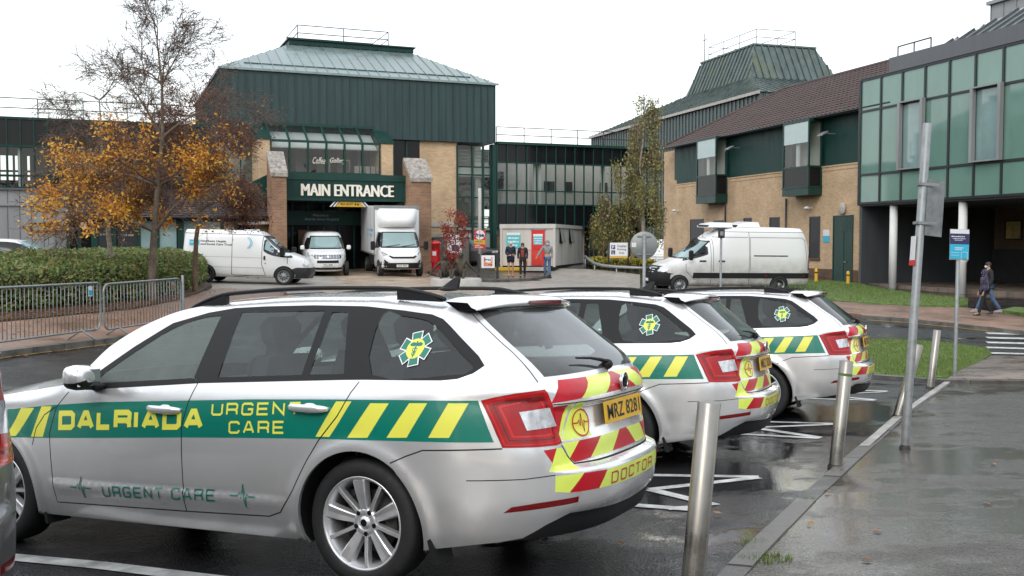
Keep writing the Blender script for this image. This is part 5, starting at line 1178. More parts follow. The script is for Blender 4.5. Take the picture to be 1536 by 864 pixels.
def pavilion():
    of = -3.0; root = empty('clad_outbuilding', A.M, label='low grey zinc-clad building with a small slot window behind the parked hatchback', cat='building')
    u0, u1 = A.u(-160, of), A.u(100, of); zt = A.z(50, 285, of); zm = A.z(50, 308, of + .1)
    mb = MB(); mb.box(u0, u1, of + .1, .1, bz, zm, 0); mb.box(u0, u1, of + .25, .1, zm, zt, 0); ribs_v(mb, u0, u1, .48, of + .1, bz, zm - .02, .02, .02, 1); ribs_v(mb, u0, u1, .48, of + .25, zm + .02, zt, .02, .02, 1)
    mb.box(u0, u1 + .05, of, of + .26, zm - .03, zm + .05, 0); mb.box(u0, u1 + .05, of + .1, .1, zt, zt + .08, 1); mb.build('wall', [M['grey_clad'], M['parapet']], root)
    mb = MB(); a, z = A.q(46, 347, of + .1); b = A.u(75, of + .1); z2 = A.z(60, 334, of + .1); mb.box(a, b, of + .0, of + .09, z, z + .05, 0); mb.box(a, b, of + .0, of + .09, z2 - .05, z2, 0); mb.box(a, a + .06, of, of + .09, z + .05, z2 - .05, 0); mb.box(b - .06, b, of, of + .09, z + .05, z2 - .05, 0); mb.box(a + .05, b - .05, of + .05, of + .08, z, z2, 1); mb.build('window', [M['charcoal'], M['win_glass']], root)
pavilion()
def shop():
    of = -3.4; root = empty('tiled_shopfront', A.M, label='dark tiled lean-to roof over a green-framed shopfront behind the orange tree', cat='building')
    u0, u1 = A.u(98, of), A.u(412, of); ze = A.z(200, 324, of - .4); zt = A.z(200, 284, -.2)
    mb = MB(); tiles(mb, (u0, of - .5, ze), (u1, of - .5, ze), (u0 + .9, -.1, zt), (u1, -.1, zt), .30, .32, .04); 
    mb.tube([(u0, of - .5, ze - .04), (u1, of - .5, ze - .04)], .06, 8, mi=1); mb.build('roof', [M['dark_tile'], M['charcoal']], root)
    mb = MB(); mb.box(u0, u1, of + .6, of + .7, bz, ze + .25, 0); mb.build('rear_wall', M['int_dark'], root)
    def panel(name, a, b, m, za=bz, zb=None):
        ua, ub = A.u(a, of), A.u(b, of); mb = MB(); mb.box(ua, ub, of + .05, of + .1, za, zb or ze - .1, 0); return mb.build(name, M[m], root)
    panel('door', 104, 135, 'spandrel'); panel('sign_panel', 146, 168, 'charcoal'); panel('sign_panel', 175, 206, 'charcoal'); panel('window', 210, 233, 'win_glass'); panel('window', 238, 264, 'win_glass'); panel('window', 275, 330, 'win_glass'); panel('wall', 335, 352, 'buff_brick'); panel('window', 354, 380, 'spandrel'); panel('wall', 382, 410, 'buff_brick')
    mb = MB()
    for px in (101, 118, 138, 143, 171, 207, 236, 268, 272, 333, 353): x = A.u(px, of); mb.box(x - .07, x + .07, of, of + .048, bz, ze - .05)
    mb.box(u0, u1, of, of + .047, ze - .22, ze - .06); mb.build('frame', M['green_paint'], root)
    mb = MB(); a, z = A.q(121, 343, of); mb.box(a, a + .26, of - .01, of + .01, z, z + .3, 0); mb.build('notice', M['sign_white'], root)
    mb = MB(); a, z = A.q(150, 353, of); marks_row(mb, a, a + .62, z, .09, of + .04); a, z = A.q(181, 354, of); marks_row(mb, a, a + .55, z, .09, of + .04, 0, 2); mb.build('lettering', M['galv'], root)
shop()
# ---------------------------------------------------------------- right side, wall direction B
AB = -73
def mansard():
    K = Fac(1138, 92, AB); root = empty('tower_building', K.M, label='green metal building with a tall sloping mansard lantern rising behind the tiled roof', cat='building')
    z0 = K.z(1138, 138); uL = K.u(888, 0, 202); W = 26; 
    mb = MB(); mb.box(uL, 0, 0, W, 2, z0, 0); ribs_v(mb, uL, 0, .75, 0, 2, z0, .12, .10); mb.box(0 - .01, .06, .3, W, 2, z0, 0)
    for i in range(30): mb.box(.062, .14, .5 + i * .8, .62 + i * .8, 2, z0, 0)
    mb.build('wall', M['clad_side'], root)
    b0, zb0 = K.q(1125.6, 116, 4.0); bl, _ = K.q(1028, 143, 4.0); t0, zt0 = K.q(1130.8, 66.8, 5.6); tl, _ = K.q(1052.7, 93.5, 5.6)
    Wb = None
    # widths toward the right found from the photo edge of the right-hand face
    def yat(px, py, u):  # y where ray meets plane X=u
        d = raydir(px, py); r0 = CAM - K.o; t = (u - r0.dot(K.ex)) / d.dot(K.ex); p = r0 + d * t; return p.dot(K.ey)
    yb = min(max(yat(1259, 121, b0), 12), 22); yt = min(max(yat(1237, 74, t0), 10), yb - 1.6); 
    mb = MB(); g = .25
    P0 = [(0 + g, -g, z0), (0 + g, W, z0), (uL - g, W, z0), (uL - g, -g, z0)]; Q0 = [(b0, 4.0, zb0), (b0, yb, zb0), (bl, yb, zb0), (bl, 4.0, zb0)]
    for i in range(4): slope(mb, P0[i], P0[(i+1) % 4], Q0[i], Q0[(i+1) % 4], .8, .10, 0, 0, .08)
    mb.box(uL - g, g, -g - .15, -g + .05, z0 - .22, z0 + .06, 1); mb.build('roof', [M['roof_dark'], M['concrete']], root)
    Tt = [(t0, 5.6, zt0), (t0, yt, zt0), (tl, yt, zt0), (tl, 5.6, zt0)]; mb = MB()
    for i in range(4): slope(mb, Q0[i], Q0[(i+1) % 4], Tt[i], Tt[(i+1) % 4], .8, .12, 0, 0, .09)
    mb.hull([(x, y, z) for x in (t0 + .15, tl - .15) for y in (5.45, yt + .15) for z in (zt0 - .05, zt0 + .12)], 0); ln = mb.build('lantern', M['roof_dark'], root)
    c = [(t0 - .5, 6.2, zt0 + .12), (t0 - .5, yt - 2, zt0 + .12), (tl + .5, yt - 2, zt0 + .12), (tl + .5, 6.2, zt0 + .12)]; railing(ln, c + [c[0]], 1.6, 4, .035)
    mb = MB(); mb.cyl((tl - .1, 6, zt0 - .5), (tl - .1, 6, zt0 + 3.4), .05, n=6); mb.box(tl - .6, tl + .4, 5.97, 6.03, zt0 + 2.6, zt0 + 2.66); mb.build('aerial', M['charcoal'], ln)
mansard()
def brick_block():
    B = Fac(1286, 56, AB); root = empty('brick_building', B.M, label='buff brick building with brown tiled roof, green upper wall and two box bay windows', cat='building')
    u1 = .0; uL = B.u(1014); ue = B.u(992, -.6, 222); ze = B.z(1286, 163, -.6); zk = B.z(1284, 243.5); D = 10
    mb = MB(); u1 = -1.35; mb.box(uL, u1 + 1.5, 0, D, -1.0, zk, 0); mb.box(uL, u1 + 1.5, -.03, 0 - .002, zk - .30, zk - .22, 0); mb.box(uL, u1 + 1.5, -.04, -.002, zk - .08, zk, 0); mb.build('brick_wall', M['buff_brick'], root)
    mb = MB(); mb.box(uL, u1 + 1.5, -.02, -.003, -1.0, .12, 0); mb.build('plinth', M['dark_brick'], root)
    mb = MB(); mb.box(uL, u1 + 1.5, .06, D, zk + .002, ze + .2, 0); mb.build('upper_wall', M['green_panel'], root)
    mb = MB(); mb.box(uL - 3.4, uL - .9, .6, D, -1, ze - .1, 0); mb.build('end_wall', M['buff_brick'], root); mb = MB(); mb.box(uL - .9, uL, .3, D, B.z(1008, 270), ze, 0); mb.build('end_panel', M['green_panel'], root)
    # roof: hipped, pantiled
    wr = 5.6; zr = B.z(1178, 134, 5.0); ur = B.u(1178, 5.0, 134); mb = MB(); uR = B.u(1345, 5)
    tiles(mb, (ue, -.6, ze), (3.5, -.6, ze), (ur, 5.0, zr), (3.5, 5.0, zr), .42, .38, .07); tiles(mb, (ue, D + .6, ze), (ue, -.6, ze), (ur, 5.0, zr), (ur, 5.01, zr), .42, .38, .07)
    slope(mb, (3.5, D + .6, ze), (ue, D + .6, ze), (3.5, 5.0, zr), (ur, 5.0, zr), 3, .05, 0, 0)
    mb.tube([(ur, 5, zr + .04), (3.5, 5, zr + .04)], .14, 8); mb.tube([(ue, -.6, ze + .06), (ur, 5, zr + .06)], .12, 8)
    rf = mb.build('roof', [M['red_tile']], root)
    mb = MB(); mb.box(ue, 3.5, -.62, .06, ze - .10, ze - .05, 0); mb.tube([(ue, -.66, ze - .02), (3.5, -.66, ze - .02)], .06, 8); mb.build('gutter', M['charcoal'], rf)
    # box bays
    for (xl, xr, yt_, ym, yl, yb_, yc) in ((1044, 1073, 213, 239, 266, 294, 306), (1173, 1212, 189, 219, 254, 283, 295)):
        of = -.95; a, b = B.u(xl, of), B.u(xr, of); zs = [B.z(xl, y, of) for y in (yt_, ym, yl, yb_, yc)]
        mb = MB(); mb.box(a, b, of, 0, zs[4], zs[3], 0); mb.box(a - .03, b + .03, of - .04, 0, zs[3] - .05, zs[3] + .03, 0)
        mb.box(a - .005, a - .002, of, -.01, zs[3], zs[0], 0)
        for x in (a, b - .1): mb.box(x, x + .1, of, of + .1, zs[3], zs[0], 0)
        mb.box(b - .1, b, -.12, -.01, zs[3], zs[0], 0); mb.box(a, a + .1, -.12, -.01, zs[3], zs[0], 0); mb.box(a, b, of, 0, zs[0], zs[0] + .15, 0); mb.box(a, b, of + .01, of + .09, zs[2] - .05, zs[2] + .05, 0); mb.box(b - .09, b - .01, of, 0, zs[2] - .05, zs[2] + .05, 0)
        bay = mb.build('bay_window', M['green_paint'], root)
        mb = MB(); mb.box(a + .1, b - .1, of + .03, of + .06, zs[1], zs[0], 0); mb.build('blind', M['blind'], bay)
        mb = MB(); mb.box(a + .1, b - .1, of + .04, of + .07, zs[3], zs[2] - .05, 0); mb.box(b - .07, b - .04, of + .1, -.12, zs[3], zs[2] - .05, 0); mb.build('lower_panel', M['spandrel'], bay)
        mb = MB(); mb.quad((a + .1, of + .05, zs[2]), (b - .1, of + .05, zs[2]), (b - .1, of + .05, zs[1]), (a + .1, of + .05, zs[1])); mb.quad((b - .05, of + .1, zs[2]), (b - .05, -.12, zs[2]), (b - .05, -.12, zs[0]), (b - .05, of + .1, zs[0])); mb.build('pane', M['clear_glass'], bay)
        mb = MB(); mb.box(a + .1, b - .1, -.03, -.005, zs[2], zs[0], 0); mb.box(a + (b - a) * .42, a + (b - a) * .52, of + .2, of + .3, zs[2], zs[1], 1); mb.box(a + .12, a + .6, of + .25, of + .3, zs[2], zs[1], 2); mb.build('curtain', [M['cream_wall'], M['white_paint'], M['int_dark']], bay)
    # downpipes, openings, door
    for px, yt_ in ((1088, 228), (1179, 298)):
        mb = MB(); u = B.u(px, -.1); mb.cyl((u, -.1, -.6), (u, -.1, B.z(px, yt_, -.1)), .06, n=8); mb.build('downpipe', M['charcoal'], root)
    for a, b, yt_, yb_ in ((1036, 1056, 329, 362), (1071, 1086, 331, 362), (1116, 1128, 327, 360), (1155, 1170, 326, 360), (1215, 1231, 325, 387)):
        ua, ub = B.u(a), B.u(b); za, zb_ = B.z(a, yb_), B.z(a, yt_); mb = MB(); mb.box(ua, ub, -.012, -.004, za, zb_, 0)
        for x in (ua, ub - .06): mb.box(x, x + .06, -.035, -.0125, za, zb_, 1)
        mb.box(ua, ub, -.035, -.0125, zb_ - .06, zb_, 1); mb.box(ua - .05, ub + .05, -.08, -.003, za - .12, za - .001, 2); mb.build('window', [M['spandrel'], M['charcoal'], M['dark_brick']], root)
    ua, ub = B.u(1251), B.u(1281); za, zb_ = B.z(1266, 421), B.z(1266, 323); mb = MB(); mb.box(ua, ub, -.03, -.004, za, zb_, 0)
    um = ua + (ub - ua) * .55
    mb.box(ua, ub, -.05, -.031, zb_ - .9, zb_ - .84, 0); mb.box(um - .02, um + .02, -.05, -.031, za, zb_ - .9, 0); mb.box(ua, ua + .07, -.06, -.031, za, zb_, 0); mb.box(ub - .07, ub, -.06, -.031, za, zb_, 0); mb.box(ua, ub, -.06, -.031, zb_ - .07, zb_ , 0)
    for k in range(6): mb.box(um - .7, um + .6, -.045, -.031, zb_ - .78 + k * .1, zb_ - .73 + k * .1, 0)
    dr = mb.build('door', M['green_paint'], root); mb = MB(); mb.box(um + .1, um + .3, -.10, -.06, za + 1.05, za + 1.1); mb.build('handle', M['galv'], dr)
    mb = MB(); u, z = B.q(1266, 313); mb.ell((u, -.12, z), (.30, .12, .36)); mb.build('bulkhead_lamp', M['concrete'], root)
    for px, py in ((1018, 316), (1218, 312)):
        mb = MB(); u, z = B.q(px, py); mb.box(u - .05, u + .05, -.25, 0, z - .03, z + .03); mb.ell((u, -.35, z), (.14, .2, .1)); mb.build('security_camera', M['white_paint'], root)
    for px, py in ((1094, 223), (1234, 202)):
        mb = MB(); u, z = B.q(px, py, -.8); mb.hull([(u + a, -.8 + b, z + c) for a in (-.25, .25) for b, c in ((-.2, -.08), (.2, .12), (-.2, .0), (.2, .2))]); mb.box(u - .03, u + .03, -.62, .05, z + .05, z + .1); mb.build('floodlight', M['galv'], root)
    mb = MB(); u, z = B.q(1235, 363); u2 = B.u(1245); mb.box(u, u2, -.03, -.004, z, z + .35, 1); mb.box(u, u2, -.03, -.004, z + .36, z + .72, 0); mb.build('door_sign', [M['sign_white'], M['sign_blue']], root)
    return B
BB = brick_block()
def glass_block():
    Gf = Fac(1341, 52, AB); root = empty('glass_building', Gf.M, label='green glass-clad building raised on round white columns at the right edge', cat='building')
    cols = [Gf.u(p, 0, 200) for p in (1291.8, 1320.7, 1353, 1387.4, 1424, 1464, 1504.8)]; pitch = (cols[-1] - cols[0]) / 6; cols = [cols[0] + pitch * i for i in range(16)]
    zr = [Gf.z(1292, y) for y in (305.3, 263, 168.5, 122)]; uE = cols[-1]; D = 14
    glass = {}
    fr = MB()
    for x in cols: fr.box(x - .06, x + .06, -.09, .0, zr[0], zr[3])
    for z in zr: fr.box(cols[0], uE, -.08, -.001, z - .06, z + .06)
    wins = (2, 5, 8, 11)
    k = 0
    for i in range(15):
        for j in range(3):
            isw = j == 1 and i in wins
            mb = MB(); mb.box(cols[i] + .06, cols[i+1] - .06, -.03 + (k % 3) * .002, .03, zr[j] + .06, zr[j+1] - .06, 0)
            k += 1; mb.build('window_pane' if isw else 'glass_panel', M['win_glass'] if isw else M['green_glass'], root)
        if i in wins:
            mb = MB(); a, b, z0, z1 = cols[i], cols[i+1], zr[1] + .12, zr[2] + .02
            for x0, x1, y0, y1 in ((a - .09, a + .09, z0, z1), (b - .09, b + .09, z0, z1)): mb.box(x0, x1, -.30, -.092, y0, y1)
            mb.box(a - .09, b + .09, -.30, -.092, z1, z1 + .07); mb.box(a - .09, b + .09, -.30, -.092, z0 - .07, z0); mb.build('window_surround', M['grey_clad'], root)
    fr.build('curtain_frame', M['charcoal'], root)
    mb = MB(); mb.box(cols[0] - .05, uE, .04, D, zr[0] - .15, zr[3], 0); mb.box(cols[0] - .12, cols[0] - .07, -.1, D, zr[0] - .1, zr[3], 0); mb.build('frame_core', M['dark_grey'], root)
    up = Gf.u(1330); mb = MB(); mb.box(cols[0] - .1, uE, -.12, 1.0, zr[3] + .065, zr[3] + .12, 0); mb.box(up, uE, .0, .3, zr[3] + .12, zr[3] + .85, 0); mb.box(up, up + .3, .3, D, zr[3] + .12, zr[3] + .85, 0); mb.build('parapet', M['parapet'], root)
    railing(root, [(Gf.u(1343, 1.5), 1.5, zr[3] + .5), (Gf.u(1392, 1.5), 1.5, zr[3] + .5)], 1.25, 1.6, .04)
    # standing seam roof and plant box
    us = Gf.u(1405, 1.0); zp = zr[3] + .85; mb = MB(); slope(mb, (us, .6, zp), (uE, .6, zp), (us + 9, 8, zp + 4.6), (uE, 8, zp + 4.6), .75, .12, 0, 1, .08); slope(mb, (us, 14, zp), (us, .6, zp), (us + 9, 8.01, zp + 4.6), (us + 9, 8, zp + 4.6), .75, .1, 0, 1); mb.build('roof', [M['roof_sheet'], M['parapet']], root)
    ua = Gf.u(1503, 7); mb = MB(); mb.box(ua, ua + 7, 6, 11, zp + 2, Gf.z(1503, 0, 6) - .1, 0); ribs_v(mb, ua, ua + 7, .9, 6, zp + 2, Gf.z(1503, 0, 6) - .12, .04, .04); mb.box(ua - .15, ua + 7.15, 5.8, 11.2, Gf.z(1503, 0, 6) - .1, Gf.z(1503, 0, 6) + .08); mb.build('plant_room', M['grey_clad'], root)
    # undercroft
    for px in (1341, 1445, 1600):
        u = Gf.u(px, .35); mb = MB(); mb.cyl((u, .35, -1.0), (u, .35, zr[0] - .15), .20, n=28); mb.build('column', M['white_paint'], root)
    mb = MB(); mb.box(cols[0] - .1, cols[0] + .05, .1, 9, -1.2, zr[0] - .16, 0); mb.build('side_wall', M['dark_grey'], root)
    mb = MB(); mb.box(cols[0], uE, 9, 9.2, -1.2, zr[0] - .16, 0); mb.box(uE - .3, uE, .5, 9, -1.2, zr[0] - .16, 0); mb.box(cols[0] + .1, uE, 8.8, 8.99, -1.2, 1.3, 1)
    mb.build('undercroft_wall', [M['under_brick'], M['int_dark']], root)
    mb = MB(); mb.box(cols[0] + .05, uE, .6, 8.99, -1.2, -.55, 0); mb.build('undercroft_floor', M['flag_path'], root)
    for a, b, y0, y1 in ((1455, 1480, 330, 356), (1508, 1531, 332, 358), (1560, 1590, 332, 360)):
        ua, za = Gf.q(a, y1, 8.9); ub, zb_ = Gf.q(b, y0, 8.9); mb = MB(); mb.box(ua, ub, 8.93, 8.98, za, zb_, 0); mb.box(ua - .08, ub + .08, 8.9, 8.925, za - .08, za, 1); mb.box(ua - .08, ub + .08, 8.9, 8.925, zb_, zb_ + .08, 1); mb.box(ua - .08, ua, 8.9, 8.925, za, zb_, 1); mb.box(ub, ub + .08, 8.9, 8.925, za, zb_, 1); mb.build('window', [M['amber'], M['charcoal']], root)
    return Gf
GB = glass_block()
# ================================================================ CARS IN THE BAYS
est = build_estate(); est.matrix_basis = cam_pose(*POSES[0])
for p, lb in zip(POSES[1:], ('middle white and silver estate car, between the nearest and farthest striped ones', 'farthest white and silver striped estate car, beside the small lawn with bollards')):
    c = copy_tree(est); c.matrix_basis = cam_pose(*p); c['label'] = lb
# dark grey car whose tail lamp just enters the picture on the left
gc = copy_tree(est)
for o in tree(gc)[1:]:
    n = o.name.split('.')[0]
    if n in ('lettering', 'lower_lettering', 'heartbeat_mark', 'pulse_disc', 'pulse_ring', 'diamond_badge', 'emblem_border', 'emblem_arms', 'emblem_disc', 'emblem_staff', 'badge_emblem', 'plate_lettering'):
        bpy.data.objects.remove(o); continue
    if o.type == 'MESH':
        sw = {M['silver']: M['grey_paint'], M['hi_green']: M['grey_paint'], M['hi_yellow']: M['grey_paint'], M['hi_red']: M['grey_paint'], M['fluo']: M['grey_paint']}
        if any(m in sw for m in o.data.materials if m):
            o.data = o.data.copy()
            for i, m in enumerate(o.data.materials):
                if m in sw: o.data.materials[i] = sw[m]
del gc['group']; gc['label'] = 'dark grey car cut off by the left edge, only its red tail lamp showing'
gc.matrix_basis = cam_pose((.0016, .0324, 2.6727), (-2.655, 2.93, -1.36)) @ Matrix.Diagonal((1, 1, 1.12, 1))
# ================================================================ generic vehicle from stacked waterlines
class WL:
    def __init__(s, xr, xf, W, nr, nf, z0, z1, xm=0, crown=.03):
        s.xr, s.xf, s.W, s.nr, s.nf, s.z0, s.z1, s.xm, s.crown = pchip(*xr), pchip(*xf), pchip(*W), nr, nf, z0, z1, xm, crown
    def y(s, x, z):
        L = (float(s.xf(z)) - s.xm) if x > s.xm else (s.xm - float(s.xr(z))); n = s.nf if x > s.xm else s.nr
        return float(s.W(z)) * max(0, 1 - min(1, abs(x - s.xm) / L)**n)**(1 / n)
    def x(s, y, z, rear=False):
        W = float(s.W(z)); L = (s.xm - float(s.xr(z))) if rear else (float(s.xf(z)) - s.xm); n = s.nr if rear else s.nf
        return s.xm + (-1 if rear else 1) * L * max(0, 1 - min(1, abs(y) / W)**n)**(1 / n)
    def mesh(s, mb, zl, m=36, mi=0):
        V = []; k = 0
        for z in zl:
            for i in range(2 * m):
                a = 2 * pi * i / (2 * m); c, d = math.cos(a), math.sin(a); W = float(s.W(z)); f = c >= 0; n = s.nf if f else s.nr; L = (float(s.xf(z)) - s.xm) if f else (s.xm - float(s.xr(z)))
                r = (abs(c)**n + abs(d)**n)**(-1 / n); V.append((s.xm + L * c * r, W * d * r, z))
        q = 2 * m; F = [(j*q+i, j*q+(i+1) % q, (j+1)*q+(i+1) % q, (j+1)*q+i) for j in range(len(zl)-1) for i in range(q)]
        b = (len(zl) - 1) * q; c0 = [Vector(v) for v in V[b:]]
        cx = sum(v.x for v in c0) / q
        for kk, hh in ((.6, .75), (.0, 1)):
            base = len(V)
            if kk: V += [(cx + (v.x - cx) * kk, v.y * kk, v.z + s.crown * hh) for v in c0]; F += [(b + i, b + (i+1) % q, base + (i+1) % q, base + i) for i in range(q)]; b = base
            else: V.append((cx, 0, c0[0].z + s.crown)); F += [(b + i, b + (i+1) % q, base) for i in range(q)]
        F.append([i for i in range(q)][::-1]); mb.add(V, F, mi, True)
    def patch(s, mb, poly, kind, mi=0, off=.012, side=1, step=.12, th=0):
        """polygon on side ('s': x,z), front ('f': y,z) or rear ('r': y,z)"""
        b = resamp(poly, step); V = [Vector(p) for p in b]; n = len(b); E = [(i, (i+1) % n) for i in range(n)]
        xs = [p[0] for p in poly]; zs = [p[1] for p in poly]; gx, gy = np.meshgrid(np.arange(min(xs) + step/2, max(xs), step), np.arange(min(zs) + step/2, max(zs), step)); g = np.c_[gx.ravel(), gy.ravel()]
        if len(g): g = g[inpoly(g, poly)]; V += [Vector(p) for p in g]
        r = delaunay_2d_cdt(V, E, [], 0, 1e-5); T = [list(f) for f in r[2]]; S = C([(p.x, p.y) for p in r[0]]); Tn = C(T); keep = inpoly(S[Tn].mean(1), poly); T = [t for t, k in zip(T, keep) if k]
        out = []
        for a, z in S:
            if kind == 's': out.append((a, side * (s.y(a, z) + off), z))
            elif kind == 'f': out.append((s.x(a, z) + off, a, z + off * .3))
            else: out.append((s.x(a, z, True) - off, a, z))
        mb.add(out, T, mi, True)
def rrect(x0, x1, z0, z1, r=.05, n=3):
    o = []
    for cx, cz, a0 in ((x1 - r, z1 - r, 0), (x0 + r, z1 - r, 90), (x0 + r, z0 + r, 180), (x1 - r, z0 + r, 270)):
        for i in range(n + 1): a = R_(a0 + 90 * i / n); o.append((cx + r * math.cos(a), cz + r * math.sin(a)))
    return o
def line_patch(wl, mb, pts, w, kind, mi=0, off=.006, side=1):
    r = ribbon(pts, w); n = len(r) // 2; r2 = r[:n] + r[n:]; V = []
    for a, z in r2:
        if kind == 's': V.append((a, side * (wl.y(a, z) + off), z))
        elif kind == 'f': V.append((wl.x(a, z) + off, a, z))
        else: V.append((wl.x(a, z, True) - off, a, z))
    mb.add(V, [(i, i+1, 2*n-2-i, 2*n-1-i) for i in range(n-1)], mi, True)
def simple_wheel(parent, x, y, R, hub='galv', w=.2, mat_hub=None):
    wh = empty('wheel', Matrix.Translation((x, y, R)) @ Matrix.Rotation(0 if y > 0 else pi, 4, 'Z'), parent); r = R * .68
    mb = MB(); mb.lathe([(r, -w/2), (R * .95, -w/2), (R, -w*.35), (R, w*.35), (R * .95, w/2), (r, w/2 - .01), (r - .01, -w/2)], 32, 'Y', closed=True); mb.build('tyre', M['rubber'], wh)
    mb = MB(); mb.lathe([(r, w/2 - .012), (r * .9, w/2 - .02), (r * .82, w/2 - .06), (r * .35, w/2 - .035), (r * .3, w/2 - .0), (0, w/2 - .0)], 32, 'Y')
    for k in range(10): a = 2 * pi * k / 10; mb.M = Matrix(((math.cos(a), 0, -math.sin(a), 0), (0, 1, 0, 0), (math.sin(a), 0, math.cos(a), 0), (0, 0, 0, 1))); mb.box(r * .5, r * .78, w/2 - .052, w/2 - .035, -r * .07, r * .07, 1)
    mb.M = Matrix.Identity(4); mb.build('rim', [M[hub], M['dark_metal']], wh); return wh
def place_on_ground(x, y, yaw, extra=0, pitch=0):
    z = G(x, y); e = .8; nx = (G(x + e, y) - G(x - e, y)) / (2*e); ny = (G(x, y + e) - G(x, y - e)) / (2*e); n = Vector((-nx, -ny, 1)).normalized()
    f = Vector((math.cos(yaw), math.sin(yaw), 0)); f = (f - n * f.dot(n)).normalized(); l = n.cross(f)
    return Matrix(((f.x, l.x, n.x, x), (f.y, l.y, n.y, y), (f.z, l.z, n.z, z + .01), (0, 0, 0, 1)))
def wheel_arches(wl, root, xs, R, zc, m='seam', r=None):
    r = r or R * 1.16
    for x in xs:
        for sd in (-1, 1):
            mb = MB()
            poly = [(x + r * math.cos(a), max(wl.z0 + .012, zc + r * math.sin(a))) for a in np.linspace(-.25, pi + .25, 20)]
            wl.patch(mb, poly, 's', 0, .006, sd); mb.build('wheel_arch', M[m], root)
def plate(wl, root, y0, z0, txt='', white=True, rear=False, w=.52, h=.11):
    mb = MB(); x = wl.x(0, z0, rear) + (-.03 if rear else .03); mb.box(x - .01, x + .01, y0 - w/2, y0 + w/2, z0, z0 + h); p = mb.build('number_plate', M['plate_w' if white else 'plate_y'], root)
    if txt: mb = MB(); put_text(mb, txt, (x + .012, y0 - w/2 + .04, z0 + .02), (0, 1, 0), (0, 0, 1), w - .08, h - .04, bold=.02); mb.build('plate_lettering', M['ink'], p)
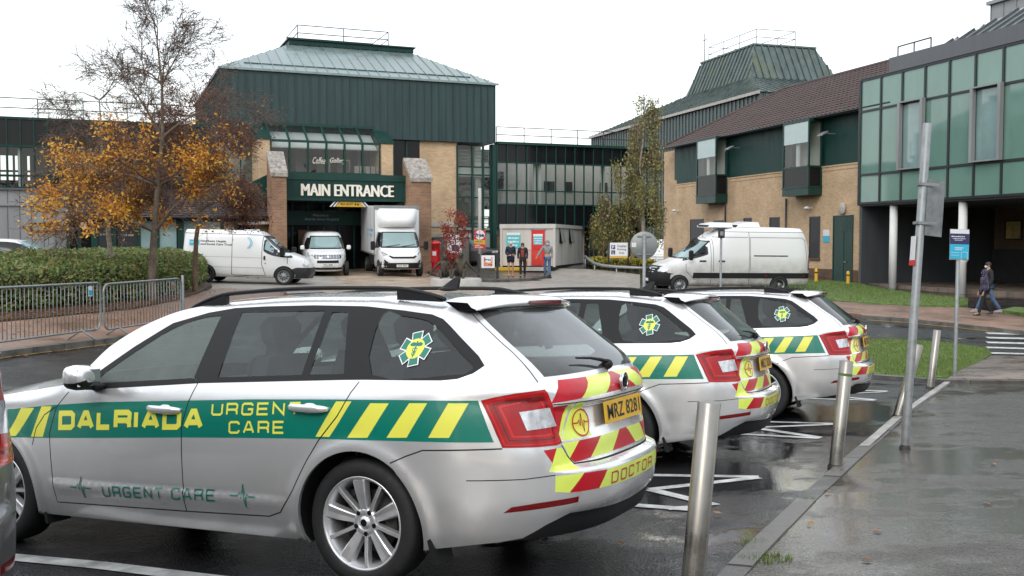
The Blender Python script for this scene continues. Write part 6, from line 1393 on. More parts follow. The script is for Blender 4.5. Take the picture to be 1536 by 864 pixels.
# ---------------------------------------------------------------- panel van seen from the side (left)
def transit():
    d = 38.6; p = at(395, 362, d); root = empty('panel_van', place_on_ground(at(318, 362, d).x, p.y, R_(1)), label='white panel van with blue health trust logo, parked sideways beside the hedge', cat='van', group='white vans by the entrance')
    wl = WL(([.25, .6, 1.9, 2.0], [-.93, -.97, -.90, -.86]), ([.25, .45, .7, .95, 1.05, 1.15, 1.3, 1.9, 2.0], [3.78, 3.86, 3.84, 3.72, 3.55, 3.25, 2.85, 2.05, 1.9]), ([.25, .5, 1.1, 1.85, 1.96, 2.0], [.93, .985, .985, .90, .84, .78]), 7, 4.2, .25, 2.0, 1.0)
    mb = MB(); wl.mesh(mb, [.25, .4, .55, .7, .82, .9, .97, 1.03, 1.08, 1.13, 1.2, 1.3, 1.45, 1.6, 1.75, 1.86, 1.92, 1.96, 1.985, 2.0]); 
    for sd in (-1, 1):
        for pts in ([(.98, .33), (.98, 1.86)], [(2.1, 1.86), (2.1, .75), (2.25, .35)], [(.98, .33), (2.25, .33)], [(.98, 1.86), (2.1, 1.86)], [(-.85, 1.86), (.98, 1.86)], [(3.05, 1.05), (3.05, .80)]): line_patch(wl, mb, pts, .018, 's', 1, .004, sd)
        line_patch(wl, mb, [(-.8, .62), (2.2, .62)], .02, 's', 2, .004, sd); line_patch(wl, mb, [(-.8, 1.0), (2.2, 1.0)], .015, 's', 2, .004, sd)
        wl.patch(mb, [(3.35, .26), (3.35, .66), (3.87, .66), (3.87, .26)], 's', 3, .02, sd); wl.patch(mb, rrect(2.17, 2.24, .93, 1.08, .02), 's', 3, .02, sd); wl.patch(mb, rrect(2.22, 2.26, .78, .82, .01), 's', 3, .02, sd)
    wl.patch(mb, [(-.95, .26), (.95, .26), (.95, .66), (-.95, .66)], 'f', 3, .03)
    body = mb.build('body', [M['van_white'], M['seam'], M['concrete'], M['charcoal']], root)
    for sd in (-1, 1):
        mb = MB(); wl.patch(mb, spline([(2.17, 1.78), (2.15, 1.35), (2.22, 1.22), (2.6, 1.08), (3.22, 1.04), (3.05, 1.2), (2.68, 1.46), (2.4, 1.72), (2.32, 1.80)], 3), 's', 0, .010, sd); wl.patch(mb, [(2.22, 1.74), (2.20, 1.33), (2.52, 1.20), (2.52, 1.60), (2.40, 1.72)], 's', 1, .016, sd); mb.build('side_window', [M['gloss_black'], M['win_glass']], root)
        mb = MB(); mb.box(2.82, 2.98, sd * .98 - .02, sd * .98 + .2 * sd, 1.12, 1.42, 0, bev=.03); mb.build('side_mirror', M['black_plastic'], root)
        mb = MB(); wl.patch(mb, [(3.62, .98), (3.58, .80), (3.70, .68), (3.80, .68), (3.78, .80)], 's', 0, .012, sd); mb.build('headlight', M['clear_lens'], root)
        mb = MB(); wl.patch(mb, rrect(-.9, -.84, .8, 1.2, .02), 's', 0, .012, sd); mb.build('tail_light', M['red_lens'], root)
    mb = MB(); wl.patch(mb, [(-.74, 1.22), (.74, 1.22), (.64, 1.84), (-.64, 1.84)], 'f', 0, .012); mb.build('windscreen', M['gloss_black'], root)
    wheel_arches(wl, root, (0, 2.933), .335, .335)
    for x in (0, 2.933):
        for sd in (-1, 1): simple_wheel(root, x, sd * .90, .335, 'galv')
    # logo
    mb = MB(); y = -wl.y(0, 1.5) - .012
    def yy(z): return -wl.y(0, z) - .012
    mb.add([(-.62, yy(1.42), 1.42), (-.25, yy(1.42), 1.42), (-.25, yy(1.62), 1.62), (-.62, yy(1.62), 1.62)], [(0, 1, 2, 3)], 0)
    for w, z in (('Northern Health', 1.545), ('and Social Care Trust', 1.43)): put_text(mb, w, (-.20, yy(z) - .002, z), (1, 0, 0), (0, .07, 1), .95 if w[0] == 'N' else 1.18, .075, 1, bold=.015)
    put_text(mb, 'HSC', (-.57, yy(1.5) - .006, 1.48), (1, 0, 0), (0, .07, 1), .26, .08, 2, bold=.02)
    for k in range(2):
        pts = [(1.75 + k*.05 - .28 * (1 - math.cos(t)) , 1.40 + .36 * math.sin(t)) for t in np.linspace(0, 1.3, 9)]; pts = [(1.55 + k * .06 + .12 * math.sin(t * pi), 1.34 + .42 * t) for t in np.linspace(0, 1, 9)]; r = ribbon(pts, .02); n = len(r) // 2; r2 = r[:n] + r[n:]; mb.add([(a, yy(z) - .002, z) for a, z in r2], [(i, i+1, 2*n-2-i, 2*n-1-i) for i in range(n-1)], 0)
    mb.build('logo', [M['sign_blue'], M['charcoal'], M['sign_white']], root)
transit()
def vivaro():
    d = 45.2; p = at(490, 362, d); yaw = math.atan2(-math.cos(R_(15)), math.sin(R_(15))); f = Vector((math.cos(yaw), math.sin(yaw), 0)); o = Vector((p.x, p.y, 0)) - f * 3.4
    root = empty('compact_van', place_on_ground(o.x, o.y, yaw), label='white compact van facing forward under the entrance sign, beside the box truck', cat='van', group='white vans by the entrance')
    wl = WL(([.25, 1.9, 1.94], [-.9, -.82, -.78]), ([.25, .5, .8, .98, 1.08, 1.18, 1.3, 1.85, 1.94], [4.05, 4.12, 4.10, 4.0, 3.8, 3.45, 3.15, 2.35, 2.15]), ([.25, .5, 1.1, 1.8, 1.9, 1.94], [.90, .96, .95, .80, .72, .66]), 6, 3.2, .25, 1.94, 1.2)
    mb = MB(); wl.mesh(mb, [.25, .4, .55, .7, .82, .9, .97, 1.03, 1.08, 1.13, 1.2, 1.3, 1.45, 1.6, 1.75, 1.84, 1.89, 1.92, 1.94]); body = mb.build('body', [M['van_white']], root)
    mb = MB(); wl.patch(mb, [(-.80, 1.22), (.80, 1.22), (.66, 1.80), (-.66, 1.80)], 'f', 0, .010); wl.patch(mb, [(-.74, 1.27), (.74, 1.27), (.61, 1.75), (-.61, 1.75)], 'f', 1, .018); mb.build('windscreen', [M['gloss_black'], M['win_glass']], root)
    mb = MB(); wl.patch(mb, [(-.88, .32), (.88, .32), (.9, .52), (.78, .68), (.62, .42), (-.62, .42), (-.78, .68), (-.9, .52)], 'f', 0, .012); wl.patch(mb, rrect(-.48, .48, .62, .74, .03), 'f', 0, .012); wl.patch(mb, rrect(-.60, .60, .82, .99, .04), 'f', 0, .012); 
    for z in (.86, .905, .95): line_patch(wl, mb, [(-.58, z), (.58, z)], .014, 'f', 1, .02)
    for y in np.linspace(-.5, .5, 9): line_patch(wl, mb, [(y, .83), (y, .98)], .014, 'f', 1, .02)
    dd, FF = disc(0, .905, .06, .06); wl.patch(mb, dd, 'f', 1, .028); mb.build('grille', [M['black_plastic'], M['chrome']], root)
    for sd in (-1, 1):
        mb = MB(); wl.patch(mb, [(sd * .60, .90), (sd * .64, .99), (sd * .84, 1.08), (sd * .86, .98), (sd * .80, .88)][::sd], 'f', 0, .014); mb.build('headlight', M['clear_lens'], root)
        mb = MB(); wl.patch(mb, [(2.0, 1.2), (2.0, 1.72), (2.35, 1.72), (2.95, 1.28), (2.9, 1.2)], 's', 0, .010, sd); mb.build('side_window', M['gloss_black'], root)
        mb = MB(); mb.box(2.75, 2.88, min(sd * .95, sd * 1.14), max(sd * .95, sd * 1.14), 1.18, 1.38, 0, bev=.04); mb.build('side_mirror', M['van_white'], root)
    wheel_arches(wl, root, (0, 3.275), .33, .33)
    for x in (0, 3.275):
        for sd in (-1, 1): simple_wheel(root, x, sd * .87, .33)
    plate(wl, root, 0, .49, 'YRZ 8800'); mb = MB(); mb.cyl((2.0, 0, 1.95), (1.94, 0, 2.12), .008, n=5); mb.build('aerial', M['black_plastic'], root)
vivaro()
def box_truck():
    d = 45; p = at(603, 362, d); h = R_(16); yaw = math.atan2(-math.cos(h), math.sin(h)); f = Vector((math.cos(yaw), math.sin(yaw), 0)); o = Vector((p.x, p.y, 0)) - f * 4.6
    root = empty('box_truck', place_on_ground(o.x, o.y, yaw), label='white box truck with high luton body parked in front of the entrance canopy', cat='truck')
    mb = MB(); mb.box(-1.5, 3.15, -1.05, 1.05, .95, 3.2, 0, bev=.03); mb.box(3.1, 3.16, -1.06, 1.06, 3.02, 3.22, 1); mb.box(-1.5, 3.15, 1.052, 1.07, .93, 1.0, 1); mb.box(-1.5, 3.15, -1.07, -1.052, .93, 1.0, 1)
    for y in (-1.06, 1.04): mb.box(3.08, 3.17, y, y + .03, .95, 3.2, 1)
    for x in (-.35, .8, 1.95): mb.box(x, x + .02, -1.056, -1.052, 1.0, 3.15, 1)
    bx = mb.build('cargo_box', [M['sign_white'], M['grey_clad']], root)
    mb = MB(); V = []
    for z, x1, w in ((2.2, 3.3, .86), (2.35, 3.75, .90), (2.6, 3.72, .94), (2.9, 3.5, .96), (3.08, 3.2, .97)):
        for y in np.linspace(-1, 1, 13): V.append((3.12 + (x1 - 3.12) * (1 - abs(y)**4.5), w * y, z))
    mb.add(V, [(13*j+i, 13*j+i+1, 13*(j+1)+i+1, 13*(j+1)+i) for j in range(4) for i in range(12)], 0, True); mb.add([V[i] for i in range(13)], [list(range(13))], 0); mb.build('wind_deflector', [M['van_white']], root)
    wl = WL(([.5, 2.2], [2.6, 2.6]), ([.35, .55, .85, 1.0, 1.12, 1.25, 1.35, 2.1, 2.2], [4.9, 4.96, 4.95, 4.85, 4.6, 4.25, 4.1, 3.55, 3.3]), ([.35, .6, 1.2, 2.05, 2.15, 2.2], [.96, 1.0, 1.0, .86, .80, .72]), 8, 3.6, .38, 2.2, 3.0)
    mb = MB(); wl.mesh(mb, [.38, .5, .65, .8, .9, .98, 1.04, 1.1, 1.16, 1.22, 1.3, 1.4, 1.6, 1.8, 2.0, 2.1, 2.15, 2.18, 2.2]); mb.build('cab', M['van_white'], root)
    mb = MB(); wl.patch(mb, [(-.86, 1.30), (.86, 1.30), (.76, 2.02), (-.76, 2.02)], 'f', 0, .010); wl.patch(mb, [(-.80, 1.36), (.80, 1.36), (.71, 1.97), (-.71, 1.97)], 'f', 1, .018); mb.build('windscreen', [M['gloss_black'], M['win_glass']], root)
    mb = MB(); 
    for y0, y1 in ((-.65, .0), (.05, .70)): line_patch(wl, mb, [(y0, 1.36), (y1, 1.45)], .03, 'f', 0, .03)
    mb.build('wiper', M['black_plastic'], root)
    mb = MB(); wl.patch(mb, [(-.97, .40), (.97, .40), (.98, .72), (.80, .80), (.62, .66), (-.62, .66), (-.80, .80), (-.98, .72)], 'f', 0, .014); wl.patch(mb, [(-.86, 1.12), (-.62, .93), (-.5, .86), (.5, .86), (.62, .93), (.86, 1.12), (.60, 1.0), (.45, .94), (-.45, .94), (-.60, 1.0)], 'f', 0, .012)
    for y in (-.74, .74): wl.patch(mb, rrect(y - .12, y + .12, .64, .70, .02), 'f', 1, .025)
    mb.build('bumper', [M['black_plastic'], M['clear_lens']], root)
    for sd in (-1, 1):
        mb = MB(); wl.patch(mb, [(sd * .62, .92), (sd * .60, 1.0), (sd * .84, 1.14), (sd * .90, 1.12), (sd * .84, .95)][::sd], 'f', 0, .016); mb.build('headlight', M['clear_lens'], root)
        mb = MB(); wl.patch(mb, [(3.0, 1.3), (3.0, 2.0), (3.55, 2.0), (4.0, 1.35)], 's', 0, .01, sd); mb.build('side_window', M['gloss_black'], root)
        mb = MB(); mb.box(3.85, 4.0, min(sd * 1.12, sd * 1.32), max(sd * 1.12, sd * 1.32), 1.2, 1.6, 0, bev=.04); mb.box(3.88, 3.94, min(sd * .95, sd * 1.15), max(sd * .95, sd * 1.15), 1.3, 1.36); mb.build('side_mirror', M['black_plastic'], root)
    mb = MB(); mb.box(-1.4, 3.4, -.40, .40, .5, .94); mb.box(.9, 1.9, -.98, -.5, .45, .9); mb.build('chassis', M['dark_metal'], root)
    wheel_arches(wl, root, (3.95,), .36, .36)
    for x, y in ((0, -.86), (0, .86), (3.95, -.9), (3.95, .9)): simple_wheel(root, x, y, .36, w=.32 if x == 0 else .22)
    plate(wl, root, -.05, .48, 'SXZ 6903'); mb = MB()
    mb.box(1.4 + .9, 1.75 + .9, -1.07, -1.06, 2.0, 2.14, 0); mb.box(2.3, 2.42, -1.07, -1.06, 1.75, 1.9, 0); put_text(mb, 'Northern Health', (1.0, -1.066, 2.02), (1, 0, 0), (0, 0, 1), 1.2, .10, 0); put_text(mb, 'and Social Care Trust', (.8, -1.066, 1.8), (1, 0, 0), (0, 0, 1), 1.4, .10, 0); mb.build('logo', M['sign_blue'], bx)
box_truck()
def sprinter():
    d = 42; a = R_(180 + 12); x0, y0 = at(1152, 362, d).x, at(1152, 362, d).y
    root = empty('long_panel_van', place_on_ground(x0, y0, a) @ Matrix.Rotation(R_(1.5), 4, 'Y'), label='long white high-roof panel van with dark lower trim, parked before the brick wall', cat='van')
    wl = WL(([.3, .6, 1.6, 2.5, 2.66], [-1.42, -1.48, -1.44, -1.22, -1.12]), ([.28, .5, .8, 1.0, 1.12, 1.25, 1.4, 2.1, 2.4, 2.58, 2.66], [5.30, 5.38, 5.34, 5.2, 4.95, 4.55, 4.2, 3.15, 2.75, 2.35, 2.0]), ([.28, .6, 1.2, 2.3, 2.5, 2.6, 2.66], [.96, 1.01, 1.01, .90, .84, .76, .66]), 9, 4.2, .30, 2.66, 1.5, .03)
    mb = MB(); wl.mesh(mb, [.30, .45, .6, .75, .88, .97, 1.04, 1.1, 1.16, 1.22, 1.3, 1.4, 1.6, 1.8, 2.0, 2.15, 2.3, 2.42, 2.5, 2.56, 2.61, 2.64, 2.66], 48)
    for sd in (-1, 1):
        wl.patch(mb, [(-1.38, .62), (-1.38, .84), (3.75, .84), (3.78, .62)], 's', 1, .014, sd)
        wl.patch(mb, [(4.7, .32), (4.72, .78), (5.0, .92), (5.37, .95), (5.37, .32)], 's', 1, .02, sd)
        for pts in ([(3.0, .35), (3.0, 2.45)], [(3.75, .62), (4.05, .9), (4.05, 1.2)], [(2.9, 2.2), (2.9, .9)], [(1.35, .35), (1.35, 2.5)], [(-1.2, 2.15), (-1.0, 2.28), (1.30, 2.28), (1.30, .95)], [(1.40, 2.28), (2.85, 2.28)], [(-1.15, 2.15), (-1.3, .9)], [(-1.2, 2.50), (2.95, 2.50)]): line_patch(wl, mb, pts, .016, 's', 2, .004, sd)
        wl.patch(mb, [(-.35, 1.52), (-.35, 1.56), (1.15, 1.56), (1.15, 1.52)], 's', 1, .014, sd)
        for x in (3.35, 2.55): wl.patch(mb, rrect(x - .14, x + .14, 1.28, 1.34, .02), 's', 1, .02, sd)
        for x in (-1.1, .6, 2.6): wl.patch(mb, rrect(x - .04, x + .04, .70, .74, .01), 's', 3, .024, sd)
    wl.patch(mb, [(-.98, .32), (.98, .32), (.99, .70), (.70, .95), (.66, 1.08), (-.66, 1.08), (-.70, .95), (-.99, .70)], 'f', 1, .02)
    mb.build('body', [M['van_dirty'], M['black_plastic'], M['seam'], M['red_lens']], root)
    for sd in (-1, 1):
        mb = MB(); wl.patch(mb, spline([(3.15, 2.15), (3.12, 1.7), (3.2, 1.55), (3.9, 1.36), (4.15, 1.32), (3.95, 1.5), (3.5, 2.05), (3.35, 2.18)], 3), 's', 0, .010, sd); wl.patch(mb, [(3.2, 2.08), (3.2, 1.62), (3.62, 1.5), (3.62, 1.8), (3.42, 2.08)], 's', 1, .016, sd); mb.build('side_window', [M['gloss_black'], M['spandrel']], root)
        mb = MB(); mb.box(3.85, 4.02, min(sd * 1.05, sd * 1.25), max(sd * 1.05, sd * 1.25), 1.35, 1.75, 0, bev=.05); mb.build('side_mirror', M['black_plastic'], root)
        mb = MB(); wl.patch(mb, [(4.72, .98), (4.80, 1.10), (5.08, 1.05), (5.28, .98), (5.30, .86), (4.95, .84)], 's', 0, .03, sd); mb.build('headlight', M['clear_lens'], root)
        mb = MB(); wl.patch(mb, rrect(-1.45, -1.34, .95, 1.6, .02), 's', 0, .02, sd); mb.build('tail_light', M['red_lens'], root)
    mb = MB(); wl.patch(mb, [(-.86, 1.38), (.86, 1.38), (.74, 2.12), (-.74, 2.12)], 'f', 0, .012); wl.patch(mb, [(-.80, 1.43), (.80, 1.43), (.70, 2.07), (-.70, 2.07)], 'f', 1, .02); mb.build('windscreen', [M['gloss_black'], M['win_glass']], root)
    mb = MB(); 
    for z in (.84, .93, 1.02): line_patch(wl, mb, [(-.55, z), (.55, z)], .02, 'f', 0, .035)
    mb.build('grille', M['chrome'], root)
    for xa, xb, hh in ((1.95, 3.0, .20), (.75, 1.75, .24)):
        mb = MB(); mb.hull([(x, y, z) for x, z in ((xa, 2.64), (xb, 2.64), (xa + .05, 2.66 + hh), (xb - .55, 2.66 + hh), (xb - .1, 2.66 + hh * .62)) for y in (-.55, .55)] + [(x, y, 2.68) for x in (xa, xb) for y in (-.65, .65)]); mb.hull([(x, y, z) for x, z in ((xb - .05, 2.68), (xb + .02, 2.68), (xb - .1, 2.66 + hh * .5), (xb - .02, 2.66 + hh * .45)) for y in (-.5, .5)], 1); mb.build('roof_cooler', [M['van_white'], M['black_plastic']], root)
    wheel_arches(wl, root, (0, 4.325), .35, .35)
    for x in (0, 4.325):
        for sd in (-1, 1): simple_wheel(root, x, sd * .92, .35, 'galv', w=.22)
    plate(wl, root, 0, .45)
def dirty_paint():
    m = paint('dirty_white_paint', (.76, .77, .76), 0, .4, .3); nt = m.node_tree
    for n in nt.nodes:
        if n.type == 'MAP_RANGE' and abs(n.inputs[1].default_value - .75) < 1e-4: n.inputs[1].default_value = 1.55; n.inputs[2].default_value = .6; n.inputs[4].default_value = 1.35
    return m
M['van_dirty'] = dirty_paint()
sprinter()
def small_car(name, px, d, yaw, body, roofm, label, cat, sc=1.0, suv=0):
    p = at(px, 362, d); h = .16 * suv; root = empty(name, place_on_ground(p.x, p.y, yaw) @ Matrix.Scale(sc, 4), label=label, cat=cat)
    wl = WL(([.2, .5, .9, 1.0, 1.42 + h], [-.68, -.75, -.72, -.66, -.30]), ([.2, .5, .7, .8, .88, .96, 1.05, 1.2, 1.38 + h, 1.45 + h], [3.2, 3.28, 3.24, 3.1, 2.8, 2.35, 2.1, 1.8, 1.35, 1.0]), ([.2, .5, .85, .97, 1.35 + h, 1.42 + h, 1.45 + h], [.82, .87, .86, .82, .62, .56, .48]), 4, 3.2, .2, 1.45 + h, .6)
    mb = MB(); zl = [.2, .35, .5, .62, .7, .76, .81, .86, .91, .96, 1.0, 1.08, 1.18, 1.28, 1.36, 1.4, 1.45]; wl.mesh(mb, [z + (h * max(0, (z - .9) / .55)) for z in zl])
    for i, f in enumerate(mb.f):
        if sum(mb.v[k][2] for k in f) / len(f) > 1.30 + h: mb.m[i] = 1
    mb.build('body', [M[body], M[roofm]], root)
    for sd in (-1, 1):
        mb = MB(); wl.patch(mb, spline([(-.30, .98), (1.85, .96), (1.55, 1.15), (1.1, 1.33 + h * .8), (.2, 1.36 + h * .9), (-.15, 1.22 + h * .5)], 3), 's', 0, .008, sd); mb.build('side_window', M['gloss_black'], root)
        mb = MB(); wl.patch(mb, rrect(2.75, 3.05, .66, .78, .03), 's', 0, .012, sd); mb.build('headlight', M['clear_lens'], root)
        mb = MB(); mb.box(1.55, 1.7, min(sd * .86, sd * 1.0), max(sd * .86, sd * 1.0), .95, 1.08, 0, bev=.03); mb.build('side_mirror', M[roofm], root)
    mb = MB(); wl.patch(mb, [(-.70, 1.0), (.70, 1.0), (.52, 1.38 + h * .9), (-.52, 1.38 + h * .9)], 'f', 0, .010); mb.build('windscreen', M['win_glass'], root)
    wheel_arches(wl, root, (0, 2.5), .32, .32)
    for x in (0, 2.5):
        for sd in (-1, 1): simple_wheel(root, x, sd * .79, .32)
small_car('hatchback', -14, 40.5, R_(8), 'blue_paint', 'van_white', 'blue and white hatchback behind the hedge in front of the grey clad building', 'car')
small_car('hatchback', -85, 37.5, R_(6), 'van_white', 'van_white', 'white car roof at the far left edge behind the hedge', 'car')
small_car('off_road_car', 660, 54, R_(-4), 'grey_paint2' if False else 'grey_paint', 'grey_paint', 'dark grey off-road car parked behind the red-leaved young tree', 'car', 1.05, 1)
small_car('saloon_car', 352, 45.5, R_(-8), 'gloss_black', 'gloss_black', 'black car mostly hidden between the panel van and the compact van', 'car')
# ================================================================ PLANTS
def leaf_mat(name, cols, rough=.55, trans=.25):
    m, nt, b = new_mat(name); L = nt.links.new; g = nd(nt, 'ShaderNodeNewGeometry'); r = nd(nt, 'ShaderNodeValToRGB'); el = r.color_ramp.elements
    el[0].position = 0; el[0].color = (*cols[0], 1); el[1].position = 1; el[1].color = (*cols[-1], 1)
    for i, c in enumerate(cols[1:-1]): e = el.new((i + 1) / (len(cols) - 1)); e.color = (*c, 1)
    L(g.outputs['Random Per Island'], r.inputs[0]); L(r.outputs[0], b.inputs['Base Color']); b.inputs['Roughness'].default_value = rough
    t = nd(nt, 'ShaderNodeBsdfTranslucent'); L(r.outputs[0], t.inputs['Color']); mx = nd(nt, 'ShaderNodeMixShader'); mx.inputs[0].default_value = trans
    L(b.outputs[0], mx.inputs[1]); L(t.outputs[0], mx.inputs[2]); L(mx.outputs[0], nt.nodes['Material Output'].inputs['Surface']); return m
M['leaf_orange'] = leaf_mat('orange_leaves', [(.26, .08, .025), (.60, .23, .03), (.80, .40, .04), (.84, .55, .09), (.68, .29, .04)], .55, .35)
M['leaf_rust'] = leaf_mat('rusty_leaves', [(.12, .05, .04), (.20, .07, .045), (.38, .14, .04), (.16, .065, .05)])
M['leaf_green'] = leaf_mat('shrub_leaves', [(.06, .12, .03), (.12, .20, .05), (.20, .27, .08), (.15, .21, .07), (.32, .22, .08), (.09, .16, .04)])
M['leaf_willow'] = leaf_mat('birch_leaves', [(.15, .18, .06), (.22, .24, .08), (.30, .27, .09), (.36, .28, .09), (.18, .20, .07)])
M['leaf_red'] = leaf_mat('red_leaves', [(.18, .02, .025), (.36, .04, .04), (.28, .07, .04), (.42, .13, .06)])
M['leaf_yellow'] = leaf_mat('yellow_shrub_leaves', [(.20, .19, .03), (.38, .33, .05), (.28, .24, .05)])
M['leaf_dark'] = leaf_mat('far_foliage', [(.02, .03, .014), (.035, .05, .02), (.05, .05, .025)])
M['litter'] = leaf_mat('fallen_leaves', [(.12, .05, .02), (.26, .10, .03), (.36, .17, .05), (.18, .07, .03)], .6, 0)
M['grass_blade'] = leaf_mat('grass_blades', [(.07, .125, .022), (.12, .19, .035), (.18, .22, .05)], .6, .2)
M['bark_birch'] = mat('birch_bark', (.30, .26, .21), .8, var=.75, vscale=7, bump=.6, bscale=25)
M['bark_dark'] = mat('dark_bark', (.14, .11, .08), .9, var=.5, vscale=6, bump=.8, bscale=20)
M['bark_brown'] = mat('brown_bark', (.16, .11, .07), .85, var=.4, vscale=8, bump=.6, bscale=20)
M['twig'] = mat('twigs', (.14, .10, .08), .9)
def leaves(mb, pts, size, rng, mi=0, droop=0, n=1, spread=0):
    """small folded leaf faces, one island each"""
    V = []; F = []
    for p in pts:
        for _ in range(n):
            c = Vector(p) + Vector((rng.gauss(0, spread), rng.gauss(0, spread), rng.gauss(0, spread))) if spread else Vector(p)
            s = size * rng.uniform(.6, 1.35); a = Vector((rng.gauss(0, 1), rng.gauss(0, 1), rng.gauss(0, .8) - droop)).normalized(); b = a.cross(Vector((rng.gauss(0, 1), rng.gauss(0, 1), rng.gauss(0, 1)))).normalized()
            k = len(V); V += [c - a * s, c + b * s * .48, c + a * s, c - b * s * .48]; F.append((k, k+1, k+2, k+3))
    mb.add(V, F, mi, False)
def grow(rng, base, d, L, r, depth, out, up=.12, spread=.55, kids=3, droop=0, seg=5, shrink=.68, wig=.16):
    """recursive limb: out gets (path, radii, depth)"""
    p = Vector(base); d = Vector(d).normalized(); path = [p.copy()]; rad = [r]
    for i in range(seg):
        d = (d + Vector((rng.gauss(0, wig), rng.gauss(0, wig), rng.gauss(0, wig) + up - droop * (i / seg)))).normalized(); p = p + d * L / seg; path.append(p.copy()); rad.append(r * (1 - .62 * (i + 1) / seg))
    out.append((path, rad, depth))
    if depth <= 0: return
    for k in range(kids):
        i = rng.randint(max(1, seg // 3), seg); q = path[i]; dd = (path[i] - path[i-1]).normalized(); s = dd.cross(Vector((rng.gauss(0, 1), rng.gauss(0, 1), rng.gauss(0, 1)))).normalized(); a = spread * rng.uniform(.7, 1.4)
        grow(rng, q, dd * math.cos(a) + s * math.sin(a), L * shrink * rng.uniform(.75, 1.15), rad[i] * .62, depth - 1, out, up, spread, kids, droop, seg, shrink, wig)
    grow(rng, path[-1], d, L * shrink, rad[-1], depth - 1, out, up, spread, kids, droop, seg, shrink, wig)
def bin_tree(limbs, trunk_mats, root, twig_r=.012, rmin=.004, fine=0, fh=0):
    mt, mb, tw = MB(), MB(), MB(); rg = random.Random(99)
    if fine:
        for path, rad, dep in limbs:
            if dep > 0 or path[0].z < fh: continue
            for _ in range(fine):
                q = path[rg.randint(0, len(path) - 1)]; d_ = Vector((rg.gauss(0, 1), rg.gauss(0, 1), rg.uniform(-.3, .6))).normalized(); l_ = rg.uniform(.14, .42); m_ = q + d_ * l_ * .5; tw.tube([q, m_, m_ + (d_ + Vector((0, 0, -.7))) * l_ * .55], [.004, .0035, .0025], 3, cap=False)
    for path, rad, dep in limbs:
        if rad[0] > .05: mt.tube(path, [max(r, rmin) for r in rad], 8, cap=False)
        elif rad[0] > twig_r: mb.tube(path, [max(r, rmin) for r in rad], 5, cap=False)
        else: tw.tube(path, [max(r, rmin) for r in rad], 3, cap=False)
    mt.build('trunk', trunk_mats, root, fix=False); mb.build('branch', M['twig'], root, fix=False); tw.build('twigs', M['twig'], root, fix=False)
def px_of(p):
    v = p - CAM; Y = v.y * CP - v.z * SP; Z = v.y * SP + v.z * CP; return 768 + FPX * v.x / Y, 432 - FPX * Z / Y
# orange tree with a bare birch top
def orange_tree():
    rng = random.Random(5); b = at(226, 362, 27); z0 = G(b.x, b.y); b = Vector((b.x, b.y, z0)); root = empty('autumn_tree', Matrix.Translation(b), label='tall autumn tree with dense orange leaves below and a bare twiggy top', cat='tree'); limbs = []
    pts = [(0, 0, 0), (.02, .03, 1.0), (.10, .0, 2.0), (.24, -.05, 3.2), (.36, 0, 4.5), (.34, .1, 5.9), (.26, .0, 7.1)]
    limbs.append(([Vector(p) for p in pts], [.14, .11, .09, .07, .05, .035, .018], 9))
    for (i, dx, dy, dz, L, r, dep, dr) in ((2, -1, .1, .42, 1.75, .065, 4, .10), (2, 1, -.2, .5, 1.15, .055, 4, .10), (2, -.9, -.6, .8, 1.5, .055, 4, .1), (2, .3, .9, .9, 1.2, .045, 3, .1), (3, -1, .3, .5, 1.6, .05, 4, .1), (3, 1, .1, .6, 1.2, .05, 4, .1), (3, -.1, -.9, .6, 1.2, .04, 4, .1), (3, .6, .7, .9, 1.2, .04, 3, .1),
                                      (4, -.8, .2, .9, 1.5, .038, 4, .1), (4, .8, .2, .9, 1.35, .038, 4, .1), (4, -.2, -.7, 1.2, 1.1, .03, 4, .12), (5, -.8, .3, 1.1, 1.15, .028, 4, .1), (5, .8, -.2, 1.1, 1.1, .028, 4, .1), (6, .3, .1, 1.5, .8, .02, 4, .05), (6, -.5, -.1, 1.2, .8, .02, 4, .05), (5, .1, .5, 1.2, 1.0, .024, 4, .1)):
        grow(rng, pts[i], (dx, dy, dz), L, r, dep, limbs, .035, .6, 3, dr, 5, .70, .16)
    bin_tree(limbs, M['bark_dark'], root, .014, .0058, 1, 3.0); ob = MB(); rb = MB()
    for path, rad, dep in limbs:
        if rad[0] > .03: continue
        for p in path[1:]:
            h = p.z
            if h < 1.9: continue
            k = max(0, min(1, (5.3 - h) / 1.3)); cl = noise.noise(p * 1.1 + Vector((3, 1, 0))); yl = .5 + .5 * noise.noise(p * .5 + Vector((9, 4, 2)))
            if rng.random() < k * max(0, .12 + 1.5 * cl) * (1.2 - yl) * (.35 if p.x > 1.35 else 1): leaves(ob, [p], .052, rng, n=5, spread=.11)
            elif rng.random() < (.02 if h > 5.6 else .07 + .25 * yl * (2.6 < h < 5.2)): leaves(rb, [p], .034, rng, n=2, spread=.07)
    ob.build('orange_foliage', M['leaf_orange'], root, fix=False); rb.build('rusty_foliage', M['leaf_rust'], root, fix=False)
